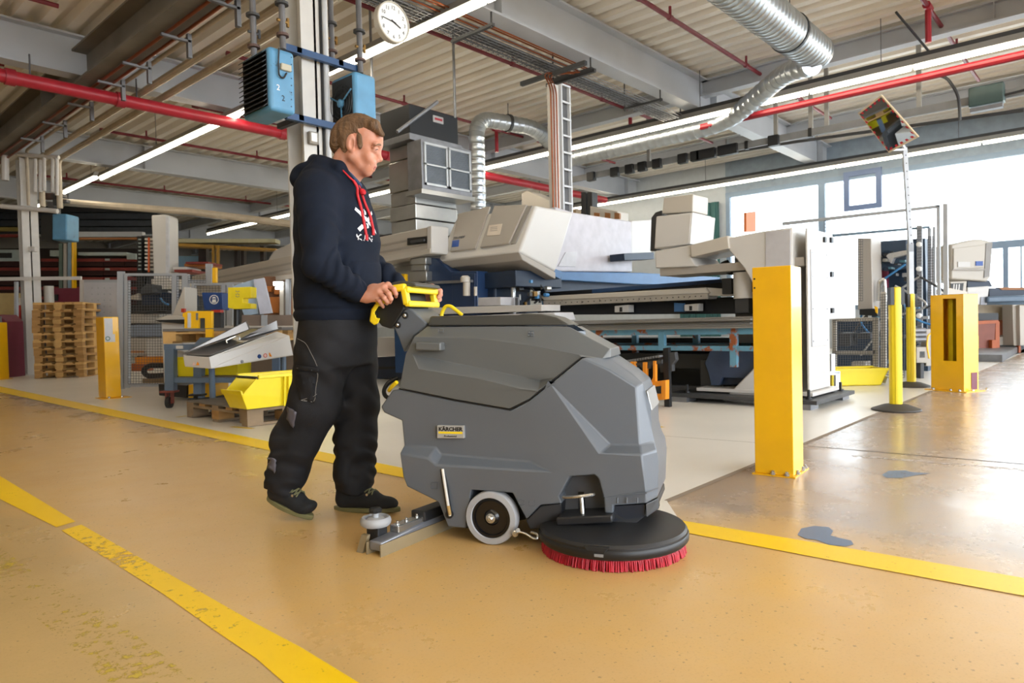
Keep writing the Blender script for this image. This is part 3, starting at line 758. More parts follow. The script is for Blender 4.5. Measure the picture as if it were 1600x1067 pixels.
t = MB(); t.box(AH(7.14, 5.86, 3.46), A_ * .02, B_ * .2, Z_ * .1); t.build('badge', mat('chrome_badge', 'C8C8C8', .3, metal=.7), ah, bevel=.008)
t = MB(); t.box(AH(7.135, 5.89, 3.495), A_ * .01, B_ * .14, Z_ * .03); t.build('badge_mark', mat('badge_red', '9A2230', .4), ah)
p0, p1 = AH(7.14, 5.2, 3.2), AH(7.14, 5.95, 3.75)
t = MB(); t.tube([p0, p1], .025, 6); t.tube([AH(7.8, 5.3, 3.14), AH(7.8, 5.3, 5.1)], .02, 6); t.tube([AH(7.15, 6.3, 3.6), AH(7.15, 6.3, 5.1)], .02, 6); t.build('stay_bar', M_galv, ah)
t = MB(); t.box(AH(7.2, 5.5, 0.02), A_ * .5, B_ * .7, Z_ * .9); t.build('plinth', M_dblue, ah)
# ---------------------------------------------------------------- floor scrubber
HD = math.radians(18)
MF = E_ * math.cos(HD) - F_ * math.sin(HD)        # where the machine heads (right, a little towards the viewer)
ML = E_ * math.sin(HD) + F_ * math.cos(HD)        # its far side
HW = 0.275
MO = PZ(768, 851) + ML * (HW - 0.02); MO.z = 0     # ground point under the axle, on the centre line
def ms(zx, zy, ins=0.0):     # a point of the near flank, ins metres in from it
    return PP(580 + zx * 0.41254, 460 + zy * 0.41254, MO - ML * (HW - ins), ML)
def mp(px, py, ins=0.0): return PP(px, py, MO - ML * (HW - ins), ML)
def mirror(p): return p - ML * 2 * (p - MO).dot(ML)
M_body = mat('scrubber_grey_plastic', '5E646C', 0.36, var=0.04, vscale=2, bump=0.07, bscale=420, spec=0.5)
M_body2 = mat('scrubber_tank_grey', '5F6263', 0.36, var=0.04, vscale=2, bump=0.07, bscale=420, spec=0.5)
M_anth = mat('anthracite_plastic', '222326', 0.42, var=0.05, bump=0.1, bscale=400)
M_lidm = mat('dark_lid_plastic', '3C3C39', 0.4, var=0.05, bump=0.1, bscale=400)
M_yel = mat('handle_yellow', 'F0D21E', 0.38, var=0.05)
M_chrome = mat('bright_zinc', 'C9C9C7', 0.25, metal=0.9, var=0.08)
scr = thing('floor_scrubber', 'grey walk-behind floor scrubber with yellow handle and red bristle disc pushed by the worker', 'cleaning machine', MO)

def shell(name, VT, faces, outline, m, bevel=0.006, label=None):
    """a moulded shell: near-flank facets, the mirrored far flank, and the skin that joins both along the outline"""
    ks = list(VT); near = [ms(*VT[k]) for k in ks]; ix = {k: i for i, k in enumerate(ks)}; n = len(ks)
    vs = near + [mirror(p) for p in near]
    fs = [tuple(ix[k] for k in f.split()) for f in faces]
    fs += [tuple(i + n for i in f[::-1]) for f in fs]
    ol = [ix[k] for k in outline.split()]
    for i in range(len(ol)):
        a, b = ol[i], ol[(i + 1) % len(ol)]
        fs.append((a, b, b + n, a + n))
    b = MB(); b.add(vs, fs)
    return b.build(name, m, scr, bevel=bevel, seg=3, smooth=True, angle=22, label=label)

VT = dict(r1=(80, 362, .06), r2=(36, 425, .08), r3=(48, 448, .075), r4=(115, 478, .055), r5=(124, 572, .055), r6=(108, 602, .015), r7=(120, 690, .02), r8=(135, 728, .03), r9=(255, 787, .03),
          r10=(290, 880, .03), r11=(357, 886, .03), w1=(362, 835, .02), w2=(377, 740, .02), w3=(535, 752, .02), w4=(587, 852, .02), b1=(640, 798, .02), b2=(722, 792, .02),
          p1=(712, 765, .02), p2=(752, 690, .02), p3=(845, 684, .02), p4=(860, 698, .02), p5=(880, 770, .02), p6=(884, 828, .02), b3=(915, 832, .025), b4=(918, 800, .025), b5=(1040, 792, .05),
          f1=(1085, 768, .13), f2=(1088, 640, .12), f3=(1082, 592, .12), f4=(1072, 558, .14), f5=(1062, 510, .15), f6=(1058, 420, .155), f7=(1027, 335, .155), f8=(985, 296, .165), f9=(895, 238, .16),
          s1=(800, 240, .055), s2=(700, 322, .035), s3=(600, 402, .03), s4=(525, 441, .03), s5=(320, 406, .04), s6=(105, 360, .05),
          c2=(905, 287, .075), c3=(1005, 350, .095), k1=(1018, 572, .075), k2=(1025, 606, .03), k4=(1040, 750, .035),
          v1=(690, 352, .035), v2=(905, 570, .070), v3=(868, 603, .018), m1=(545, 448, .035), m2=(592, 520, .042), m3=(608, 600, .045), m4=(597, 634, .050), m5=(686, 674, .008),
          h2=(245, 580, .058), h3=(265, 606, .058), g2=(215, 620, .010), g3=(245, 645, .006), g4=(630, 668, .006))
body_faces = ['s6 r1 r2 r3 r4 r5 h2 h3 m4 m3 m2 m1 s4 s5', 'r5 r6 g2 h2', 'h2 g2 g3 h3', 'h3 g3 g4 m4', 'm4 g4 m5',
              's4 m1 m2 m3 v3 v1 s2 s3', 'v1 v3 v2', 's1 s2 v1 v2 k1 c3 c2', 's1 c2 c3 f7 f8 f9', 'c3 k1 f4 f5 f6 f7', 'v2 v3 k2 k1', 'k1 k2 f3 f4',
              'r6 r7 r8 r9 r10 r11 w1 w2 w3 w4 b1 m5 g4 g3 g2', 'm4 m5 b1 b2 p1 p2 p3 p4 p5 p6 b3 b4 b5 k4 k2 v3 m3', 'k2 k4 b5 f1 f2 f3']
body = shell('body_shell', VT, body_faces, 'r1 r2 r3 r4 r5 r6 r7 r8 r9 r10 r11 w1 w2 w3 w4 b1 b2 p1 p2 p3 p4 p5 p6 b3 b4 b5 f1 f2 f3 f4 f5 f6 f7 f8 f9 s1 s2 s3 s4 s5 s6', M_body)
# closing walls behind the wheel arch and the pedal niche
t = MB(); q = [ms(*VT[k][:2], .13) for k in ('r11', 'w1', 'w2', 'w3', 'w4')]; t.prism(q, ML * .26); t.build('wheel_arch_wall', M_black, scr)
t = MB(); q = [ms(*VT[k][:2], .10) for k in ('b2', 'p1', 'p2', 'p3', 'p4', 'p5', 'p6')] + [ms(722, 830, .10)]; t.prism(q, ML * .3); t.build('pedal_niche', mat('niche_grey', '55575B', 0.5, bump=.1, bscale=400), scr)

TT = dict(t6=(106, 354, .05), t5=(320, 398, .04), t4=(523, 433, .03), t3=(597, 396, .03), t2=(694, 316, .04), t1=(795, 236, .06), ur=(130, 226, .07), d0=(163, 160, .085), e0=(212, 121, .165),
          a1=(160, 228, .085), a2=(560, 310, .080), a3=(640, 326, .076), b1=(182, 280, .040), b2=(400, 315, .036), b3=(570, 356, .028), b4=(632, 364, .028),
          d1=(400, 163, .092), d2=(600, 190, .088), d3=(790, 228, .078), e1=(710, 120, .175), e2=(748, 124, .16), e3=(800, 150, .17), e4=(905, 206, .17), e5=(908, 238, .16), e6=(878, 244, .13))
tank_faces = ['e0 d0 d1 d2 e1', 'e1 d2 d3 e6 e4 e3 e2', 'e4 e6 e5', 'd3 t1 e6', 'd0 ur a1 a2 a3 t2 t1 d3 d2 d1', 'a1 b1 b2 a2', 'a2 b2 b3', 'a2 b3 b4 a3', 'a3 b4 t2', 'ur t6 t5 t4 t3 t2 b4 b3 b2 b1 a1']
tank = shell('recovery_tank', TT, tank_faces, 't6 t5 t4 t3 t2 t1 e6 e5 e4 e3 e2 e1 e0 d0 ur', M_body2)
# black line standing in for the shaded gap between tank and body
t = MB(); t.tube([ms(106, 357, .052), ms(320, 402, .044), ms(524, 437, .034), ms(598, 399, .036), ms(697, 319, .042), ms(797, 238, .062)], .0032, 6); t.build('seam_gap_line', M_black, scr)
# lid
LP = [(212, 119, .150), (222, 82, .17), (555, 77, .18), (575, 72, .19), (640, 73, .195), (700, 86, .195), (752, 117, .18)]
near = [ms(*p) for p in LP]; b = MB(); n = len(LP)
vs = near + [mirror(p) for p in near]
b.add(vs, [tuple(range(n)), tuple(range(2 * n - 1, n - 1, -1))] + [(i, (i + 1) % n, (i + 1) % n + n, i + n) for i in range(n)])
lid = b.build('tank_lid', M_lidm, scr, bevel=.008, seg=3, smooth=True)
# smoked sight window on the sloping front of the tank
tp = [ms(742, 121, .18), ms(768, 118, .2), ms(812, 143, .2), ms(778, 143, .18)]
b = MB(); w0 = [p + Z_ * .004 for p in tp]; b.prism(w0[:1] + w0[1:2] + w0[2:3] + w0[3:4], Z_ * -.012); b.build('sight_window', mat('smoked_glass', '1B2530', .08, spec=.8), scr)
# grip block on the flank, badge, level tube
t = MB(); q = [ms(166, 180, .045), ms(262, 182, .045), ms(262, 214, .045), ms(166, 212, .045)]; t.prism(q, ML * .06); t.build('grip_block', M_body2, scr, bevel=.006, seg=3, smooth=True)
pl = [ms(250, 496, .037), ms(351, 497, .037), ms(351, 545, .037), ms(250, 544, .037)]
t = MB(); t.prism(pl, ML * .02); bdg = t.build('badge', mat('silver_badge', 'B9BBBD', .35, metal=.4), scr, bevel=.001)
ux = (pl[1] - pl[0]).normalized(); uy = (pl[0] - pl[3]).normalized(); s_ = (pl[1] - pl[0]).length; hh = (pl[0] - pl[3]).length
o_ = pl[3] - ML * .0006
t = MB(); t.prism([o_ + ux * s_ * .05 + uy * hh * .36, o_ + ux * s_ * .95 + uy * hh * .36, o_ + ux * s_ * .95 + uy * hh * .52, o_ + ux * s_ * .05 + uy * hh * .52], ML * .0004); t.build('yellow_bar', M_yel, bdg)
tx = text_mesh(scr, 'lettering', 'KÄRCHER', o_ + ux * s_ * .5 + uy * hh * .58, ux, uy, hh * .42, M_black, 'CENTER', bold=.035)
sx = s_ * .9 / max(1e-4, max((v.co - tx.data.vertices[0].co).dot(ux) for v in tx.data.vertices) - min((v.co - tx.data.vertices[0].co).dot(ux) for v in tx.data.vertices))
cen = o_ + ux * s_ * .5 - scr.matrix_world.translation
for v in tx.data.vertices: v.co += ux * ((v.co - cen).dot(ux) * (sx - 1))
text_mesh(scr, 'lettering', 'Professional', o_ + ux * s_ * .5 + uy * hh * .1, ux, uy, hh * .22, M_black, 'CENTER')
lt = [ms(270, 660, .004), ms(283, 745, .004), ms(298, 838, .012)]
t = MB(); t.tube([ms(270, 660, .014), ms(283, 745, .014), ms(298, 838, .022)], .010, 10); t.build('tube_recess', M_black, scr, smooth=True)
t = MB(); t.tube(lt, .0058, 10); tb = t.build('level_tube', mat('clear_hose', 'CFCBC4', .15, spec=.7), scr, smooth=True)
t = MB(); t.tube([ms(292, 800, .004), ms(298, 834, .0075)], .0062, 10); t.build('tube_water', mat('tube_residue', 'A98A55', .3), tb, smooth=True)
for z in ((270, 664), (297, 832)):
    t = MB(); t.lathe(ms(z[0], z[1], .022), -ML, [(.016, 0), (.016, .006), (.010, .008)], 14); t.build('tube_fitting', M_black, scr)
# embossed icons near wheel and pedal
t = MB()
for (x, y, w, h) in ((228, 712, 24, 24), (645, 730, 30, 28), (598, 780, 22, 20), (560, 778, 20, 18), (595, 138, 9, 9), (606, 138, 9, 9), (595, 149, 9, 9), (606, 149, 9, 9), (255, 128, 18, 14)):
    ins = .022 if y > 600 else .112
    P_ = [ms(x, y, ins), ms(x + w, y, ins), ms(x + w, y + h, ins), ms(x, y + h, ins)]
    t.tube([p - ML * .002 for p in P_], .0013, 4, closed=True)
for x in (932, 968, 1008):
    P_ = [ms(x, 770, .025), ms(x, 790, .025)]; t.tube(P_, .003, 5)
t.build('embossed_icons', M_body, scr, kind='stuff')
t = MB(); t.tube([ms(880, 768, .022), ms(915, 762, .024), ms(1042, 752, .036), ms(1086, 732, .13)], .003, 5); t.build('lower_lip', M_body, scr)
# nameplate on the front face and yellow corner flag behind
Pn = [ms(1026, 355, .14), ms(1046, 378, .14), ms(1054, 445, .14), ms(1040, 448, .14)]
Pf = [ms(1024, 338, .17), ms(1028, 352, .17)]
c0, c1, c2_, c3_ = ms(1036, 365, .155), ms(1054, 440, .155), mirror(ms(1054, 440, .155)), mirror(ms(1036, 365, .155))
t = MB(); t.prism([c0 + MF * .004, c1 + MF * .004, c2_ + MF * .004, c3_ + MF * .004], MF * .006); t.build('front_plate', mat('front_plate_grey', 'A9ABAC', .3, metal=.3), scr, bevel=.003)
# drive wheels
AX = None
wc = mp(768, 812, .0)
for sgn in (-1, 1):
    c = MO + ML * sgn * (HW - .015) + Z_ * .1
    c = V((c.x, c.y, .1)); d = ML * sgn
    t = MB(); t.lathe(c - d * .05, d, [(.066, 0), (.094, 0), (.1, .006), (.1, .044), (.097, .05), (.078, .052), (.075, .046)], 48, False); wh = t.build('wheel_tyre', mat('grey_rubber', 'A2A3A6', .55, var=.06), scr, smooth=True)
    t = MB(); t.lathe(c - d * .05, d, [(.07, 0), (.076, .044), (.066, .046), (.062, .038), (.03, .036), (.024, .042), (.018, .046), (0, .047)], 40, False); t.build('wheel_hub', mat('glossy_black_rim', '101012', .22), wh, smooth=True)
    t = MB(); t.lathe(c - d * .004, d, [(.018, 0), (.018, .004), (.012, .006), (.011, .013), (.007, .017), (0, .018)], 18, False); t.build('axle_bolt', M_chrome, wh, smooth=True)
# towing hook beside the wheel
hk = [(548, 905, -.01), (560, 898, -.015), (585, 905, -.02), (615, 925, -.02), (632, 925, -.015), (630, 908, -.01), (605, 900, -.005)]
t = MB(); t.tube(arc_path([ms(*k) for k in hk], .012, 4), .0045, 8); t.lathe(ms(548, 903, .01), -ML, [(.012, 0), (.012, .012), (.009, .015), (0, .016)], 14, False); t.cyl(ms(556, 893, 0), ms(556, 893, -.02), .008, 10); t.build('tow_hook', M_chrome, scr, smooth=True)
# brush deck: dark under-body, round deck, bristle ring
dc = PZ(957.5, 868, 0.0)
dc = W(0, 0)
_r = ray(957.6, 840); dc = CAMP + _r * 2.50; dc = V((dc.x, dc.y, 0))
t = MB(); q = [ms(585, 856, .03), ms(640, 800, .03), ms(720, 792, .03), ms(722, 830, .05), ms(880, 830, .05), ms(914, 834, .05), ms(914, 800, .06), ms(1040, 795, .09), ms(1084, 772, .15), ms(1088, 800, .15), ms(1000, 870, .06), ms(640, 890, .03), ms(600, 890, .03)]
n = len(q); b = MB(); b.add(q + [mirror(p) for p in q], [tuple(range(n)), tuple(range(2 * n - 1, n - 1, -1))] + [(i, (i + 1) % n, (i + 1) % n + n, i + n) for i in range(n)])
b.build('chassis', M_anth, scr, bevel=.005, smooth=True)
# step plate under the pedal and dark block under the nose
t = MB(); q = [ms(700, 845, -.01), ms(912, 836, -.01), ms(914, 866, -.01), ms(700, 878, -.01)]; t.prism(q, ML * .12); t.build('step_plate', M_anth, scr, bevel=.006, smooth=True)
t = MB(); t.prism([ms(918, 802, .05), ms(1036, 795, .07), ms(1036, 842, .07), ms(918, 858, .05)], ML * .02); t.build('nose_recess', mat('blue_black_plastic', '1F2530', .4), scr)
t = MB(); t.prism([ms(1040, 793, .055), ms(1086, 772, .13), ms(1090, 812, .13), ms(1042, 846, .055)], ML * .04); t.build('nose_post', M_anth, scr, bevel=.004)
t = MB(); t.lathe(dc, Z_, [(.25, .035), (.262, .04), (.265, .05), (.265, .080), (.258, .089), (.235, .096), (.15, .104), (0, .108)], 72, False); dk = t.build('brush_deck', M_anth, scr, smooth=True)
t = MB(); t.lathe(dc, Z_, [(.2665, .045), (.270, .05), (.270, .068), (.2665, .073)], 72, False); t.build('bumper_rubber', M_black, dk, smooth=True)
fr = -F_ * math.cos(.35) + E_ * -math.sin(.35)
e_ = V((fr.y, -fr.x, 0))
t = MB(); t.prism([dc + fr * .2655 + e_ * -.045 + Z_ * .086, dc + fr * .2655 + e_ * .045 + Z_ * .086, dc + fr * .272 + e_ * .03 + Z_ * .068, dc + fr * .272 + e_ * -.03 + Z_ * .068], -fr * .02); t.build('release_catch', M_black, dk, bevel=.003)
t = MB(); t.cbox(dc + fr * .271 + e_ * -.01 + Z_ * .058, .03, .003, .009, e_, fr); t.build('deck_mark', mat('mark_grey', '8A8C8F', .4), dk)
M_bris = mat('red_bristle', 'B01428', 0.55, var=0.3, vscale=40)
b = MB(); rnd = random.Random(3)
for k in range(210):
    an = 2 * math.pi * k / 210
    d = V((math.cos(an), math.sin(an), 0)); e = V((-d.y, d.x, 0))
    for rr, hh_ in ((.246, .052), (.228, .05)):
        p0 = dc + d * (rr - .004) + Z_ * .045; p1 = dc + d * (rr + .010 + rnd.uniform(-.003, .004)) + e * rnd.uniform(-.003, .003) + Z_ * rnd.uniform(.0, .003)
        b.tube([p0, p0.lerp(p1, .5) + d * .003, p1], [.0030, .0034, .0036], 5)
b.build('brush_bristles', M_bris, scr, kind='stuff')
t = MB(); t.lathe(dc, Z_, [(.12, .03), (.25, .03), (.25, .055), (.12, .055)], 48); t.build('brush_disc', M_bris, scr, smooth=True)
# pedal lever
t = MB(); t.tube(arc_path([ms(728, 768, .02), ms(780, 766, -.03), ms(845, 757, .0), ms(835, 755, .05)], .02), .0062, 8); t.tube([ms(795, 762, .04), ms(800, 832, .03)], .008, 8); t.build('pedal_lever', M_chrome, scr, smooth=True)
t = MB(); t.prism([ms(784, 748, .095), ms(806, 748, .095), ms(812, 830, .095), ms(788, 830, .095)], ML * .02); t.build('pedal_slot', M_black, scr)
# handle bracket and console
def hz(x, y, ins=0.0): return mp(540 + x * .16866, 420 + y * .16866, ins)
def slab(name, pts, i0, m, bevel=.006, parent=scr, i1=None):
    nr = [hz(x, y, i0) for x, y in pts]; fr_ = [mirror(p) for p in nr] if i1 is None else [p + ML * i1 for p in nr]
    n = len(pts); b = MB(); b.add(nr + fr_, [tuple(range(n)), tuple(range(2 * n - 1, n - 1, -1))] + [(i, (i + 1) % n, (i + 1) % n + n, i + n) for i in range(n)])
    return b.build(name, m, parent, bevel=bevel, seg=3, smooth=True)
br_ = slab('handle_bracket', [(440, 530), (545, 375), (580, 362), (622, 385), (755, 505), (735, 530), (630, 620), (560, 742), (538, 772), (490, 640)], .165, M_body)
for x, y in ((555, 432), (487, 520)):
    t = MB(); t.lathe(hz(x, y, .168), -ML, [(.0145, 0), (.0145, .004), (.008, .005)], 18); t.build('bracket_washer', M_anth, br_)
    t = MB(); t.lathe(hz(x, y, .165), -ML, [(.007, 0), (.007, .010), (.004, .012), (0, .012)], 12, False); t.build('bracket_bolt', M_chrome, br_)
con = slab('console', [(262, 400), (300, 330), (410, 150), (440, 130), (520, 118), (560, 150), (500, 200), (545, 372), (440, 530), (415, 556), (330, 530), (285, 470)], .155, M_black)
slab('console_cover', [(405, 150), (430, 122), (520, 108), (640, 128), (655, 160), (575, 172), (500, 160), (450, 168)], .150, M_lidm)
# yellow loop grips: front loop across the machine, top strips, rear hook bars
def bar(name, pts, r, m=M_yel, parent=scr, flat=None):
    t = MB(); t.tube(pts, r, 10); return t.build(name, m, parent, smooth=True)
lo = [hz(500, 185, .145), hz(520, 260, .145), hz(556, 325, .145), hz(590, 322, .145)]
t = MB()
t1_, t2_, t3_ = hz(572, 172, .14), hz(552, 230, .14), hz(572, 322, .14)
def rect_bar(a, b, w, h, up):
    d = (b - a).normalized(); s_ = d.cross(up).normalized(); u = s_.cross(d)
    tt = MB(); tt.box(a - s_ * w / 2 - u * h / 2, d * (b - a).length, s_ * w, u * h); return tt
lp_up = (t1_ - t3_).normalized(); lp_n = lp_up.cross(ML)
def loop_piece(P, Q, w, nm): rect_bar(P, Q, w, .026, lp_n).build(nm, M_yel, scr, bevel=.007, seg=3, smooth=True)
loop_piece(hz(545, 180, .14), hz(572, 335, .14), .030, 'front_grip')
loop_piece(mirror(hz(545, 180, .14)), mirror(hz(572, 335, .14)), .030, 'front_grip')
loop_piece(hz(572, 322, .128), mirror(hz(572, 322, .128)), .025, 'front_grip')
loop_piece(hz(556, 190, .128), mirror(hz(556, 190, .128)), .025, 'front_grip')
for i_ in (0, 1):
    f_ = (lambda p: p) if i_ == 0 else mirror
    rect_bar(f_(hz(440, 185, .14)), f_(hz(560, 168, .14)), .030, .030, Z_).build('top_grip', M_yel, scr, bevel=.008, seg=3, smooth=True)
    hook = [(240, 378), (283, 318), (312, 338), (268, 408), (288, 452), (300, 462), (322, 458), (302, 508), (265, 524), (222, 488), (232, 430)]
    nr = [f_(hz(x, y, .13)) for x, y in hook]; b = MB(); b.prism(nr, f_(hz(0, 0, .165)) - f_(hz(0, 0, .13))); b.build('rear_grip', M_yel, scr, bevel=.006, seg=3, smooth=True)
    a_, c_ = f_(hz(300, 330, .145)), f_(hz(440, 185, .145))
    rect_bar(a_, c_, .030, .030, ML).build('side_grip', M_yel, scr, bevel=.008, seg=3, smooth=True)
bar('grip_rod', [hz(262, 420, .145), mirror(hz(262, 420, .145))], .013, M_black)
# yellow lid handle on top, far half
P0, P1, P2 = mp(690, 493, .36), mp(700, 478, .36), mp(718, 489, .36)
t = MB(); t.tube(arc_path([P0 - Z_ * .012, P0 + Z_ * .01, P1 + MF * -.012, P1 + MF * .012, P2, P2 + MF * .012 - Z_ * .01], .02, 4), .008, 8); t.build('lid_handle', M_yel, scr, smooth=True)
bar('hose_clip', [mp(608, 610, .10), mp(612, 604, .06), mp(620, 597, .05)], .008)
t = MB(); t.tube(arc_path([mp(622, 590, .2), mp(606, 598, .18), mp(599, 610, .15), mp(602, 620, .13), mp(616, 624, .12)], .02), .009, 8); t.build('drain_hose', M_black, scr, smooth=True)
# squeegee behind
sq0, sq1 = PZ(586, 846, .05), PZ(690, 798, .07)
sd = (sq1 - sq0).normalized(); sn = V((-sd.y, sd.x, 0)).normalized()
span = [sq0 + sd * .02, sq0 + sd * .32, sq0 + sd * .62]
SQ = thing  # (the squeegee moves with the machine: parts below)
t = MB(); t.box(sq0 + V((0, 0, .015 - sq0.z)) - sn * .03, sd * .72 - sd * sd.z, sn * .06, Z_ * .035); sqb = t.build('squeegee_bar', mat('cast_aluminium', '8D9098', .4, metal=.6, var=.1), scr, bevel=.006, smooth=True)
t = MB(); t.box(V((sq0.x, sq0.y, .05)) + sd * .10 - sn * .022, V((sd.x, sd.y, 0)) * .17, sn * .044, Z_ * .028); t.build('squeegee_clamp', M_chrome, sqb, bevel=.003)
t = MB(); t.box(V((sq0.x, sq0.y, .05)) + sd * .24 - sn * .03, V((sd.x, sd.y, 0)) * .16, sn * .07, Z_ * .04); t.build('squeegee_mount', M_anth, sqb, bevel=.006)
for k in (.12, .17, .23):
    t = MB(); t.lathe(V((sq0.x, sq0.y, .075)) + V((sd.x, sd.y, 0)) * k, Z_, [(.008, 0), (.008, .012), (.005, .014), (.005, .02)], 10); t.build('clamp_bolt', M_chrome, sqb)
t = MB(); t.box(V((sq0.x, sq0.y, .0)) - sn * .036 - sd * .01, V((sd.x, sd.y, 0)) * .74, sn * .004, Z_ * .045); t.box(V((sq0.x, sq0.y, .0)) + sn * .032 - sd * .01, V((sd.x, sd.y, 0)) * .74, sn * .004, Z_ * .045); t.build('squeegee_blade', mat('tan_rubber_blade', '8A7A5C', .6), sqb)
wp = PZ(587, 812, .105)
t = MB(); t.lathe(V((wp.x, wp.y, .085)), Z_, [(.02, .0), (.05, 0), (.056, .006), (.058, .016), (.056, .026), (.05, .032), (.042, .031), (.038, .018), (.012, .016)], 36, False); bw = t.build('bumper_wheel', mat('grey_rubber', 'A2A3A6', .55), sqb, smooth=True)
t = MB(); t.lathe(V((wp.x, wp.y, .085)), Z_, [(.0, .016), (.038, .018), (.03, .028), (.012, .03), (.012, .045), (0, .046)], 24, False); t.build('bumper_wheel_hub', mat('light_grey_plastic', 'B5B6B9', .4), bw, smooth=True)
t = MB(); t.lathe(V((wp.x, wp.y, .132)), Z_, [(.008, -.02), (.012, 0), (.024, .002), (.025, .012), (.02, .018), (0, .019)], 10, False); t.build('wheel_knob', M_black, bw)
t = MB(); t.cyl(V((wp.x, wp.y, .03)), V((wp.x, wp.y, .13)), .011, 10); t.box(V((wp.x, wp.y, .012)) - sn * .03 - sd * .02, sd * .05, sn * .06, Z_ * .07); t.build('wheel_bracket', M_anth, sqb, bevel=.004)
t = MB(); t.prism([V((wp.x, wp.y, .06)) - sd * .045 - sn * .0, V((wp.x, wp.y, .06)) - sd * .03, V((wp.x, wp.y, .0)) - sd * .05, V((wp.x, wp.y, .0)) - sd * .075], sn * .03); t.build('end_blade', mat('tan_rubber_blade', '8A7A5C', .6), sqb)
# ---------------------------------------------------------------- the worker (distance-field modelling, meshed by surface nets)
_n, _f = PZ(455, 811), PZ(572, 797)
PMID = (_n + _f) / 2
PLAT = (PMID - MO).dot(ML)                 # the person's middle plane, measured across the machine
PO = PMID.copy(); PO.z = 0
def hp(px, py, lat=0.0):
    """local (forward, across, up) of a pixel on the upright plane lat metres to the far side of the worker's middle"""
    w = PP(px, py, PO + ML * lat, ML); d = w - PO
    return np.array([d.dot(MF), d.dot(ML), d.z])
def loc(w): d = w - PO; return np.array([d.dot(MF), d.dot(ML), d.z])
def smin(a, b, k):
    h = np.clip(0.5 + 0.5 * (b - a) / k, 0, 1)
    return b * (1 - h) + a * h - k * h * (1 - h)
def smax(a, b, k): return -smin(-a, -b, k)
class Field:
    def __init__(s, lo, hi, h):
        s.lo = np.array(lo, float); s.h = h
        n = np.ceil((np.array(hi) - s.lo) / h).astype(int) + 1
        ax = [s.lo[i] + h * np.arange(n[i]) for i in range(3)]
        s.X, s.Y, s.Z = np.meshgrid(*ax, indexing='ij'); s.d = np.full(s.X.shape, 9.0)
    def cap(s, a, b, r0, r1=None):
        r1 = r0 if r1 is None else r1; a = np.asarray(a); b = np.asarray(b); ba = b - a; l2 = max(1e-9, ba.dot(ba))
        px, py, pz = s.X - a[0], s.Y - a[1], s.Z - a[2]
        t = np.clip((px * ba[0] + py * ba[1] + pz * ba[2]) / l2, 0, 1)
        return np.sqrt((px - t * ba[0]) ** 2 + (py - t * ba[1]) ** 2 + (pz - t * ba[2]) ** 2) - (r0 + (r1 - r0) * t)
    def ell(s, c, r, tilt=0.0):
        dx, dy, dz = s.X - c[0], s.Y - c[1], s.Z - c[2]
        ct, st = math.cos(tilt), math.sin(tilt); dx, dz = dx * ct + dz * st, -dx * st + dz * ct
        k0 = np.sqrt((dx / r[0]) ** 2 + (dy / r[1]) ** 2 + (dz / r[2]) ** 2)
        k1 = np.sqrt((dx / r[0] ** 2) ** 2 + (dy / r[1] ** 2) ** 2 + (dz / r[2] ** 2) ** 2)
        return k0 * (k0 - 1) / np.maximum(k1, 1e-6)
    def loft(s, st):
        """elliptic sections stacked by height: (x, y, z, rx, ry)"""
        st = sorted(st, key=lambda q: q[2]); zs = [q[2] for q in st]
        zc = np.clip(s.Z, zs[0], zs[-1]); I = lambda i: np.interp(zc, zs, [q[i] for q in st])
        rx, ry = I(3), I(4); dx, dy = s.X - I(0), s.Y - I(1)
        q = np.sqrt((dx / rx) ** 2 + (dy / ry) ** 2); d = (q - 1) * np.minimum(rx, ry)
        return np.maximum(d, np.maximum(zs[0] - s.Z, s.Z - zs[-1]))
    def add(s, d, k=0.02): s.d = smin(s.d, d, k)
    def cut(s, d, k=0.005): s.d = smax(s.d, -d, k)
    def mesh(s):
        v = s.d; ins = v < 0; h = s.h
        nx, ny, nz = v.shape
        cn = np.zeros((nx - 1, ny - 1, nz - 1), np.int8)
        for i in (0, 1):
            for j in (0, 1):
                for k in (0, 1): cn += ins[i:nx - 1 + i, j:ny - 1 + j, k:nz - 1 + k]
        mix = (cn > 0) & (cn < 8); idx = -np.ones(mix.shape, np.int64); cells = np.argwhere(mix); idx[mix] = np.arange(len(cells))
        acc = np.zeros((len(cells), 3)); cnt = np.zeros(len(cells)); c = cells
        for axis in range(3):
            o = [a for a in range(3) if a != axis]
            for e0 in (0, 1):
                for e1 in (0, 1):
                    off = np.zeros(3, int); off[o[0]] = e0; off[o[1]] = e1; p = c + off; q = p.copy(); q[:, axis] += 1
                    a = v[p[:, 0], p[:, 1], p[:, 2]]; b = v[q[:, 0], q[:, 1], q[:, 2]]; m = (a < 0) != (b < 0)
                    t = a[m] / (a[m] - b[m]); pos = p[m].astype(float); pos[:, axis] += t
                    acc[m] += pos; cnt[m] += 1
        vs = s.lo + acc / cnt[:, None] * h; fs = []
        for axis in range(3):
            o1, o2 = (axis + 1) % 3, (axis + 2) % 3
            a = np.take(ins, range(v.shape[axis] - 1), axis); b = np.take(ins, range(1, v.shape[axis]), axis)
            e = np.argwhere(a != b); e = e[(e[:, o1] > 0) & (e[:, o2] > 0) & (e[:, o1] < v.shape[o1] - 1) & (e[:, o2] < v.shape[o2] - 1)]
            flip = ins[e[:, 0], e[:, 1], e[:, 2]]
            q = []
            for d1, d2 in ((-1, -1), (0, -1), (0, 0), (-1, 0)):
                w = e.copy(); w[:, o1] += d1; w[:, o2] += d2; q.append(idx[w[:, 0], w[:, 1], w[:, 2]])
            q = np.stack(q, 1); q[~flip] = q[~flip][:, ::-1]; fs.append(q)
        return vs, np.concatenate(fs)
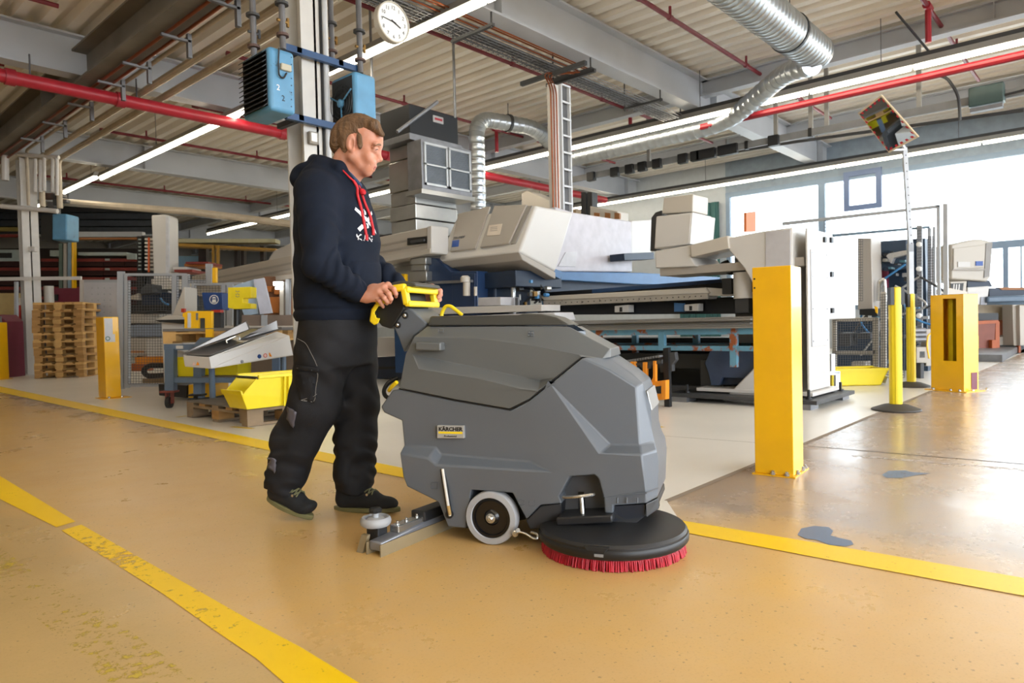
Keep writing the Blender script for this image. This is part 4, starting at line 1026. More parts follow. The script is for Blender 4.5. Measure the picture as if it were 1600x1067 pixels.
def relax(vs, fs, n=2, lam=0.5):
    e = np.concatenate([fs[:, [i, (i + 1) % 4]] for i in range(4)])
    for _ in range(n):
        acc = np.zeros_like(vs); cnt = np.zeros(len(vs))
        np.add.at(acc, e[:, 0], vs[e[:, 1]]); np.add.at(cnt, e[:, 0], 1); np.add.at(acc, e[:, 1], vs[e[:, 0]]); np.add.at(cnt, e[:, 1], 1)
        vs = vs * (1 - lam) + lam * acc / np.maximum(cnt, 1)[:, None]
    return vs
def person_mesh(name, pieces, m, parent, label=None):
    V_ = []; F_l = []; k = 0
    for vs, fs in pieces: V_.append(vs); F_l.append(fs + k); k += len(vs)
    vs = np.concatenate(V_); fs = np.concatenate(F_l)
    mf, ml = np.array(MF), np.array(ML)
    w = vs[:, :1] * mf + vs[:, 1:2] * ml; w[:, 2] += vs[:, 2]
    me = bpy.data.meshes.new(name); me.vertices.add(len(w)); me.vertices.foreach_set('co', w.ravel())
    me.loops.add(fs.size); me.loops.foreach_set('vertex_index', fs.ravel().astype(np.int32))
    me.polygons.add(len(fs)); me.polygons.foreach_set('loop_start', np.arange(0, fs.size, 4, dtype=np.int32)); me.polygons.foreach_set('loop_total', np.full(len(fs), 4, np.int32))
    me.polygons.foreach_set('use_smooth', np.ones(len(fs), bool)); me.update(calc_edges=True); me.validate(); me.materials.append(m)
    o = bpy.data.objects.new(name, me); C.objects.link(o); o.parent = parent
    if label: o['label'] = label
    return o
def pt(p): return PO + MF * p[0] + ML * p[1] + Z_ * p[2]       # local -> world
def hd(x, y, lat=0.0): return hp(490 + x / 7.62, 170 + y / 7.62, lat)
U = 1 / 7.62 / 345.0

man = thing('person', 'man in navy hooded sweatshirt and black work trousers pushing the floor scrubber', 'person', PO)
M_skin = mat('skin', 'CB9683', 0.5, var=0.07, vscale=40, col2='C58468', bump=0.08, bscale=300)
M_skin.node_tree.nodes['Principled BSDF'].inputs['Subsurface Weight'].default_value = 0.12
M_skin.node_tree.nodes['Principled BSDF'].inputs['Subsurface Radius'].default_value = (0.012, 0.005, 0.003)

# --- head
c0 = hd(525, 430)
H = Field(c0 - [.16, .105, .22], c0 + [.17, .105, .155], 0.0027)
H.add(H.ell(hd(520, 318), (.103, .073, .078), 0.12), .01)
H.add(H.ell(hd(690, 350), (.045, .052, .052)), .03)
H.add(H.ell(hd(598, 500), (.056, .058, .075), 0.25), .03)
for s in (-1, 1):
    H.add(H.cap(hd(470, 560, s * .048), hd(630, 735, s * .016), .026, .020), .03)
    H.add(H.ell(hd(655, 560, s * .034), (.024, .022, .030)), .02)
    H.add(H.cap(hd(776, 436, s * .010), hd(742, 428, s * .044), .0095, .009), .028)
    H.add(H.cap(hd(700, 640, s * .018), hd(655, 690, s * .022), .016, .015), .02)
H.add(H.ell(hd(630, 745), (.024, .024, .019)), .015)
H.add(H.ell(hd(560, 690), (.05, .038, .03), .6), .02)
for s in (-1, 1): H.cut(H.ell(hd(768, 492, s * .031), (.020, .017, .013)), .012)
H.add(H.cap(hd(772, 468), hd(786, 590), .0072, .010), .018)
for s in (-1, 1):
    H.add(H.ell(hd(731, 470, s * .031), (.0135, .0155, .0066), -.2), .006)
    H.add(H.ell(hd(726, 508, s * .031), (.0130, .0155, .0066), .3), .008)
H.add(H.ell(hd(787, 606), (.0135, .0112, .0105)), .008)
for s in (-1, 1): H.add(H.ell(hd(752, 620, s * .011), (.010, .007, .0085)), .006)
H.add(H.cap(hd(700, 678, -.018), hd(724, 684, 0), .0065, .0075), .010); H.add(H.cap(hd(724, 684, 0), hd(700, 678, .018), .0075, .0065), .010)
H.add(H.cap(hd(682, 714, -.016), hd(702, 720, 0), .0065, .008), .010); H.add(H.cap(hd(702, 720, 0), hd(682, 714, .016), .008, .0065), .010)
for s in (-1, 1): H.cut(H.cap(hd(736, 702, 0), hd(668, 668, s * .034), .0018), .003)
H.add(H.cap(hd(420, 520), hd(335, 900), .056, .064), .03)
H.add(H.cap(hd(540, 700), hd(400, 850), .030, .045), .03)
for s in (-1, 1):
    H.add(H.ell(hd(440, 405, s * .076), (.021, .009, .036), -.12), .006)
    H.add(H.ell(hd(455, 480, s * .074), (.011, .007, .014)), .006)
    H.cut(H.ell(hd(450, 415, s * .086), (.012, .012, .023), -.12), .004)
vs, fs = H.mesh(); head_piece = (relax(vs, fs, 1, .4), fs)

# --- hands
def hzl(x, y, ins):
    w = hz(x, y, ins); return loc(w)
def hand_points(shift=0.0):
    g = lambda x, y, i: hzl(x, y, i + .055) + np.array([shift, 0, 0])
    return dict(wr=g(195, 262, .060), fa=g(120, 235, .055), kn=[g(392, 152, .072), g(352, 178, .052), g(312, 214, .048), g(272, 250, .055)],
                p1=[g(446, 190, .058), g(400, 232, .040), g(358, 268, .038), g(314, 296, .046)],
                p2=[g(466, 232, .066), g(420, 278, .048), g(384, 302, .048), g(336, 330, .056)],
                tp=[g(466, 256, .078), g(412, 308, .062), g(382, 322, .060), g(348, 352, .070)],
                th=[g(270, 180, .080), g(350, 150, .108), g(420, 170, .118)])
def hand_field(hpnt, h=0.0021):
    allp = np.array([hpnt['wr'], hpnt['fa']] + hpnt['kn'] + hpnt['p1'] + hpnt['p2'] + hpnt['tp'] + hpnt['th'])
    fl = Field(allp.min(0) - .035, allp.max(0) + .035, h)
    fl.add(fl.cap(hpnt['fa'], hpnt['wr'], .029, .026), .01)
    for i, k in enumerate(hpnt['kn']):
        fl.add(fl.cap(hpnt['wr'] * .75 + k * .25, k, .021 - .001 * i, .0145), .012)
    fl.add(fl.ell((hpnt['wr'] + hpnt['kn'][1]) / 2 + np.array([0, .006, 0]), (.045, .02, .036), -.5), .015)
    rr = (.0098, .0100, .0096, .0086)
    for i in range(4):
        a, b, c_, d = hpnt['kn'][i], hpnt['p1'][i], hpnt['p2'][i], hpnt['tp'][i]; r = rr[i]
        f_ = fl.cap(a, b, r + .0022, r); f_ = smin(f_, fl.cap(b, c_, r + .0003, r - .0006), .003); f_ = smin(f_, fl.cap(c_, d, r - .0006, r - .002), .003)
        f_ = smin(f_, fl.ell(b, (r + .0012,) * 3), .003)
        fl.d = smin(fl.d, f_, .0035)
        fl.add(fl.ell(a, (.0125, .0115, .0125)), .006)
    th = hpnt['th']
    fl.d = smin(fl.d, smin(fl.cap(th[0], th[1], .015, .0115), fl.cap(th[1], th[2], .0115, .009), .004), .006)
    return fl
near_hand = hand_points(); hf = hand_field(near_hand); vs, fs = hf.mesh(); hand_piece = (relax(vs, fs, 1, .3), fs)
def flip_pt(p, sh): return np.array([p[0] + sh[0], -2 * PLAT - p[1] + sh[1], p[2] + sh[2]])
FSH = np.array([.060, 0.0, .004])
far_hand = {k: ([flip_pt(q, FSH) for q in v] if isinstance(v, list) else flip_pt(v, FSH)) for k, v in near_hand.items()}
hf2 = hand_field(far_hand, .0026); vs, fs = hf2.mesh(); hand2_piece = (relax(vs, fs, 1, .3), fs)

# --- the body under the clothes
SHn, ELn = hp(494, 300, -.175), hp(500, 410, -.245)
SHf, ELf = hp(500, 300, .175), hp(575, 412, .235)
WRn, WRf = near_hand['fa'], far_hand['fa']
def leg_pts(side):
    if side < 0: return [hp(515, 530, -.085), hp(490, 634, -.09), hp(447, 745, -.09), hp(445, 765, -.09)]
    return [hp(535, 530, .085), hp(562, 634, .09), hp(552, 745, .09), hp(551, 768, .09)]
lo = np.array([-.45, -.33, .02]); hi = np.array([.55, .35, 1.52])
Bd = Field(lo, hi, 0.012)
Bd.add(Bd.loft([(*hp(528, 490), .12, .155), (*hp(529, 440), .12, .15), (*hp(530, 380), .125, .155), (*hp(522, 320), .12, .165), (*hp(517, 280), .08, .15), (*hp(520, 258), .055, .06)]), .02)
Bd.add(Bd.cap(hp(520, 275), hp(545, 240), .06, .055), .03)
for sd_, (a, b, c_) in ((-1, (SHn, ELn, WRn)), (1, (SHf, ELf, WRf))):
    Bd.add(Bd.cap(a, b, .058, .045), .03); Bd.add(Bd.cap(b, c_, .043, .028), .02)
    L_ = leg_pts(sd_); Bd.add(Bd.cap(L_[0], L_[1], .085, .058), .03); Bd.add(Bd.cap(L_[1], L_[2], .058, .042), .02); Bd.add(Bd.cap(L_[2], L_[3], .042, .04), .02)
vs, fs = Bd.mesh()
body_o = person_mesh('body', [head_piece, hand_piece, hand2_piece, (vs, fs)], M_skin, man)

# eyes, brows, lips, nails
M_eye = mat('eye_white', 'D8D2CC', .2); M_iris = mat('iris', '3B3A38', .2)
M_hair = mat('brown_hair', '7A5A3C', 0.6, var=0.35, vscale=60, col2='4E3926', bump=0.8, bscale=330, stretch=(1, 1, .22))
for s in (-1, 1):
    c = hd(729, 491, s * .031)
    t = MB(); P_ = pt(c)
    t.lathe(P_, MF, [(.0001, -.0098), (.0055, -.0082), (.0098, 0), (.0082, .0055), (.0055, .0082), (.0001, .0098)], 16, False); e = t.build('eye', M_eye, body_o, smooth=True)
    t = MB(); t.lathe(P_ + MF * .0072 - Z_ * .003, MF - Z_ * .3, [(.0052, 0), (.0035, .0024), (.0001, .0032)], 14, False); t.build('iris', M_iris, body_o, smooth=True)
    # lids
    t = MB(); t.tube([pt(hd(752, 484, s * .020)), pt(hd(764, 482, s * .029)), pt(hd(738, 489, s * .046))], [.0012, .0018, .0012], 6); t.build('eyelashes', mat('dark_lashes', '3A2A22', .6), body_o, smooth=True)
    t = MB(); t.tube([pt(hd(797, 434, s * .012)), pt(hd(792, 424, s * .026)), pt(hd(768, 424, s * .044)), pt(hd(740, 436, s * .054))], [.0035, .0042, .0036, .002], 8); t.build('eyebrow', mat('brow_hair', '8A6A50', .6, bump=.4, bscale=300), body_o, smooth=True)
    t = MB(); t.tube([pt(hd(674, 668, s * .031)), pt(hd(708, 682, s * .021)), pt(hd(732, 691, s * .008)), pt(hd(738, 693, 0))], [.0018, .0036, .0042, .0044], 8); t.tube([pt(hd(672, 674, s * .030)), pt(hd(698, 698, s * .020)), pt(hd(718, 711, s * .008)), pt(hd(724, 713, 0))], [.0015, .0036, .0045, .0048], 8); t.build('lip', mat('lips', 'B0685F', .45), body_o, smooth=True)
M_nail = mat('fingernail', 'D9AE9C', .3)
for hpnt in (near_hand, far_hand):
    for i in range(4):
        a, b = hpnt['p2'][i], hpnt['tp'][i]; d = pt(b) - pt(a); d.normalize(); side = (-ML if hpnt is near_hand else ML)
        o_ = (side - d * side.dot(d)).normalized(); x = d.cross(o_)
        cc = pt(b) + o_ * (.0062 if i < 3 else .0054)
        t = MB(); t.add([cc - x * .0045 - d * .006, cc + x * .0045 - d * .006, cc + x * .0042 + d * .004 - o_ * .001, cc - x * .0042 + d * .004 - o_ * .001, cc + o_ * .0012 - d * .002], [(0, 1, 4), (1, 2, 4), (2, 3, 4), (3, 0, 4)]); t.build('fingernail', M_nail, body_o, smooth=True)

for s in (-1, 1):
    t = MB(); t.tube([pt(hd(660, 658, s * .0335)), pt(hd(690, 684, s * .026)), pt(hd(722, 700, s * .012)), pt(hd(734, 703, 0))], [.0008, .0013, .0014, .0014], 6); t.build('mouth_line', mat('mouth_shadow', '7A443C', .6), body_o, smooth=True)
# --- hair
Hr = Field(c0 - [.15, .10, .08], c0 + [.165, .10, .165], 0.0025)
Hr.d = Hr.ell(hd(500, 290), (.103, .0775, .080), .12)
Hr.cut(Hr.ell(hd(745, 425), (.066, .13, .062), .5), .012)
Hr.add(Hr.ell(hd(345, 385), (.044, .064, .062)), .02)
Hr.add(Hr.ell(hd(345, 455), (.040, .060, .034), .3), .03)
for l in (-.040, -.016, .012, .036):
    Hr.add(Hr.cap(hd(520, 165, l), hd(720, 200, l * .95), .030, .024), .012)
    Hr.add(Hr.cap(hd(720, 200, l * .95), hd(815, 305, l * .8), .022, .010), .012)
for s in (-1, 1):
    Hr.add(Hr.ell(hd(548, 385, s * .0645), (.013, .0062, .036), .05), .012)
    Hr.add(Hr.ell(hd(375, 400, s * .060), (.022, .016, .045)), .02)
    Hr.cut(Hr.ell(hd(448, 420, s * .085), (.021, .02, .034), -.1), .006)
# combed strands: fine ridges running back from the fringe
ph = (Hr.X - c0[0]) * 30 + (Hr.Z - c0[2]) * 90
Hr.d = Hr.d + .0011 * np.sin(Hr.Y * 620 + 2.2 * np.sin(ph)) + .0009 * np.sin(Hr.Y * 1130 + (Hr.X + Hr.Z) * 240 + 1.7 * np.sin(ph * 1.7) + 1)
vs, fs = Hr.mesh(); hair_o = person_mesh('hair', [(vs, fs)], M_hair, man)

# --- hooded sweatshirt
M_navy_c = mat('navy_cotton', '0F1726', 0.85, var=0.18, vscale=14, bump=0.35, bscale=700, spec=0.25)
lo = np.array([-.26, -.36, .80]); hi = np.array([.44, .36, 1.66])
S = Field(lo, hi, 0.0055)
tor = [(*hp(528, 501), .166, .192), (*hp(527, 492), .178, .200), (*hp(528, 470), .176, .198), (*hp(527, 430), .176, .196), (*hp(528, 380), .176, .198), (*hp(524, 335), .160, .205), (*hp(520, 300), .130, .195), (*hp(516, 272), .095, .15), (*hp(517, 258), .070, .10), (*hp(520, 250), .05, .06)]
S.add(S.loft(tor), .02)
S.add(S.ell(hp(520, 300, 0), (.12, .19, .075)), .04)
for sd_, (a, b, c_) in ((-1, (SHn, ELn, WRn)), (1, (SHf, ELf, WRf))):
    S.add(S.cap(a, b, .088, .068), .035)
    w = b + (c_ - b) * .90
    S.add(S.cap(b, w, .068, .047), .02)
    S.add(S.cap(b + (c_ - b) * .80, b + (c_ - b) * .95, .043, .041), .008)      # ribbed cuff
S.add(S.ell(hp(486, 268, 0), (.062, .098, .032), .35), .03)                     # hood lying on the back
S.add(S.ell(hp(478, 285, 0), (.045, .10, .05), .3), .03)
for s in (-1, 1):
    S.add(S.cap(hp(500, 252, s * .082), hp(530, 262, s * .080), .028, .026), .02); S.add(S.cap(hp(530, 262, s * .080), hp(556, 296, s * .040), .026, .020), .02)
    S.add(S.cap(hp(492, 252, s * .05), hp(492, 252, 0), .026, .026), .02)
S.cut(S.cap(hp(522, 262), hp(545, 215), .055, .085), .012)
S.cut(S.cap(hp(540, 262), hp(575, 235), .050, .07), .01)
# hem rib and kangaroo pocket
S.cut(S.loft([(*(hp(528, 503) - [0, 0, .2]), .5, .5), (*hp(528, 502), .5, .5)]), .004)
dz = S.Z - hp(528, 484)[2]; S.d = S.d + .006 * np.exp(-(dz / .006) ** 2)
pk = np.maximum(np.abs(S.Z - hp(575, 440)[2]) - .085, np.abs(S.Y) - .15 + .35 * np.maximum(0, S.Z - hp(575, 440)[2])); S.d = np.where((S.X > .02), S.d - .005 * np.clip(-pk / .004, 0, 1), S.d)
# folds: sleeves bunch towards the elbow and cuff, the body drapes diagonally
def along(F, a, b):
    ba = b - a; return np.clip(((F.X - a[0]) * ba[0] + (F.Y - a[1]) * ba[1] + (F.Z - a[2]) * ba[2]) / ba.dot(ba), 0, 1)
def near(F, a, b, r): return np.exp(-np.maximum(0, F.cap(a, b, r)) / .03)
for sd_, (a, b, c_) in ((-1, (SHn, ELn, WRn)), (1, (SHf, ELf, WRf))):
    t = along(S, a, b); u = along(S, b, c_)
    S.d += near(S, a, b, .08) * .0032 * np.sin(t * 20 + 31 * S.X + 14 * S.Y + 2.6 * np.sin(S.Z * 15 + S.Y * 21 + 1)) * (t > .12) * np.clip(t * 1.4, 0, 1)
    S.d += near(S, b, c_, .07) * .0044 * np.sin(u * 27 + 19 * S.Y + 2.5 * np.sin(S.Z * 27 + S.X * 13)) * (u < .86) * (u > .02)
S.d += .0028 * np.sin((S.Z * 34 + S.X * 22) + 2.4 * np.sin(S.X * 11 - S.Z * 7 + S.Y * 9)) * np.clip((1.45 - S.Z) * 4, 0, 1) * np.clip((S.Z - .86) * 12, 0, 1)
vs, fs = S.mesh(); hood_o = person_mesh('hooded_sweatshirt', [(relax(vs, fs, 1, .4), fs)], M_navy_c, man)
# red drawcords and white chest print
M_cord = mat('red_drawcord', 'C81E2A', .6, bump=.3, bscale=500)
cd1 = [hp(552, 282, -.070), hp(560, 292, -.052), hp(566, 304, -.050), hp(574, 322, -.052), hp(582, 344, -.052), hp(588, 370, -.050)]
cd2 = [hp(558, 286, -.02), hp(566, 298, -.02), hp(578, 316, -.012), hp(590, 336, -.006), hp(596, 356, -.004), hp(598, 362, -.004)]
TS = sorted(tor, key=lambda q: q[2]); TZ = [q[2] for q in TS]
def front_of(S_, p, off):   # a local point carried along +x onto the front of the chest
    q = np.array(p, float); I = lambda i: np.interp(q[2], TZ, [k[i] for k in TS])
    x = I(0) + I(3) * math.sqrt(max(.05, 1 - (q[1] / I(4)) ** 2)) - .02
    for _ in range(30):
        i = np.clip(np.round((np.array([x, q[1], q[2]]) - S_.lo) / S_.h).astype(int), 0, np.array(S_.d.shape) - 1)
        dd = S_.d[tuple(i)]
        if dd > 0: break
        x += .003
    q[0] = x - .002 + off; return q
for nm, c_ in (('near', cd1), ('far', cd2)):
    P_ = [pt(front_of(S, p, .005)) for p in c_[1:]]
    P_ = [pt(c_[0])] + P_
    t = MB(); t.tube(arc_path(P_, .02, 4), .0060, 8); t.tube([P_[-1] + Z_ * .012, P_[-1] - Z_ * .012], .0068, 8); t.build('drawcord', M_cord, hood_o, smooth=True)
t = MB(); kn = pt(front_of(S, hp(563, 300, -.035), .012)); t.lathe(kn - Z_ * .014, Z_, [(.003, 0), (.011, .004), (.014, .012), (.011, .02), (.004, .026)], 12); t.tube([pt(front_of(S, hp(560, 296, -.045), .007)), kn, pt(front_of(S, hp(566, 296, -.015), .007))], .006, 8); t.build('cord_knot', M_cord, hood_o, smooth=True)
t = MB(); t.tube(arc_path([pt(hp(520, 251, -.088)), pt(hp(532, 262, -.094)), pt(hp(545, 276, -.088)), pt(hp(553, 283, -.072))], .02, 4), .0035, 6); t.build('hood_piping', M_cord, hood_o, smooth=True)
M_print = mat('white_print', 'D9D9DC', .8)
def printed(poly):         # flat ink lying on the chest: (across, height) outline
    b = MB(); vs = [pt(front_of(S, np.array([0, y, z]), .0015)) for (y, z) in poly]; b.add(vs, [tuple(range(len(vs)))]); return b
zc = hp(580, 350)[2]
k_ = MB()
def bar2(y0, z0, y1, z1, w):
    n = 6
    dy, dz_ = y1 - y0, z1 - z0; l = math.hypot(dy, dz_); ny, nz = -dz_ / l * w / 2, dy / l * w / 2
    L_ = [pt(front_of(S, np.array([0, y0 + dy * i / n + ny, zc + z0 + dz_ * i / n + nz]), .0018)) for i in range(n + 1)]
    R__ = [pt(front_of(S, np.array([0, y0 + dy * i / n - ny, zc + z0 + dz_ * i / n - nz]), .0018)) for i in range(n + 1)]
    k_.add(L_ + R__, [(i, i + 1, n + 2 + i, n + 1 + i) for i in range(n)])
bar2(-.085, .055, .035, -.035, .016); bar2(-.085, -.035, .035, .055, .016); bar2(-.03, .06, -.03, -.025, .012)
k_.build('chest_print', M_print, hood_o, recalc=False)
k_ = MB()
W5 = {'K': [(0, 0, 0, 1), (0, .5, 1, 1), (0, .5, 1, 0)], 'A': [(0, 0, .5, 1), (.5, 1, 1, 0), (.2, .4, .8, .4)], 'G': [(1, .8, .5, 1), (.5, 1, 0, .5), (0, .5, .5, 0), (.5, 0, 1, .4), (1, .4, .6, .4)]}
for i, ch in enumerate('KAG'):
    for (a, b, c_, d) in W5[ch]: bar2(-.095 + i * .030 + a * .021, -.078 + b * .026, -.095 + i * .030 + c_ * .021, -.078 + d * .026, .0045)
k_.build('chest_lettering', M_print, hood_o, recalc=False)
# shirt collar inside the hood
t = MB(); t.tube(arc_path([pt(hp(505, 250, -.062)), pt(hp(525, 256, -.070)), pt(hp(545, 270, -.060)), pt(hp(560, 286, -.030)), pt(hp(563, 290, 0))], .02, 4), .008, 8); t.build('shirt_collar', mat('blue_shirt', '2B3D5C', .8), man, smooth=True)

# --- trousers
M_trs = mat('black_work_cloth', '1C1C1F', 0.75, var=0.3, vscale=9, bump=0.4, bscale=500, spec=0.3)
lo = np.array([-.52, -.27, .02]); hi = np.array([.36, .27, 1.0])
T = Field(lo, hi, 0.006)
T.add(T.loft([(*hp(529, 478), .150, .176), (*hp(529, 510), .160, .182), (*hp(527, 540), .165, .186), (*hp(527, 570), .15, .18)]), .02)
LN = [(hp(514, 520, -.085), .115), (hp(505, 560, -.09), .112), (hp(490, 634, -.093), .105), (hp(462, 690, -.093), .102), (hp(449, 735, -.093), .082), (hp(443, 760, -.093), .076)]
LF = [(hp(540, 520, .085), .115), (hp(550, 570, .088), .105), (hp(557, 625, .09), .098), (hp(556, 690, .09), .090), (hp(553, 735, .09), .086), (hp(552, 762, .09), .080)]
for L_ in (LN, LF):
    for (a, ra), (b, rb_) in zip(L_, L_[1:]): T.add(T.cap(a, b, ra, rb_), .03)
for L_ in (LN, LF):
    (a, ra), (b, rb_) = L_[-2], L_[-1]; d = (b - a) / np.linalg.norm(b - a); e = b + d * .015
    side = (T.X - e[0]) * d[0] + (T.Y - e[1]) * d[1] + (T.Z - e[2]) * d[2]
    T.d = np.where((np.abs(T.Y - b[1]) < .088), smax(T.d, side, .004), T.d)
    for q, ((a, ra), (b, rb_)) in enumerate(zip(L_, L_[1:])):
        t = along(T, a, b); amp = (.001, .0028, .0055, .0075, .0065)[q]
        T.d += near(T, a, b, ra) * amp * np.sin(t * (5, 7, 10, 10, 7)[q] + 38 * T.X + 2.8 * np.sin(T.Z * 17 + T.Y * 24 + q)) * (.6 + .4 * np.sin(T.Z * 21 - T.X * 30 + T.Y * 18))
T.d += .0022 * np.sin(T.Z * 30 + 46 * T.X + 3 * np.sin(T.Z * 12 + T.Y * 9))
vs, fs = T.mesh(); trs = person_mesh('work_trousers', [(relax(vs, fs, 1, .4), fs)], M_trs, man)
# thigh pocket with pale stitching, and grey reflective inserts on the calf
def side_pt(px, py, F, off):    # nearest garment surface seen on the near side along the local -y direction
    p = hp(px, py, -.09); i = np.round((p - F.lo) / F.h).astype(int); i = np.clip(i, 0, np.array(F.d.shape) - 1)
    col = F.d[i[0], :, i[2]]; w = np.where(col < 0)[0]
    if not len(w): return pt(p)
    for _ in range(2):
        y = F.lo[1] + (w.min() - .5) * F.h; p = hp(px, py, y); i = np.clip(np.round((p - F.lo) / F.h).astype(int), 0, np.array(F.d.shape) - 1)
        c2 = F.d[i[0], :, i[2]]; w2 = np.where(c2 < 0)[0]
        if len(w2): w = w2
    p[1] = F.lo[1] + (w.min() - .5) * F.h - off
    return pt(p)
def zz(x, y): return 390 + x * .328, 480 + y * .328
pkq = [(238, 290), (335, 305), (330, 452), (236, 442)]
def patch(corners, nu, nv, m, nm, off, par=trs):
    c_ = [np.array(zz(*p)) for p in corners]; vs = []
    for j in range(nv + 1):
        for i in range(nu + 1):
            u, v = i / nu, j / nv; p = (c_[0] * (1 - u) + c_[1] * u) * (1 - v) + (c_[3] * (1 - u) + c_[2] * u) * v; vs.append(side_pt(p[0], p[1], T, off))
    b = MB(); b.add(vs, [(j * (nu + 1) + i, j * (nu + 1) + i + 1, (j + 1) * (nu + 1) + i + 1, (j + 1) * (nu + 1) + i) for j in range(nv) for i in range(nu)])
    o = b.build(nm, m, par, smooth=True, recalc=False); sm_ = o.modifiers.new('thick', 'SOLIDIFY'); sm_.thickness = .003; sm_.offset = 0; return o
patch(pkq, 8, 10, M_trs, 'thigh_pocket', .0045)
patch([(238, 275), (338, 290), (337, 312), (237, 298)], 8, 2, M_trs, 'pocket_flap', .008)
M_refl = mat('grey_insert', '55525A', .5)
patch([(198, 470), (226, 500), (210, 575), (186, 530)], 4, 6, M_refl, 'grey_insert', .003)
patch([(112, 690), (130, 730), (124, 790), (98, 765)], 4, 6, M_refl, 'grey_insert', .003)
M_st = mat('pale_stitching', '8F8C86', .8)
def stitch(pts, n=10):
    P_ = []
    for a, b in zip(pts, pts[1:]):
        for i in range(n): p = np.array(zz(*a)) * (1 - i / n) + np.array(zz(*b)) * i / n; P_.append(side_pt(p[0], p[1], T, .0065))
    Q_ = [P_[0]] + [(P_[max(0, i - 2)] + P_[i - 1] + P_[i] + P_[i + 1] + P_[min(len(P_) - 1, i + 2)]) / 5 for i in range(1, len(P_) - 1)] + [P_[-1]]
    t = MB(); t.tube(Q_, .0009, 4); t.build('stitching', M_st, trs)
stitch([(242, 288), (336, 304), (331, 450), (240, 440)]); stitch([(244, 148), (272, 168), (305, 235), (333, 285)]); stitch([(340, 410), (380, 418), (425, 428)])

# --- shoes
M_shoe = mat('black_suede', '17181A', .85, bump=.4, bscale=400); M_sole = mat('olive_sole', '6E6A45', .6, var=.2); M_lace = mat('olive_lace', '6B6A4A', .7)
def shoe(heel, toe, lat, lift):
    """heel, toe: pixels of the sole's two ends on the ground-near plane"""
    a, b = hp(*heel, lat), hp(*toe, lat)
    b[2] = max(b[2], .004)
    d = b - a; L_ = np.linalg.norm(d); d /= L_; yv = np.array([0, 1.0, 0]); up = np.cross(d, yv); up = up / np.linalg.norm(up)
    if up[2] < 0: up = -up
    q = lambda u, v, w: a + d * (u * L_) + yv * v + up * w
    lo = np.minimum(a, b) - [.06, .08, .02]; hi = np.maximum(a, b) + [.06, .08, .18]
    F = Field(lo, hi, .0045)
    F.add(F.cap(q(.16, 0, .055), q(.2, 0, .11), .040, .044), .02)
    F.add(F.cap(q(.2, 0, .05), q(.6, 0, .045), .042, .040), .02); F.add(F.cap(q(.30, 0, .085), q(.62, 0, .05), .036, .032), .03)
    F.add(F.ell(q(.80, 0, .036), (.058, .046, .030), -math.atan2(d[2], d[0])), .025)
    s_ = (F.X - a[0]) * up[0] + (F.Y - a[1]) * up[1] + (F.Z - a[2]) * up[2]; F.d = np.maximum(F.d, .020 - s_)
    vs, fs = F.mesh(); o = person_mesh('shoe', [(relax(vs, fs, 1, .3), fs)], M_shoe, man)
    foot = []
    for k in range(28):
        an = 2 * math.pi * k / 28; u = .5 + .52 * math.cos(an); w = (.037 + .007 * math.sin(max(0, u) * 3.1)) * math.sin(an); foot.append((u, w * (1 if abs(math.cos(an)) < .95 else .8)))
    t = MB(); t.prism([pt(q(u, w, .0)) for u, w in foot], pt(q(0, 0, .021)) - pt(q(0, 0, 0))); t.build('sole', M_sole, o, bevel=.004, smooth=True)
    def on_top(u, v):
        for k in np.linspace(.18, .03, 60):
            p = q(u, v, k); i = np.round((p - F.lo) / F.h).astype(int)
            if (i >= 0).all() and (i < np.array(F.d.shape)).all() and F.d[tuple(i)] < 0: return q(u, v, k + .005)
        return q(u, v, .06)
    t = MB()
    for i, u in enumerate((.36, .43, .50, .57, .63)):
        P_ = [pt(on_top(u + (.03 if i % 2 else -.02) * -k_ / 3, .032 * k_ / 3)) for k_ in range(-3, 4)]; t.tube(P_, .0032, 6); P_ = [pt(on_top(u + (.03 if i % 2 else -.02) * k_ / 3, .032 * k_ / 3)) for k_ in range(-3, 4)]; t.tube(P_, .0032, 6)
    for s in (-1, 1):
        p = pt(on_top(.36, -.006)); t.tube(arc_path([p, p - ML * .03 + MF * s * .02 + Z_ * .012, p - ML * .05 + MF * s * .028 - Z_ * .012, p - ML * .03 + MF * .008 * s - Z_ * .004], .015, 4), .0025, 6)
    t.build('laces', M_lace, o, smooth=True)
    t = MB()
    for u in (.40, .49, .58): t.lathe(pt(on_top(u, -.033)), -ML, [(.006, -.004), (.006, .004), (.003, .004)], 10)
    t.build('eyelets', M_chrome, o, kind='stuff')
    return o
shoe((418, 780), (487, 812), -.10, True)
shoe((524, 797), (624, 799), .09, False)
# ---------------------------------------------------------------- punching machine and its neighbours
M_mwhite = mat('machine_white', 'C9C6C2', 0.38, var=0.03, vscale=1.5)
M_mbeige = mat('machine_beige', 'BDB6AB', 0.42, var=0.03, vscale=1.5)
M_mgrey = mat('machine_warm_grey', 'A39C93', 0.45, var=0.03, vscale=1.5)
M_mblue = mat('machine_blue', '3F6C9C', 0.4, var=0.1)
M_mnavy = mat('machine_navy', '17283E', 0.45, var=0.15)
M_rblue = mat('rusty_light_blue', '5E8FA6', 0.55, var=0.15, spots=('8A4A24', 0.45, 5))
M_orange = mat('orange_enamel', 'E08A1C', 0.4, var=0.08)
M_yell = mat('safety_yellow', 'F2B90F', 0.34, var=0.05, coat=0.3)
M_alu = mat('brushed_aluminium', 'B9BABC', 0.35, metal=0.7, var=0.1, stretch=(1, 8, 8))
def onA(px, py, b): return PV(px, py, AB(0, b), A_)       # on the upright plane x = b (runs along the light rows)
def onB(px, py, a): return PV(px, py, AB(a, 0), B_)       # on the upright plane y = a (runs along the beams)
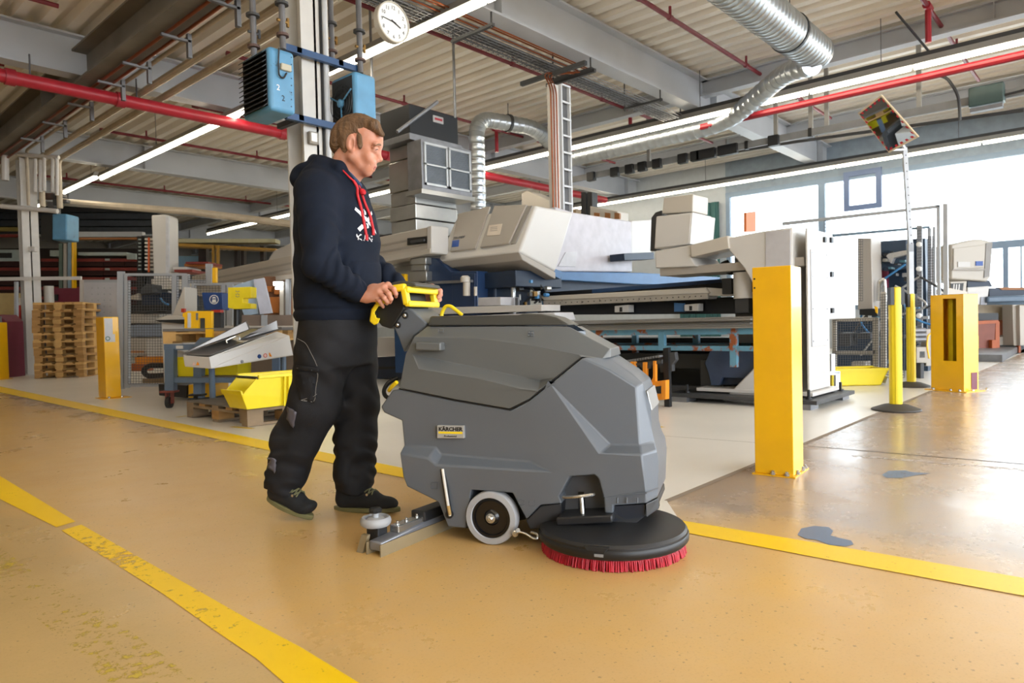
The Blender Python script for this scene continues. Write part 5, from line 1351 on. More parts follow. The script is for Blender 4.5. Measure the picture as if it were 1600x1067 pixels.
def prA(name, pts, b, thick, m, parent, bevel=.0, **k):   # outline on plane x = b, pushed by thick along x
    t = MB(); t.prism([onA(x, y, b) for x, y in pts], B_ * thick); return t.build(name, m, parent, bevel=bevel, smooth=bevel > 0, **k)
def prB(name, pts, a, thick, m, parent, bevel=.0, **k):
    t = MB(); t.prism([onB(x, y, a) for x, y in pts], A_ * thick); return t.build(name, m, parent, bevel=bevel, smooth=bevel > 0, **k)
KC = PZ(1261, 636)
KB, KA = KC.x, KC.y
# --- loader column with arm
lc = thing('sheet_loader', 'white machine column with long arm reaching left behind the big yellow post', 'machine', AB(KA + .3, KB + .4, 0))
prA('arm_column', [(1023, 392), (1078, 383), (1192, 361), (1238, 355), (1238, 640), (1128, 626), (1192, 560), (1194, 474), (1163, 420), (1140, 392), (1138, 389), (1078, 400), (1088, 416), (1024, 419)], KB, .62, M_mwhite, lc, .012)
prA('arm_fairing', [(1078, 383), (1137, 368), (1139, 388), (1080, 402)], KB - .03, .2, M_mbeige, lc, .008)
prA('arm_panel', [(1196, 363), (1235, 358), (1235, 415), (1196, 462)], KB - .008, .02, mat('machine_pale_grey', 'BDBCC0', .4), lc, .003)
t = MB(); t.box(AB(KA + .03, KB + .06, 1.30), A_ * 1.5, B_ * .5, Z_ * .08); t.build('arm_underside', M_mgrey, lc)
t = MB(); t.box(AB(KA + .0, KB + .62, .12), A_ * .95, B_ * .03, Z_ * 1.5); t.build('column_back', M_mwhite, lc)
t = MB(); t.box(AB(KA - .01, KB + .04, .14), A_ * .02, B_ * .58, Z_ * 1.5); t.build('side_cover', M_mwhite, lc, bevel=.006)
t = MB(); t.box(AB(KA - .022, KB + .10, .55), A_ * .014, B_ * .44, Z_ * .9); t.build('cover_plate', mat('cool_white_panel', 'C6C8CE', .35), lc, bevel=.003)
t = MB(); t.box(AB(KA + .02, KB + .72, .80), A_ * .22, B_ * .86, Z_ * .83); t.build('switch_cabinet', mat('cool_white_panel', 'C6C8CE', .35), lc, bevel=.008)
for z in (1.56, 1.22, .86):
    t = MB(); t.box(AB(KA - .0, KB + .75, z), A_ * .03, B_ * .06, Z_ * .05); t.build('cabinet_latch', M_black, lc)
t = MB(); t.box(AB(KA - .03, KB + .46, 1.54), A_ * .02, B_ * .05, Z_ * .05); t.build('cabinet_latch', M_black, lc)
t = MB()
for z in (.6, .9, 1.2, 1.42):
    for b in (.12, .52): t.lathe(AB(KA - .022, KB + b, z), -A_, [(.006, 0), (.006, .004), (.0, .005)], 8, False)
t.build('panel_screws', M_galv, lc, kind='stuff')
t = MB(); t.box(AB(KA - .06, KB - .02, .10), A_ * 1.15, B_ * .75, Z_ * .035); t.build('base_plate', M_mwhite, lc, bevel=.004)
sk_ = thing('skid', 'black levelling skid under the white machine column', 'skid', AB(KA + .3, KB + .2, 0))
t = MB(); t.box(AB(KA - .16, KB - .22, .05), A_ * 1.5, B_ * 1.1, Z_ * .035); t.build('skid_plate', M_dark, sk_)
for a, b in ((-.05, -.15), (1.15, -.15), (-.05, .75), (1.15, .75)):
    t = MB(); t.box(AB(KA + a - .06, KB + b - .08, .0), A_ * .16, B_ * .2, Z_ * .05); t.build('skid_foot', M_galv, sk_)
    t = MB(); t.cyl(AB(KA + a, KB + b + .05, .085), AB(KA + a, KB + b + .05, .10), .03, 12); t.cyl(AB(KA + a, KB + b + .05, .085), AB(KA + a, KB + b + .05, .17), .014, 8); t.build('levelling_bolt', M_black, sk_)
# tool box hanging under the arm and roller
rl = thing('roller_unit', 'small white drum unit with black clamps below the white arm', 'drive unit', onA(1163, 462, KB + .1))
c = onA(1162, 446, KB + .2); t = MB(); t.cyl(c - Z_ * .13, c + Z_ * .13, .10, 24); t.build('drum', M_mwhite, rl, smooth=True)
t = MB(); t.cbox(c + A_ * .16, .08, .1, .16, B_, A_); t.build('clamp', M_black, rl)
t = MB(); t.cbox(c - A_ * .14, .06, .1, .14, B_, A_); t.build('clamp', M_black, rl)
t = MB(); t.cbox(c - Z_ * .2, .1, .14, .14, B_, A_); t.build('bracket', M_dark, rl)
t = MB(); t.cbox(c + Z_ * .15, .14, .2, .03, B_, A_); t.build('bracket', M_dark, rl)
hk = thing('hose_elbow', 'black corrugated elbow hose below the white arm', 'hose', onA(1150, 412, KB + .3))
t = MB(); t.tube(arc_path([onA(1132, 409, KB + .3), onA(1138, 424, KB + .3), onA(1158, 420, KB + .3)], .1), .045, 12); t.build('hose', M_black, hk, smooth=True)
# --- drive head standing on the arm's far end
gh = thing('drive_head', 'white sloped drive housing standing above the left end of the arm', 'machine housing', onA(1050, 388, KB + .15))
prA('lower_housing', [(1022, 389), (1025, 338), (1081, 332), (1077, 381)], KB + .15, .55, M_mwhite, gh, .012)
prA('upper_housing', [(1034, 334), (1037, 309), (1083, 303), (1082, 331)], KB + .22, .35, M_mbeige, gh, .01)
e0_, e1_ = onA(1081, 332, KB + .15) + B_ * .004 - A_ * .006, onA(1077, 381, KB + .15) + B_ * .004 - A_ * .006
t = MB(); t.prism([e0_, e1_, e1_ + B_ * .42, e0_ + B_ * .42], A_ * .1); t.build('end_cover', M_mwhite, gh)
gp = [onA(1018, 340, KB + .35), onA(1024, 332, KB + .35), onA(1033, 329, KB + .35), onA(1034, 336, KB + .35), onA(1028, 342, KB + .35), onA(1026, 392, KB + .35), onA(1016, 392, KB + .35)]
t = MB(); t.prism(gp, B_ * .4); t.build('bellows', M_dark, gh)
# --- punching machine
HA = 5.42
pm = thing('punching_machine', 'large white punching machine with sloped hood and two grey panels', 'machine', AB(HA + 1, 7.4, 0))
P1, P2, P3, P4 = onB(838, 321, HA), onB(896, 332, HA), onB(868, 425, HA), onB(811, 394, HA)
PL = onA(684, 410, P4.x); HL = PL.y - HA
t = MB(); t.prism([P1, P2, P3, P4], A_ * HL); hd_ = t.build('hood', M_mwhite, pm, bevel=.03, seg=4, smooth=True)
t = MB(); t.prism([P4, P3, P3 - Z_ * .09, P4 - Z_ * .09 + B_ * .06], A_ * HL * .985); t.build('hood_lip', M_mgrey, pm, bevel=.01)
nF = (P1 - P4).cross(A_).normalized()
if nF.dot(CAMP - P4) < 0: nF = -nF
def onF(px, py): return PP(px, py, P4, nF)
def front(name, pts, h, m, parent=pm, bevel=.012):
    t = MB(); t.prism([onF(x, y) - nF * .01 for x, y in pts], nF * (h + .01)); return t.build(name, m, parent, bevel=bevel, seg=2, smooth=True)
cz = lambda x, y: (660 + x * .2389, 290 + y * .2389)
fp1 = front('hood_panel', [cz(240, 190), cz(448, 140), cz(352, 418), cz(186, 438)], .025, M_mgrey)
fp2 = front('hood_panel', [cz(476, 137), cz(690, 130), cz(572, 386), cz(382, 413)], .025, M_mgrey)
front('hood_strip', [cz(690, 135), cz(722, 134), cz(612, 380), cz(578, 386)], .012, mat('machine_mid_grey', '8C8883', .45), bevel=.004)
front('hood_emblem', [cz(206, 368), cz(249, 362), cz(244, 405), cz(202, 410)], .032, mat('emblem_blue', '1F4C9C', .4), fp1, .002)
lb_ = front('notice_sheet', [cz(446, 268), cz(531, 258), cz(514, 330), cz(430, 338)], .030, mat('cream_paper', 'D9CDBF', .7), fp2, .0)
ux_ = (onF(*cz(249, 362)) - onF(*cz(206, 368))).normalized()
text_mesh(pm, 'hood_lettering', 'TRUMPF', onF(*cz(207, 362)) + nF * .030, ux_, (P1 - P4).normalized(), .06, M_mnavy)
t = MB()
for y in (282, 292, 304): t.prism([onF(*cz(455, y)) + nF * .031, onF(*cz(500, y - 5)) + nF * .031, onF(*cz(499, y - 2)) + nF * .031, onF(*cz(454, y + 3)) + nF * .031], nF * .001)
t.build('notice_print', mat('grey_ink', '8A847E', .7), lb_)
BD = HA + .35
prB('rear_body', [(868, 323), (897, 332), (987, 346), (988, 425), (866, 424)], BD, .34, mat('machine_lilac_white', 'BDB9BF', .4), pm, .015)
prB('body_panel', [(884, 394), (902, 393), (899, 417), (872, 416)], BD - .012, .02, mat('machine_pale_grey', 'BDBCC0'), pm, .003)
prB('rear_body_end', [(987, 345), (1018, 343), (1018, 395), (987, 396)], BD + .3, 1.0, M_mwhite, pm, .01)
prB('frame_beam', [(852, 424), (1000, 426), (1125, 433), (1125, 446), (1000, 444), (852, 436)], BD - .1, .3, M_mblue, pm, .008)
prB('frame_web', [(852, 436), (1000, 444), (1125, 446), (1125, 462), (852, 468)], BD + .05, .2, M_mnavy, pm)
prB('cross_beam', [(975, 396), (1022, 394), (1022, 405), (976, 407)], BD - .3, .25, M_mnavy, pm, .006)
t = MB(); t.box(AB(HA + .15, P4.x + .1, 1.28), A_ * (HL - .6), B_ * .9, Z_ * .2); t.build('hood_base', M_mnavy, pm, bevel=.01)
t = MB(); t.prism([onB(845, 412, HA + .05), onB(878, 424, HA + .05), onB(876, 436, HA + .05), onB(845, 420, HA + .05)], A_ * 1.1); t.build('tool_plate', M_mblue, pm)
t = MB(); t.box(AB(HA + .55, P4.x + .15, 1.05), A_ * 1.3, B_ * .7, Z_ * .26); t.build('turret', M_mnavy, pm, bevel=.03)
t = MB(); t.box(AB(HA + .8, P4.x + .12, 1.02), A_ * .5, B_ * .02, Z_ * .02); t.build('turret_strip', M_alu, pm)
c = AB(HA + .38, P4.x + .3, 1.02); t = MB(); t.cyl(c, c + Z_ * .36, .035, 12); t.cyl(c - Z_ * .06, c, .06, 12); t.build('punch_ram', M_chrome, pm, smooth=True)
rnd = random.Random(8); M_kblue = mat('bright_blue_part', '3E7FB5', .4); M_brass = mat('brass_valve', '8C6B35')
for i in range(26):
    c = AB(HA + rnd.uniform(.0, .55), P4.x + rnd.uniform(.1, .75), rnd.uniform(1.08, 1.34)); s_ = rnd.uniform(.018, .042)
    t = MB()
    if i % 3 == 0: t.cyl(c, c + B_ * s_ * 2, s_ * .7, 10)
    elif i % 3 == 1: t.cbox(c, s_ * 1.6, s_ * 1.3, s_ * 1.5, B_, A_)
    else: t.cyl(c, c - Z_ * s_ * 2.5, s_ * .5, 8)
    t.build('tool_holder', (M_dark, M_kblue, M_chrome, M_black, M_brass)[i % 5], pm)
for i in range(6):
    c = AB(HA + .05 + i * .06, P4.x + .45 + (i % 3) * .08, 1.30); t = MB(); t.tube(arc_path([c, c + B_ * .1 - Z_ * .08, c + A_ * .12 - Z_ * .22], .05), .008, 6); t.build('air_hose', M_black, pm, smooth=True)
t = MB(); t.box(AB(HA + .6, 6.95, .02), A_ * 2.0, B_ * .9, Z_ * 1.0); t.build('machine_bed', M_mnavy, pm, bevel=.02)
# --- brush rail and black carriage behind
ra = thing('carriage_rail', 'long beige slotted rail below the punching machine hood', 'rail', onA(1000, 460, KB + .25))
prA('rail_top', [(844, 463), (1101, 449), (1108, 458), (850, 470)], KB + .25, .28, M_mbeige, ra, .012)
prA('rail_side', [(848, 470), (1106, 458), (1105, 467), (850, 478)], KB + .27, .24, mat('worn_alu_strip', 'A8A196', .45, spots=('4A4540', .36, 18)), ra)
prA('rail_end', [(1101, 449), (1150, 452), (1150, 463), (1106, 462)], KB + .3, .2, M_mwhite, ra, .004)
t = MB(); k = onA(860, 473, KB + .265)
for i in range(28):
    p = onA(858 + i * 8.8, 474 - i * .42, KB + .262); t.lathe(p, -B_, [(.007, 0), (.007, .004), (0, .005)], 6, False)
t.build('rail_screws', M_black, ra, kind='stuff')
ca = thing('carriage', 'black carriage beam with cables between rail and blue frame', 'machine beam', onA(1000, 450, KB + .6))
prA('beam', [(830, 458), (1150, 438), (1150, 452), (830, 470)], KB + .62, .2, M_black, ca)
prA('blue_beam', [(925, 452), (1150, 434), (1150, 440), (925, 458)], KB + .58, .06, mat('machine_dark_blue', '1D3F68', .4), ca)
prA('deep_beam', [(840, 478), (1180, 462), (1180, 490), (840, 492)], KB + .5, .3, mat('machine_black_blue', '12171F', .5), ca)
for px, py in ((968, 488), (1077, 486)):
    g = thing('sheet_gripper', 'white clamp block standing behind the sheets, ' + ('left one' if px < 1000 else 'right one beside a blue plate'), 'clamp', onA(px, py, KB + .35), 'sheet clamps')
    prA('clamp_body', [(px - 8, py), (px - 8, py - 10), (px + 14, py - 12), (px + 14, py)], KB + .35, .12, M_mwhite, g, .005)
    prA('clamp_slot', [(px + 0, py - 1), (px + 0, py - 8), (px + 4, py - 8), (px + 4, py - 1)], KB + .345, .01, M_black, g)
    if px > 1000: prA('blue_plate', [(px - 24, py + 1), (px - 24, py - 13), (px - 8, py - 12), (px - 8, py + 1)], KB + .38, .03, M_mblue, g, .004)
# --- rusty blue table with sheets
TB = KB - .15
tb = thing('work_table', 'rusty light blue steel table carrying grey metal sheets', 'table', onA(1050, 600, TB))
ta0, ta1 = onA(1210, 505, TB).y, onA(880, 520, TB).y
zt = .735
for b in (0, .75):
    t = MB(); t.box(AB(ta0, TB + b, zt - .06), A_ * (ta1 - ta0), B_ * .05, Z_ * .06); t.build('top_rail', M_rblue, tb, bevel=.004)
    t = MB(); t.box(AB(ta0, TB + b, zt - .22), A_ * (ta1 - ta0), B_ * .04, Z_ * .05); t.build('lower_rail', M_rblue, tb, bevel=.004)
for px in (1145, 1033, 934):
    a = onA(px, 520, TB).y
    for b in (0, .75):
        t = MB(); t.box(AB(a - .035, TB + b - .005, (.36 if px == 1145 and b == 0 else .02) if px != 1033 else zt - .22), A_ * .07, B_ * .055, Z_ * (zt - .02 - ((.36 if px == 1145 and b == 0 else .02) if px != 1033 else zt - .22))); t.build('leg', M_rblue, tb, bevel=.004)
M_sheetm = mat('grey_steel_sheet', '8F8D8B', 0.4, metal=0.5, var=0.12, vscale=2)
for i in range(6):
    sh = MB(); o_ = (i * 37 % 5) * .03
    sh.box(AB(ta0 + .1 + o_, TB - .08 + (i * 17 % 4) * .03, zt + i * .0185), A_ * (ta1 - ta0 - .3 - o_), B_ * .9, Z_ * .017)
    tag(sh.build('metal_sheet', M_sheetm, bevel=.002), ['bottom', 'second', 'third', 'fourth', 'fifth', 'topmost'][i] + ' grey metal sheet of the pile on the rusty blue table', 'metal sheet', 'metal sheets on the blue table')
# --- things under the table
ch = thing('chip_chute', 'dark blue folded steel chute under the rusty blue table', 'chute', onA(1140, 610, KB - .1))
prA('chute_plate', [(1101, 567), (1110, 547), (1190, 544), (1190, 592), (1128, 590), (1124, 602), (1111, 602), (1107, 584)], KB + .1, .05, mat('slate_blue_steel', '39475F', .4, var=.2), ch, .006)
prA('chute_back', [(1110, 547), (1190, 540), (1190, 600), (1120, 602)], KB + .17, .5, M_mnavy, ch, .01)
t = MB(); t.box(AB(KA + .9, KB + .2, .0), A_ * .25, B_ * .3, Z_ * .4); t.build('chute_leg', M_dark, ch)
bs = thing('machine_base', 'long black machine base frame on the pale floor under the table', 'machine base', AB(4, KB + .3, 0))
for z, b, h in ((.02, .25, .1), (.30, .3, .16), (.50, .45, .05)):
    t = MB(); t.box(AB(KA + .9, KB + b, z), A_ * 3.4, B_ * .08, Z_ * h); t.build('base_rail', M_dark if z < .1 else M_black, bs, bevel=.004)
t = MB(); t.box(AB(KA + .95, KB + .75, .02), A_ * 3.3, B_ * .5, Z_ * .6); t.build('base_box', M_black, bs)
for a in (.6, 1.15):
    t = MB(); t.cyl(AB(KA + 1 + a, KB + .22, .0), AB(KA + 1 + a, KB + .22, .16), .012, 8); t.lathe(AB(KA + 1 + a, KB + .22, 0), Z_, [(.04, 0), (.035, .015), (.012, .02)], 12); t.build('levelling_bolt', M_chrome, bs)
t = MB(); t.tube(arc_path([onA(1040, 622, KB + .1), onA(1082, 637, KB + .1), onA(1120, 650, KB + .1)], .1), .008, 6); t.build('floor_cable', M_dark, bs)
oc = thing('lift_frame', 'orange steel lift frame with chain beside the scrubber nose', 'lift frame', onA(1010, 640, KB - .55))
OB = KB - .75
prA('fork_plate', [(983, 570), (985, 565), (992, 565), (992, 590), (1000, 600), (1004, 590), (1004, 566), (1010, 566), (1010, 590), (1016, 597), (1020, 590), (1020, 564), (1024, 564), (1024, 600), (990, 605)], OB, .04, M_orange, oc, .003)
for iq, q in enumerate(([(990, 600), (1040, 594), (1040, 602), (992, 608)], [(990, 620), (1040, 614), (1040, 624), (992, 630)], [(1033, 595), (1040, 594), (1040, 624), (1033, 625)], [(1012, 598), (1018, 597), (1018, 622), (1012, 624)], [(990, 600), (996, 600), (996, 628), (990, 630)])):
    prA('frame_bar', q, OB - .012 - .006 * iq, .07, M_orange, oc, .003)
t = MB()
for i in range(18):
    p = onA(962 + i * 4.1, 567 - i * .62, OB + .05); t.cyl(p - B_ * .03, p + B_ * .03, .011, 8)
t.build('chain_rollers', M_galv, oc, kind='stuff')
prA('chain_guard', [(962, 572), (1034, 562), (1034, 568), (1018, 570), (1016, 576), (1002, 575), (1000, 570), (985, 572), (984, 578), (966, 578)], OB + .02, .02, M_dark, oc)
prA('upright', [(1036, 544), (1044, 543), (1046, 640), (1038, 642)], OB + .1, .05, M_black, oc)
prA('bracket', [(1026, 553), (1054, 550), (1056, 562), (1050, 570), (1050, 580), (1032, 582), (1030, 566)], OB + .12, .06, M_dark, oc, .004)
t = MB(); p = onA(1018, 640, OB); t.cyl(V((p.x, p.y, .0)), onA(1018, 628, OB), .014, 8); t.lathe(V((p.x, p.y, .0)), Z_, [(.03, 0), (.03, .01), (.014, .02)], 12); t.build('foot', mat('light_blue_heater_enamel', '5B93B8'), oc)
# --- pale transfer table slabs left of the carriage
for i, (q, b, m_) in enumerate((([(640, 468), (782, 464), (782, 477), (640, 481)], -.36, mat('machine_pale_grey', 'BDBCC0')), ([(560, 484), (846, 476), (846, 486), (560, 495)], -.42, M_mwhite), ([(560, 500), (866, 488), (870, 500), (560, 513)], -.48, mat('cool_white_panel', 'C6C8CE')))):
    o = prA('transfer_table', q, KB + b, .35, m_, None, .006); tag(o, ('upper', 'middle', 'lower')[i] + ' pale bed plate of the transfer table behind the scrubber handle', 'machine table', 'transfer table plates')
dt = thing('die_table', 'white sloped plate with dark drawer between worker and scrubber', 'machine table', onA(612, 600, KB + .2))
prA('plate', [(588, 527), (620, 527), (632, 556), (588, 557)], KB + .2, .6, M_mwhite, dt, .004)
prA('drawer', [(588, 558), (634, 557), (634, 590), (588, 592)], KB + .22, .6, M_mnavy, dt, .004)
prA('drawer_slot', [(588, 573), (634, 572), (634, 576), (588, 577)], KB + .215, .02, M_black, dt)
nb = thing('navy_cabinet', 'dark navy cabinet with grey rail left under the hood', 'cabinet', onA(730, 600, 6.12))
prA('cabinet_body', [(666, 402), (682, 404), (704, 424), (745, 423), (747, 540), (666, 545)], 6.12, .2, mat('cabinet_navy', '1A3358', .4), nb, .01)
prA('cabinet_door', [(706, 428), (742, 427), (742, 536), (706, 540)], 6.11, .02, mat('cabinet_navy', '1A3358', .4), nb, .006)
prA('grey_rail', [(664, 440), (735, 437), (735, 441), (664, 444)], 6.02, .05, M_galv, nb)
c = onA(729, 462, 5.98); t = MB(); t.cyl(c, onA(729, 441, 5.98), .045, 16); t.lathe(onA(727, 437, 5.98), Z_, [(.06, -.03), (.06, .03), (.035, .05)], 16); t.cyl(onA(743, 462, 5.98), onA(743, 448, 5.98), .022, 12); t.build('pillar', M_mbeige, nb, smooth=True)
sdk = thing('foil_duct', 'shiny foil wrapped duct elbow beside the navy cabinet', 'duct', onA(652, 440, 6.0))
c = onA(652, 440, 6.0)
for i, (y0, y1, w) in enumerate(((440, 424, 13), (424, 414, 11), (414, 402, 12))):
    prA('duct_section', [(653 - w, y0), (653 + w, y0 - 1), (653 + w, y1 - 1), (653 - w, y1)], 6.02 + (i == 1) * .03, .2, M_sheet, sdk, .01)
prA('yellow_part', [(624, 428), (632, 428), (632, 441), (624, 441)], 5.98, .06, M_yell, sdk, .003)
# --- long beige loader girder running left behind the worker
LB = 5.95
lg = thing('loader_girder', 'long beige box girder with black handle running behind the worker', 'girder', onA(560, 400, LB))
prA('girder_body', [(300, 431), (672, 354), (672, 392), (300, 458)], LB, .26, M_mbeige, lg, .008)
prA('end_cap', [(667, 354), (674, 352), (674, 395), (667, 397)], LB - .02, .30, M_mwhite, lg, .012)
for y0, y1 in ((440, 373), (448, 384)):
    prA('girder_groove', [(300, y0), (672, y1 - 6), (672, y1 - 3), (300, y0 + 3)], LB - .012, .02, M_mgrey, lg)
prA('girder_flange', [(300, 455), (672, 388), (672, 396), (300, 463)], LB - .03, .3, M_mbeige, lg, .006)
prA('handle_plate', [(636, 372), (667, 369), (667, 380), (636, 383)], LB - .02, .03, M_black, lg, .004)
prA('handle_grip', [(641, 376), (662, 373), (662, 377), (641, 380)], LB - .05, .03, M_dark, lg, .004)
prA('drive_cover', [(420, 404), (428, 392), (470, 372), (500, 368), (540, 360), (540, 378), (420, 410)], LB + .1, .3, M_mwhite, lg, .01)
# dark block and scaffolds behind the hood
bk = thing('rack_crossbeam', 'brown crossbeam and dark machine parts above the hood at the back', 'machine frame', onA(950, 330, 12.5))
prA('brown_beam', [(700, 352), (900, 326), (900, 335), (700, 362)], 13.0, .3, mat('tan_steel', '8C7558', .6), bk)
prA('tan_block', [(815, 330), (815, 302), (824, 298), (860, 314), (860, 330)], 12.5, .5, M_mbeige, bk, .01)
for px in (908, 918): prA('dark_post', [(px, 300), (px + 7, 300), (px + 8, 345), (px, 345)], 12.2, .2, M_black, bk)
prA('cream_box', [(922, 322), (965, 330), (965, 345), (922, 345)], 11.8, .4, M_mbeige, bk, .01)
for px in (928, 945, 960): prA('orange_part', [(px, 332), (px + 8, 333), (px + 8, 342), (px, 342)], 11.78, .05, mat('brown_orange', '96602F', .5), bk)
prB('orange_post', [(1166, 332), (1181, 330), (1181, 362), (1166, 362)], 3.2, .03, mat('copper_orange_post', 'C4682E', .5), bk)
# ---------------------------------------------------------------- big yellow post in front
def ypost(name, label, corner, right_end, left_end, h, parts):
    root = thing(name, label, 'post', corner)
    return root
yc, yl, yr = PZ(1240, 747), PZ(1180, 740.5), PZ(1262, 739)
bp_ = thing('protection_post', 'big yellow box post bolted to the floor right of the scrubber', 'post', yc, 'yellow protection posts')
dl = (yl - yc); dl.z = 0; wl = dl.length; dl.normalize(); dr = V((-dl.y, dl.x, 0));
if dr.dot(F_) < 0: dr = -dr
wl = .195; dpt = .20
zt_ = PP(1240, 414, yc, F_).z
t = MB(); t.box(V((yc.x, yc.y, .008)), dl * wl, dr * dpt, Z_ * (zt_ - .008)); t.build('post_body', M_yell, bp_, bevel=.004)
t = MB(); t.box(V((yc.x, yc.y, 0)) - dl * .012 - dr * .012, dl * (wl + .024), dr * (dpt + .075), Z_ * .008); t.build('base_plate', M_yell, bp_, bevel=.001)
for u, v in ((.03, -.004), (wl * .52, -.004), (-.004, .06), (-.002, .17), (.0, dpt + .03), (wl - .01, dpt + .03)):
    p = V((yc.x, yc.y, .008)) + dl * u + dr * v
    t = MB(); t.lathe(p, Z_, [(.013, 0), (.013, .012), (.008, .014), (.008, .022), (0, .023)], 6, False); t.build('floor_bolt', M_chrome, bp_)
for z in (zt_ - .06, zt_ - .107):
    p = V((yc.x, yc.y, z)) + dl * (wl - .012); t = MB(); t.lathe(p, -dr, [(.005, -.002), (.005, .001), (0, .001)], 10, False); t.build('bolt_hole', M_black, bp_)
# ---------------------------------------------------------------- left side of the hall
def prC(name, pts, d, thick, m, parent=None, bevel=.0, **k):     # outline on an upright plane facing the viewer d metres ahead, pushed back by thick
    t = MB(); t.prism([PY(x, y, d) for x, y in pts], F_ * thick); return t.build(name, m, parent, bevel=bevel, smooth=bevel > 0, **k)
def rectC(name, x0, y0, x1, y1, d, thick, m, parent=None, bevel=.0): return prC(name, [(x0, y0), (x1, y0), (x1, y1), (x0, y1)], d, thick, m, parent, bevel)
M_fence = mat('fence_grey', 'A3A6AA', .45, var=.05)
M_mesh = mat('mesh_wire', '4A4B4E', .5)
M_wood = mat('pallet_wood', 'B98F57', .8, var=.3, vscale=5, col2='9A7344', bump=.3, bscale=30, stretch=(1, 1, 4))
M_wood2 = mat('pallet_wood_pale', 'CFA668', .8, var=.2, vscale=5, bump=.3, bscale=30)
M_wood3 = mat('pallet_wood_worn', '8E7A62', .85, var=.3, vscale=5, bump=.3, bscale=30)
M_maroon = mat('maroon_enamel', '6A1730', .4, var=.1)
def mesh_grid(parent, p00, p10, p01, nx, ny, r=.0025, name='mesh_panel'):
    b = MB(); ex, ey = p10 - p00, p01 - p00
    for i in range(nx + 1): b.tube([p00 + ex * i / nx, p00 + ex * i / nx + ey], r, 4, False)
    for j in range(ny + 1): b.tube([p00 + ey * j / ny, p00 + ey * j / ny + ex], r, 4, False)
    return b.build(name, M_mesh, parent, kind='stuff')
# yellow post with sticker
c = PZ(166, 623); lp = thing('protection_post', 'yellow box post with grey sticker in front of the mesh fence at left', 'post', c, 'yellow protection posts')
q = [PZ(154, 621), c, PZ(190, 621)]
dl = (q[0] - c).normalized(); dr = (q[2] - c).normalized(); zt_ = PP(163, 495, c, F_).z
t = MB(); t.prism([V((c.x, c.y, .008)), V((c.x, c.y, .008)) + dl * (q[0] - c).length, V((c.x, c.y, .008)) + dl * (q[0] - c).length + dr * (q[2] - c).length, V((c.x, c.y, .008)) + dr * (q[2] - c).length], Z_ * (zt_ - .008)); t.build('post_body', M_yell, lp, bevel=.01)
t = MB(); t.cbox(V((c.x, c.y, .004)) + dr * .1 + dl * .05, .34, .3, .008, dr); t.build('base_plate', M_yell, lp)
for u in (.05, .2): t = MB(); t.lathe(V((c.x, c.y, .008)) + dr * u - F_ * .03, Z_, [(.014, 0), (.014, .012), (.008, .02)], 8); t.build('floor_bolt', M_chrome, lp)
w = dr * (q[2] - c).length; n_ = V((dr.y, -dr.x, 0)); n_ = n_ if n_.dot(F_) < 0 else -n_
def st(u0, u1, z0, z1): return [c + w * u0 + n_ * .002 + Z_ * z0, c + w * u1 + n_ * .002 + Z_ * z0, c + w * u1 + n_ * .002 + Z_ * z1, c + w * u0 + n_ * .002 + Z_ * z1]
t = MB(); t.prism(st(.05, .58, zt_ - .22, zt_ - .02), n_ * .002); t.prism(st(.05, .72, zt_ - .32, zt_ - .22), n_ * .002); t.build('sticker', mat('sticker_grey', 'C4C4C6', .5), lp)
t = MB(); t.lathe(c + w * .24 + n_ * .005 + Z_ * (zt_ - .275), n_, [(.028, 0), (.028, .001), (.018, .0012), (.018, 0)], 18, False); t.build('sticker_mark', mat('sticker_green', '3E6B4E', .5), lp)
# post and maroon cabinet cut by the left edge
c = PZ(-4, 593); ep_ = thing('protection_post', 'yellow post cut by the left edge beside the maroon cabinet', 'post', c, 'yellow protection posts')
t = MB(); t.cbox(V((c.x, c.y, .55)), .28, .25, 1.08, E_); t.build('post_body', M_yell, ep_, bevel=.01); t = MB(); t.cbox(V((c.x, c.y, .006)), .36, .32, .012, E_); t.build('base_plate', M_yell, ep_)
c = PZ(10, 590); mc_ = thing('maroon_cabinet', 'narrow maroon cabinet at the left edge behind a yellow post', 'cabinet', c)
t = MB(); b_ = V((c.x, c.y, 0)); t.prism([b_ + E_ * -.25, b_ + E_ * .03, b_ + E_ * .03 + Z_ * 1.12, b_ + E_ * -.10 + Z_ * 1.26, b_ + E_ * -.25 + Z_ * 1.26], F_ * .5); t.build('cabinet_body', M_maroon, mc_, bevel=.01)
t = MB(); t.cbox(b_ + E_ * -.09 + Z_ * 1.15 - F_ * .01, .1, .02, .14, E_); t.build('display', M_galv, mc_)
# ten pallets in a stack
pb, pa, pc = PZ(54, 592), PZ(30, 589.3), PZ(125, 586)
u = E_ * math.cos(.18) + F_ * math.sin(.18); v = V((-u.y, u.x, 0)); v = v if v.dot(F_) > 0 else -v
def make_pallet(o, u, v, L_, D_, label, group, mats=(M_wood, M_wood2), feet=True):
    """o: lower near corner; u: along the face with nine blocks, v: away; L_ x D_"""
    root = thing('wooden_pallet', label, 'pallet', o, group)
    z0 = o.z
    for i in range(3):
        t = MB(); t.box(o + u * (L_ - .1) * i / 2, u * .1, v * D_, Z_ * .022); t.build('bottom_board', mats[0], root)
        for j in range(3):
            t = MB(); t.box(o + u * (L_ - .14) * i / 2 * 1.0 + v * (D_ - .145) * j / 2 + Z_ * .022, u * .14, v * .145, Z_ * .078); t.build('block', mats[(i + j) % 2], root)
        t = MB(); t.box(o + v * (D_ - .145) * i / 2 + Z_ * .1, u * L_, v * .145, Z_ * .022); t.build('stringer', mats[0], root)
    for i in range(5):
        w_ = .145 if i in (0, 4) else .12
        t = MB(); t.box(o + u * (L_ - w_) * i / 4 + Z_ * .122, u * w_, v * D_, Z_ * .022); t.build('top_board', mats[i % 2], root)
    return root
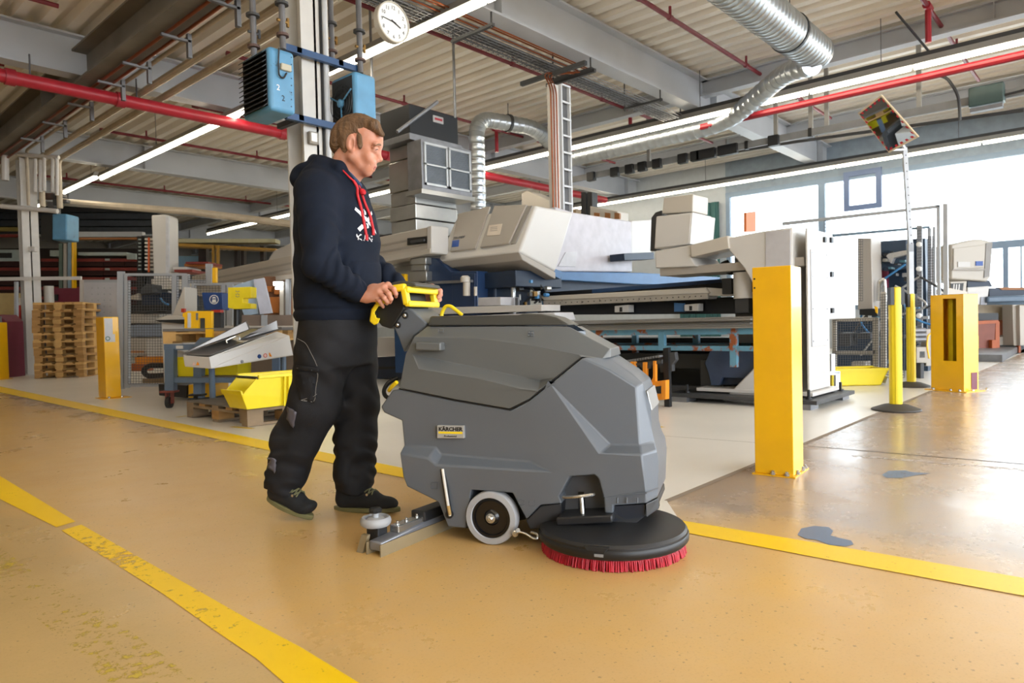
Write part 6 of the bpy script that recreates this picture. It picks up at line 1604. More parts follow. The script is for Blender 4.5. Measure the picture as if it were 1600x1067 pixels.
names = ['bottom', 'second', 'third', 'fourth', 'fifth', 'sixth', 'seventh', 'eighth', 'ninth', 'topmost']
rnd = random.Random(11); Lp = (pc - pb).dot(E_) * 1.0
p0_ = make_pallet(V((pb.x, pb.y, .004)), u, v, .86, 1.2, 'bottom wooden pallet of the tall stack at left', 'stacked wooden pallets')
for k in range(1, 10):
    cpy = copy_tree(p0_, V((pb.x, pb.y, .004)) + Z_ * .1445 * k + u * rnd.uniform(-.014, .014) + v * rnd.uniform(-.014, .014), names[k] + ' wooden pallet of the tall stack at left')
    if k in (4, 5, 9, 1):
        for ch in [o for o in bpy.data.objects if o.parent == cpy]:
            if 'top' in ch.name or 'bottom' in ch.name or 'stringer' in ch.name: ch.data = ch.data.copy(); ch.data.materials[0] = M_wood2
# beige panel, extinguisher, drum and red box behind
pn = thing('chipboard_panel', 'beige board panel leaning at the far left behind the pallets', 'panel', PZ(5, 575)); rectC('board', -40, 458, 30, 575, 15.3, .06, mat('chipboard', 'B5A06E', .8, var=.1), pn); rectC('board_foot', -40, 556, 32, 580, 15.25, .2, M_black, pn)
hs = thing('rubber_hose', 'black looped hose between the maroon cabinet and the extinguisher', 'hose', PY(20, 550, 14.5)); t = MB(); t.tube(arc_path([PY(8, 512, 14.5), PY(20, 510, 14.4), PY(27, 522, 14.4), PY(28, 556, 14.4), PY(18, 564, 14.4), PY(10, 574, 14.5), PZ(16, 588)], .3), .035, 8); t.build('hose', M_black, hs, smooth=True)
fe = thing('fire_extinguisher', 'red fire extinguisher stand left of the pallet stack', 'fire extinguisher', PZ(29, 580))
M_fred = mat('extinguisher_red', 'B5261E', .35)
b_ = PY(29, 541, 14.6); t = MB(); t.lathe(b_, Z_, [(.02, 0), (.06, .02), (.06, .34), (.045, .42), (.02, .45)], 18); t.build('cylinder', M_fred, fe, smooth=True)
t = MB(); t.cyl(PY(29, 541, 14.6), PZ(29, 578), .025, 8); t.build('stand', M_fred, fe)
t = MB(); t.lathe(PY(29, 502, 14.6), Z_, [(.05, 0), (.05, .38), (.03, .44), (.02, .46)], 16); t.build('cylinder', M_fred, fe, smooth=True)
t = MB(); t.lathe(PY(28, 477, 14.6), Z_, [(.05, 0), (.06, .02), (.05, .06), (.02, .1)], 12); t.cbox(PY(31, 470, 14.6), .05, .03, .12, E_); t.build('valve_head', mat('pale_plastic', 'CFC8BC', .5), fe)
dr_ = thing('paper_roll', 'white roll standing behind the pallet stack beside the maroon box', 'roll', PY(77, 474, 16)); t = MB(); t.lathe(PY(77, 472, 16) - Z_ * .6, Z_, [(.1, 0), (.1, .97), (.03, .97), (.03, .9)], 20, False); t.build('roll', M_mwhite, dr_, smooth=True); t = MB(); t.lathe(PY(77, 472, 16) - Z_ * 1.9, Z_, [(.25, 0), (.25, 1.3)], 16); t.build('stand', M_dark, dr_)
mb_ = thing('maroon_locker', 'maroon locker behind the top of the pallet stack', 'cabinet', PZ(105, 572)); rectC('locker', 83, 450, 124, 574, 16.6, .5, M_maroon, mb_, .01); rectC('dark_latch', 82, 460, 89, 470, 16.55, .05, M_black, mb_)
# hall fence rail, perforated panel
fr_ = thing('guard_rail', 'pale horizontal rail in front of the far racks at left', 'rail', PY(60, 437, 14.3)); t = MB(); t.box(PY(-60, 439, 14.3), PY(126, 437, 14.3) - PY(-60, 439, 14.3), F_ * .05, Z_ * .07); t.build('rail', M_mwhite, fr_); rectC('rail_post', 22, 440, 26, 575, 14.32, .06, M_fence, fr_)
pp_ = thing('perforated_door', 'grey perforated sheet metal gate between pallets and mesh fence', 'gate', PZ(155, 583))
rectC('gate_post', 124, 437, 135, 584, 14.2, .14, M_mwhite, pp_, .01); rectC('gate_sheet', 131, 440, 184, 572, 14.15, .04, mat('perforated_grey', 'B6B6BA', .5, var=.05), pp_); rectC('gate_frame', 131, 437, 184, 441, 14.13, .06, M_fence, pp_)
t = MB()
for i in range(6):
    for j in range(4):
        if 4 > j and (i + j) % 1 == 0: t.lathe(PY(144 + j * 9.5, 450 + i * 9.5, 14.148), -F_, [(.016, 0), (.016, .004)], 8)
t.build('perforation', M_fence, pp_, kind='stuff')
rectC('gate_lower', 137, 530, 184, 576, 14.12, .03, mat('perforated_grey', 'B6B6BA'), pp_, .01)
# mesh fence with posts
fn = thing('mesh_fence', 'grey framed mesh fence behind the yellow post and the bench', 'fence', PZ(230, 606))
FD = 9.8
for x0, x1, y0, y1 in ((183, 192, 424, 608), (194, 201, 427, 606), (268, 276, 429, 500), (284, 294, 428, 512), (299, 304, 442, 512), (345, 352, 442, 512), (354, 363, 441, 560), (321, 330, 412, 445)):
    rectC('fence_post', x0, y0, x1, y1, FD, .06, M_fence, fn)
for x0, x1, y0, y1 in ((194, 290, 427, 431), (196, 262, 599, 604), (284, 330, 437, 441), (299, 356, 442, 446), (356, 378, 441, 444)):
    rectC('fence_bar', x0, y0, x1, y1, FD + .005, .05, M_fence, fn)
mesh_grid(fn, PY(200, 600, FD), PY(268, 600, FD), PY(200, 431, FD), 16, 40); mesh_grid(fn, PY(276, 498, FD), PY(284, 498, FD), PY(276, 431, FD), 2, 16); mesh_grid(fn, PY(294, 442, FD), PY(322, 442, FD), PY(294, 431, FD), 6, 3); mesh_grid(fn, PY(304, 480, FD), PY(346, 480, FD), PY(304, 446, FD), 9, 8)
rectC('fence_label', 199, 432, 206, 438, FD - .01, .012, mat('dark_red_label', '5E2A2A', .6), fn)
# machine behind the fence
bm_ = thing('fenced_machine', 'navy and white machine with orange pump seen through the mesh fence', 'machine', PZ(260, 590))
MD = 11.2
for i, (pts, th, m_) in enumerate(((([(236, 436), (262, 434), (273, 444), (273, 452), (237, 452)]), .7, M_mbeige), ([(221, 460), (240, 456), (276, 458), (276, 478), (222, 478)], .8, M_mnavy), ([(200, 477), (276, 475), (276, 484), (204, 488)], .9, M_black), ([(219, 452), (228, 444), (238, 444), (238, 458), (219, 460)], .5, M_dark),
        ([(200, 490), (250, 490), (250, 505), (200, 505)], .6, M_mbeige), ([(200, 508), (262, 506), (262, 526), (200, 526)], .7, mat('grey_blue_panel', '8C97A8', .5)), ([(200, 528), (256, 527), (256, 556), (200, 556)], .7, M_mbeige), ([(228, 530), (258, 528), (262, 557), (229, 557)], .4, M_mwhite),
        ([(202, 547), (226, 547), (226, 552), (202, 552)], .3, M_orange), ([(210, 558), (256, 556), (256, 568), (211, 569)], .4, M_orange), ([(205, 568), (222, 566), (226, 580), (205, 580)], .3, mat('rust_orange', 'B5602A', .5)), ([(222, 592), (262, 590), (262, 600), (222, 600)], .6, mat('tan_steel', '8C7558')), ([(204, 462), (216, 458), (216, 468), (204, 468)], .4, M_mbeige))):
    prC(['white_cover', 'navy_body', 'black_slide', 'dark_head', 'beige_panel', 'grey_blue_panel', 'lower_panel', 'white_box', 'orange_bar', 'orange_pump', 'rust_bracket', 'tan_plinth', 'beige_block'][i], pts, MD - (.3 if i in (2, 3, 7, 9) else 0), th, m_, bm_, .01)
t = MB(); t.tube(arc_path([PY(258, 571, 10.7), PY(232, 571, 10.7), PY(223, 579, 10.7), PY(230, 588, 10.7), PY(258, 586, 10.7)], .15), .04, 10); t.build('black_belt', M_black, bm_, smooth=True)
t = MB(); t.tube(arc_path([PY(251, 466, 10.8), PY(256, 473, 10.75), PY(264, 476, 10.8)], .1), .015, 8); t.build('blue_hose', M_kblue, bm_, smooth=True)
# control desk
cdk = thing('control_desk', 'beige control desk with black keyboard edge left of the yellow guard', 'control desk', PZ(275, 600))
prC('screen_side', [(287, 448), (289, 449), (289, 492), (268, 496)], 9.0, .35, M_mbeige, cdk, .005); prC('desk_top', [(240, 500), (262, 492), (290, 494), (290, 505), (258, 505)], 8.9, .4, M_mbeige, cdk, .01); prC('desk_edge', [(241, 500), (288, 499), (288, 506), (250, 503)], 8.88, .3, M_black, cdk); prC('desk_body', [(252, 504), (286, 504), (286, 600), (256, 600)], 9.05, .4, M_mwhite, cdk, .01)
rectC('red_button', 283, 482, 288, 488, 8.95, .05, mat('button_red', 'C43A22', .4), cdk)
# bench with pallet top
BDp = 7.55
wb_ = thing('wheeled_bench', 'blue grey steel bench on castors carrying a pallet and yellow guards', 'bench', PZ(290, 632))
M_bench = mat('blue_grey_bench', '5F7186', .45, var=.12)
for x0, x1, y0, y1, d in ((257, 271, 545, 612, 7.5), (302, 315, 572, 622, 7.6), (425, 436, 545, 618, 7.9)):
    rectC('leg', x0, y0, x1, y1, d, .09, M_bench, wb_)
for x0, y0, x1, y1 in ((256, 538, 440, 547), (262, 590, 440, 598)):
    rectC('front_bar', x0, y0, x1, y1, 7.52, .08, M_bench, wb_)
for x in (265, 430):
    c = PY(x, 640, 7.5); c = V((c.x, c.y, 0)); t = MB(); t.cyl(c + Z_ * .065 - E_ * .022, c + Z_ * .065 + E_ * .022, .062, 20); t.build('castor_wheel', M_black, wb_, smooth=True); t = MB(); t.box(c + Z_ * .05 - E_ * .035 - F_ * .02, E_ * .012, F_ * .06, Z_ * .13); t.box(c + Z_ * .05 + E_ * .024 - F_ * .02, E_ * .012, F_ * .06, Z_ * .13); t.box(c + Z_ * .17 - E_ * .08 - F_ * .05, E_ * .16, F_ * .12, Z_ * .02); t.build('castor_fork', mat('red_brown_fork', '7A3A30', .5), wb_)
c = PY(308, 628, 7.62); c = V((c.x, c.y, 0)); t = MB(); t.cyl(c + Z_ * .06 - E_ * .02, c + Z_ * .06 + E_ * .02, .058, 18); t.box(c + Z_ * .115 - E_ * .08 - F_ * .05, E_ * .16, F_ * .12, Z_ * .02); t.build('castor_wheel', M_black, wb_)
prC('brake_plate', [(303, 538), (312, 527), (328, 528), (334, 538), (306, 548)], 7.4, .06, M_bench, wb_, .006)
rectC('shelf', 262, 588, 440, 592, 7.6, .7, mat('brown_board', '6B5A48', .7), wb_); rectC('bench_label', 275, 540, 286, 545, 7.51, .01, M_mwhite, wb_)
bpal = make_pallet(PY(255, 537, 7.5), E_, F_, 1.25, .8, 'wooden pallet lying on the blue grey bench under a grey board', 'pallets near the bench', (M_wood2, M_wood))
bt = prC('bench_board', [(254, 514), (440, 511), (440, 516), (254, 518)], 7.48, .85, mat('grey_worn_board', '6E6A66', .6, var=.2)); tag(bt, 'thin grey worn board on top of the bench pallet', 'board')
yb = [('yellow_box', 'yellow storage box on the lower shelf of the bench', [(276, 560), (308, 560), (308, 590), (278, 590)], 7.62, .5), ('yellow_box.a', 'second yellow storage box on the bench shelf behind the bench leg', [(313, 560), (372, 566), (372, 590), (314, 590)], 7.8, .4)]
for nm, lb, pts, d, th in yb:
    r = thing('storage_box', lb, 'box', PY(pts[3][0], 590, d), 'yellow boxes on the bench shelf'); prC('box_body', pts, d, th, mat('bin_yellow', 'E9D411', .4, var=.05), r, .008); prC('box_rim', [(pts[0][0] - 1, pts[0][1] - 2), (pts[1][0] + 1, pts[1][1] - 2), (pts[1][0] + 1, pts[1][1] + 1), (pts[0][0] - 1, pts[0][1] + 1)], d - .01, th + .02, mat('bin_yellow', 'E9D411'), r, .004)
r = prC('sheet_cover', [(271, 548), (292, 550), (292, 588), (274, 588)], 7.75, .04, M_mwhite); tag(r, 'white plate standing on the bench shelf behind the yellow box', 'plate')
r = prC('dark_crate', [(247, 600), (292, 602), (292, 622), (248, 618)], 8.3, .5, M_black, None, .01); tag(r, 'black crate on the floor behind the bench castor', 'crate')
r = thing('yellow_pedestal', 'yellow steel pedestal behind the bench legs on the pale floor', 'pedestal', PZ(315, 624)); prC('pedestal_body', [(294, 601), (336, 600), (336, 622), (294, 625)], 8.25, .4, M_yell, r, .01); prC('pedestal_foot', [(292, 622), (338, 620), (338, 625), (292, 627)], 8.2, .5, M_dark, r)
# yellow guards and sign
g1 = thing('yellow_guard', 'yellow arch shaped guard plate with cut out standing on the bench', 'guard', PY(310, 513, 7.6))
prC('guard_plate', [(288, 488), (292, 487), (292, 486), (331, 486), (331, 513), (320, 513), (320, 497), (310, 497), (310, 513), (288, 513), (288, 496), (285, 495), (285, 490)], 7.6, .05, M_yell, g1, .004); prC('guard_strip', [(293, 489), (298, 489), (298, 512), (293, 512)], 7.595, .01, mat('sticker_grey', 'C4C4C6'), g1); rectC('guard_hinge', 306, 489, 309, 500, 7.59, .02, M_galv, g1); rectC('guard_leg', 321, 514, 332, 527, 7.45, .04, M_yell, g1)
g2 = thing('yellow_guard', 'yellow E shaped guard housing with slot on a black post right of the blue sign', 'guard', PY(374, 483, 8.0))
prC('guard_front', [(356, 449), (366, 449), (392, 448), (392, 465), (379, 466), (379, 473), (392, 474), (392, 482), (366, 483), (356, 481)], 8.0, .18, mat('lemon_yellow', 'E8CF1D', .4), g2, .004)
t = MB(); t.cyl(PY(370, 483, 8.1), PY(370, 512, 8.1), .035, 12); t.build('black_post', M_black, g2)
t = MB()
for i in range(9): p = PY(369 + (i % 3) * 2.2, 455 + (i // 3) * 4 + (i % 2), 7.998); t.lathe(p, -F_, [(.006, 0), (.006, .003)], 6)
t.build('guard_screws', M_galv, g2, kind='stuff')
bx = thing('sign_box', 'dark blue box with round white safety sign on the fence', 'sign', PY(332, 484, 8.6)); prC('box', [(315, 457), (347, 457), (348, 484), (319, 484)], 8.6, .2, mat('sign_blue', '1B3E78', .4), bx, .006)
cc = PY(334.5, 468, 8.59); nn = -F_
t = MB(); t.lathe(cc, nn, [(.058, 0), (.058, .003), (.048, .003), (.048, 0)], 28, False); t.build('sign_ring', M_white, bx)
t = MB(); t.lathe(cc + Z_ * .008, nn, [(.0, .003), (.026, .003), (.026, 0)], 18, False); t.cbox(cc + nn * .002 - Z_ * .025, .05, .003, .025, E_, nn); t.build('sign_figure', M_white, bx)
t = MB(); t.cbox(cc + nn * .004 + Z_ * .008, .05, .002, .012, E_, nn); t.build('sign_goggles', mat('sign_blue', '1B3E78'), bx)
rectC('sign_foot', 330, 484, 344, 488, 8.55, .1, mat('button_red', 'C43A22'), bx); rectC('tool_row', 331, 488, 345, 512, 8.7, .1, M_dark, bx)
bl = prC('beacon', [(331, 418), (338, 418), (338, 442), (331, 442)], 9.6, .06, M_yell, None, .01); tag(bl, 'small yellow upright beacon on the fence post', 'beacon')
# plexiglass screens
px_ = thing('light_blue_screen', 'pale blue and white screen behind the yellow guard', 'screen', PY(400, 492, 9.2)); prC('blue_sheet', [(364, 447), (398, 436), (402, 490), (382, 494)], 9.2, .04, mat('pale_blue_sheet', 'A9BED0', .4), px_); prC('white_sheet', [(396, 437), (412, 434), (425, 489), (406, 491)], 9.15, .04, mat('lilac_white', 'C9CCDA', .4), px_)
rk = thing('parts_shelf', 'brown shelf with orange bins and a pale post left of the worker', 'shelf', PZ(440, 590)); rectC('shelf_back', 412, 432, 462, 598, 11.5, .3, mat('brown_shelf', '7D553A', .7, var=.3, vscale=9), rk)
for i, (x0, y0, x1, y1) in enumerate(((413, 464, 420, 488), (422, 464, 436, 489), (452, 466, 462, 490), (415, 447, 424, 456), (428, 450, 436, 460))): rectC('orange_bin', x0, y0, x1, y1, 11.4, .2, mat('bin_orange', 'B0692C', .5), rk, .01)
rectC('pale_post', 437, 440, 443, 494, 11.2, .1, M_mbeige, rk); rectC('grey_post', 446, 436, 452, 494, 11.2, .1, M_fence, rk)
for x0, y0, x1, y1 in ((427, 440, 441, 446), (430, 448, 437, 452)): rectC('lamp_glow', x0, y0, x1, y1, 11.1, .05, mat('small_work_lamp', 'FFFFFF', emit=3.0), rk)
wsd = thing('side_workbench', 'brown and grey workbench edge between chute and worker', 'workbench', PZ(440, 600)); rectC('apron', 378, 492, 470, 510, 8.9, .6, mat('brown_grey_apron', '7C6C60', .6), wsd); rectC('apron_post', 408, 492, 417, 510, 8.88, .05, M_fence, wsd); rectC('top', 350, 509, 470, 514, 8.8, .8, M_mbeige, wsd, .004); rectC('under', 436, 516, 470, 532, 8.9, .5, M_black, wsd); rectC('under', 380, 530, 470, 600, 9.0, .5, mat('brown_board', '6B5A48'), wsd)
# white chute with folded metal lids
cv = thing('inclined_chute', 'white inclined chute with grey metal lids above the yellow bin', 'chute', PZ(370, 640))
def cq(x, y, d): return PY(x, y, d)
d0, d1 = 6.55, 7.35
A1, A2, A3, A4 = cq(327, 558, d0), cq(330, 576, d0), cq(458, 555, d1), cq(452, 524, d1); A5 = cq(433, 518, d1)
lft = (cq(286, 554, d0 + .12) - cq(327, 557, d0))
t = MB(); t.prism([A1, A2, A3, A4, A5], lft.normalized() * .012); t.build('side_wall', M_mwhite, cv, bevel=.004)
t = MB(); t.prism([A1 + lft, A2 + lft, A3 + lft, A4 + lft, A5 + lft], lft.normalized() * -.012); t.build('side_wall', M_mwhite, cv)
t = MB(); t.prism([A1, A2, A2 + lft, A1 + lft], F_ * .02); t.build('front_wall', M_mwhite, cv, bevel=.004)
t = MB(); t.prism([A2 + Z_ * .01, A3 + Z_ * .01, A3 + lft + Z_ * .01, A2 + lft + Z_ * .01], Z_ * -.01); t.build('floor_plate', M_mbeige, cv)
M_lidg = mat('scratched_steel_lid', '8E8C8B', .35, metal=.7, var=.15)
t = MB(); t.prism([A1 + Z_ * .012, A5 + Z_ * .012, A5 + lft + Z_ * .012, A1 + lft + Z_ * .012], Z_ * .006); t.build('top_plate', M_lidg, cv)
m1_, m2_ = A1.lerp(A5, .32), A1.lerp(A5, .66)
t = MB(); t.prism([A1 + lft * .95 + Z_ * .02, A1.lerp(A5, .6) + lft * .9 + Z_ * .02, cq(390, 515, 7.0), cq(385, 502, 7.0)], V((0, 0, .008)) + F_ * .01); t.build('lid', M_lidg, cv)
t = MB(); t.prism([A1.lerp(A5, .55) + lft * .4 + Z_ * .02, A5 + lft * .02 + Z_ * .02, cq(434, 514, 7.3), cq(432, 501, 7.3), cq(390, 521, 7.1)], F_ * .012); t.build('lid', M_lidg, cv)
t = MB(); t.tube(arc_path([cq(355, 536, 6.8), cq(353, 532, 6.8), cq(369, 525, 6.85), cq(374, 526, 6.85), cq(374, 531, 6.85)], .03), .008, 8); t.build('lid_handle', M_chrome, cv, smooth=True)
for px, m_, nm in ((401, mat('sign_blue', '1B3E78'), 'blue_sign'), (410, mat('sign_white_red', 'D9B9B0', .5), 'red_sign'), (417, M_orange, 'warning_sign')):
    f_ = (px - 330) / 125; p = A2.lerp(A3, f_) + (A1 - A2) * .42 * (1 - f_ * .1); n_ = (A3 - A2).cross(Z_).normalized(); n_ = n_ if n_.dot(F_) < 0 else -n_
    t = MB()
    if nm != 'warning_sign': t.lathe(p, n_, [(.0, .004), (.022, .004), (.022, 0)], 18, False)
    else: t.prism([p - E_ * .024 - Z_ * .018, p + E_ * .024 - Z_ * .018, p + Z_ * .026], n_ * .004)
    t.build(nm, m_, cv)
    if nm == 'red_sign': t = MB(); t.lathe(p, n_, [(.022, .005), (.016, .005), (.016, .003)], 18, False); t.build('sign_ring', mat('button_red', 'C43A22'), cv)
for px, m_ in ((303, mat('sign_white_red', 'D9B9B0')), (309, M_orange)):
    p = cq(px, 568, d0 + .12 - (px - 286) / 41 * .12 - .006); t = MB(); t.prism([p - E_ * .016 - Z_ * .016, p + E_ * .016 - Z_ * .016, p + Z_ * .02], -F_ * .003); t.build('front_sign', m_, cv)
for p in (A4 - (A4 - A5) * .2 + V((0, 0, -.03)) - E_ * .06, A2.lerp(A3, .35) + Z_ * .02):
    t = MB(); t.lathe(p, V((E_.x, E_.y, 0)) * .3 - F_, [(.016, -.02), (.016, .006), (.008, .01)], 10); t.build('wall_bolt', M_galv, cv)
for p in (A2 + lft * .5 + F_ * .3, A3 + lft * .4): t = MB(); t.cyl(V((p.x, p.y, .0)), V((p.x, p.y, p.z + .06)), .03, 10); t.build('chute_leg', M_bench, cv)
# pallet with yellow bin
pB_ = PZ(387, 668); plt = make_pallet(V((pB_.x, pB_.y, .005)), A_, B_, 1.2, .8, 'worn wooden pallet on the pale floor carrying the yellow bin', 'pallets near the bench', (M_wood3, M_wood))
t = MB(); t.box(V((pB_.x, pB_.y, .15)), A_ * 1.2, B_ * .8, Z_ * .012); o = t.build('plywood_board', mat('grey_worn_board', '6E6A66')); tag(o, 'grey plywood sheet under the yellow bin on the worn pallet', 'board')
M_bin = mat('bin_yellow', 'E9D411', .4, var=.05)
kb = PZ(386, 640, .163); bn = thing('stacking_bin', 'large yellow stacking bin with open scoop front on the worn pallet', 'bin', kb)
z0, z1 = .163, PP(384, 588, kb, F_).z; LA, LB_ = .31, .95
o = V((kb.x, kb.y, 0)); sl = .025
def bq(a, b, z): return o + A_ * a + B_ * b + Z_ * z
def wall(name, pts, off, m=M_bin): t = MB(); t.prism(pts, off); return t.build(name, m, bn, bevel=.004)
wall('bin_floor', [bq(0, 0, z0), bq(LA, 0, z0), bq(LA, LB_, z0), bq(0, LB_, z0)], Z_ * .012)
wall('bin_side', [bq(0, .0, z0), bq(0, LB_, z0), bq(-sl, LB_, z1), bq(-sl, .10, z1), bq(-sl * .6, -.045, z0 + (z1 - z0) * .45)], A_ * .01)
wall('bin_side', [bq(LA, .0, z0), bq(LA, LB_, z0), bq(LA + sl, LB_, z1), bq(LA + sl, .10, z1), bq(LA + sl * .6, -.045, z0 + (z1 - z0) * .45)], A_ * -.01)
wall('bin_back', [bq(0, LB_, z0), bq(LA, LB_, z0), bq(LA + sl, LB_, z1), bq(-sl, LB_, z1)], B_ * .01)
wall('bin_front', [bq(0, 0, z0), bq(LA, 0, z0), bq(LA + sl * .6, -.05, z0 + (z1 - z0) * .45), bq(-sl * .6, -.05, z0 + (z1 - z0) * .45)], B_ * .01)
wall('bin_lip', [bq(-sl * .6 - .01, -.055, z0 + (z1 - z0) * .44), bq(LA + sl * .6 + .01, -.055, z0 + (z1 - z0) * .44), bq(LA + sl * .6 + .01, -.065, z0 + (z1 - z0) * .58), bq(-sl * .6 - .01, -.065, z0 + (z1 - z0) * .58)], B_ * .02)
for a in (-sl - .02, LA + sl - .005): t = MB(); t.box(bq(a, .09, z1 - .025), A_ * .025, B_ * (LB_ - .08), Z_ * .03); t.build('bin_rim', M_bin, bn, bevel=.004)
t = MB(); t.box(bq(-sl, LB_ - .01, z1 - .025), A_ * (LA + 2 * sl), B_ * .03, Z_ * .03); t.build('bin_rim', M_bin, bn)
t = MB(); t.tube([bq(-sl, .09, z1 - .02), bq(LA + sl, .09, z1 - .02)], .012, 8); t.build('cross_rod', M_black, bn)
for b in (.32, .36, .64): t = MB(); t.box(bq(-.012, b, z0), A_ * -.02 + V((0, 0, 0)), B_ * .012, (bq(-sl, 0, z1) - bq(0, 0, z0)) * .92); t.build('bin_rib', M_bin, bn)
# --------------------------- far left: racks, column dressing, duct stack
far = 22.0
sr = thing('drawer_rack', 'dark storage rack with rust red drawer rows at the far left', 'rack', PZ(140, 560))
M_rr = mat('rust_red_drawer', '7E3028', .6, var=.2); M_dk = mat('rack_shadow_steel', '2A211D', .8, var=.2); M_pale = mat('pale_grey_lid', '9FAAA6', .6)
rectC('rack_back', -40, 388, 232, 520, far + .5, .2, M_dk, sr)
for i, y in enumerate((404, 418, 433, 448, 463)):
    for j, (x0, x1) in enumerate(((-40, 30), (64, 92), (114, 162), (162, 195), (195, 222))):
        rectC('drawer_row', x0, y, x1 - 1, y + 4.5, far, .5, M_rr, sr); rectC('drawer_shadow', x0, y + 5, x1 - 1, y + 12, far + .1, .4, mat('drawer_shade_tone', '3A1D19', .8), sr)  # dark boxes stand for the shade below each drawer row
for x, y in ((167, 405), (167, 420), (167, 435)): rectC('drawer_tag', x - 3, y - 1, x + 4, y + 2, far - .02, .03, M_pale, sr)
for x0, x1, y0, y1 in ((-40, 30, 390, 408), (78, 94, 391, 400), (122, 198, 394, 399), (198, 212, 396, 405)): rectC('lid_box', x0, y0, x1, y1, far - .1, .4, M_pale, sr)
rectC('dark_slot', -40, 395, 18, 403, far - .12, .05, M_black, sr)
for x, m_ in ((112, M_yell), (92, mat('green_grey_upright', '5C6B63', .6)), (99, M_mgrey), (106, mat('blue_grey_upright', '7D93A4', .6))): rectC('upright', x, 370 if x != 112 else 374, x + (5 if x != 112 else 3), 450, far - .4, .15, m_, sr)
for (x0, y0, x1, y1, m_) in ((-40, 355, 30, 361, mat('dull_yellow_beam', '8A7A3E', .6)), (104, 362, 222, 370, M_fence), (-40, 366, 30, 370, mat('rust_red_drawer', '7E3028')), (64, 371, 225, 374, mat('brown_orange', '96602F'))): rectC('rack_beam', x0, y0, x1, y1, far - .3, .2, m_, sr)
mz = thing('mezzanine', 'dark mezzanine panels above the drawer rack', 'mezzanine', PZ(140, 540)); 
for i in range(4): rectC('dark_panel', -40, 322 + i * 11, 240 + i * 6, 331 + i * 11, far + .8 + .05 * i, .3, mat('dark_slate_panel', '33383F', .7, var=.2), mz)
rectC('dark_post', 230, 380, 234, 560, far + .9, .2, M_dark, mz)
th = thing('tool_rack', 'tall black rack of white slotted trays left of the white duct', 'rack', PY(228, 440, 16.5)); rectC('rack_side', 214, 369, 222, 578, 16.6, .5, M_black, th); rectC('rack_back', 221, 368, 241, 578, 16.8, .3, M_dark, th)
for i in range(9): rectC('white_tray', 226, 372 + i * 5.8, 239, 375.2 + i * 5.8, 16.55, .3, M_mwhite, th)
rectC('orange_strip', 231, 371, 233.5, 425, 16.52, .02, mat('orange_strip', 'D9622B', .5), th)
for i in range(9): rectC('side_slot', 216, 373 + i * 5.8, 220, 375 + i * 5.8, 16.58, .03, M_pale, th)
wd = thing('white_duct', 'tall white square duct standing behind the mesh fence', 'duct', PY(250, 440, 16)); prC('duct_body', [(236, 336), (260, 335), (263, 338), (264, 470), (241, 470)], 16, .5, M_mwhite, wd, .03); rectC('duct_edge', 259, 337, 263.5, 470, 15.98, .05, mat('cool_white_panel', 'C6C8CE'), wd); rectC('duct_foot', 232, 468, 268, 600, 16, .6, M_dark, wd)
# unit heater and pipes by the far column
u3 = thing('unit_heater', 'small light blue unit heater beside the far left column', 'heater', PY(92, 374, 17)); rectC('housing', 81, 334, 104, 375, 17, .5, mat('light_blue_heater_enamel', '5B93B8'), u3, .03); rectC('louvre', 64, 336, 82, 376, 17.1, .6, M_black, u3); t = MB(); t.tube([PY(92, 336, 17.2), PY(92, 215, 17.2)], .04, 8); t.build('pipe', M_ipipe, u3)
for i, (x, y0, y1) in enumerate(((55, 248, 300), (63, 250, 300), (69, 235, 298), (82, 246, 300), (89, 244, 305), (8, 243, 282))):
    pipe('drop_pipe', [PY(x, y0, 14.45), PY(x, y1, 14.45)], .035 if i != 5 else .07, M_mwhite, ['first', 'second', 'third', 'fourth', 'fifth', 'wide leftmost'][i] + ' white drop pipe around the far left column, counted from the left', group='white drop pipes')
pipe('cross_pipe', [PY(28, 241, 14.45), PY(92, 246, 14.45)], .04, M_mwhite, 'white cross pipe at the head of the far left column')
pipe('cross_pipe', [PY(2, 322, 14.4), PY(90, 330, 14.4)], .05, M_mwhite, 'white horizontal pipe across the far left column')
pipe('beige_main', [PY(97, 316, 17.5), PY(300, 331, 17.5), PY(455, 350, 17.5)], .09, M_bpipe, 'beige insulated pipe running right from the far left column')
vl = thing('valve_group', 'dark cluster of valves at the far left column', 'valve group', PY(88, 312, 17)); rnd = random.Random(5)
for i in range(9):
    c = PY(80 + rnd.uniform(-6, 22), 312 + rnd.uniform(-9, 9), 17); t = MB(); t.cbox(c, rnd.uniform(.08, .22), .15, rnd.uniform(.06, .16), E_); t.build('valve', (M_dark, M_rust, M_ipipe)[i % 3], vl, bevel=.01)
sk2 = prC('socket_box', [(44, 385), (54, 385), (54, 393), (44, 393)], 14.5, .1, M_mwhite, None, .01); tag(sk2, 'white socket box on the far left column', 'socket')
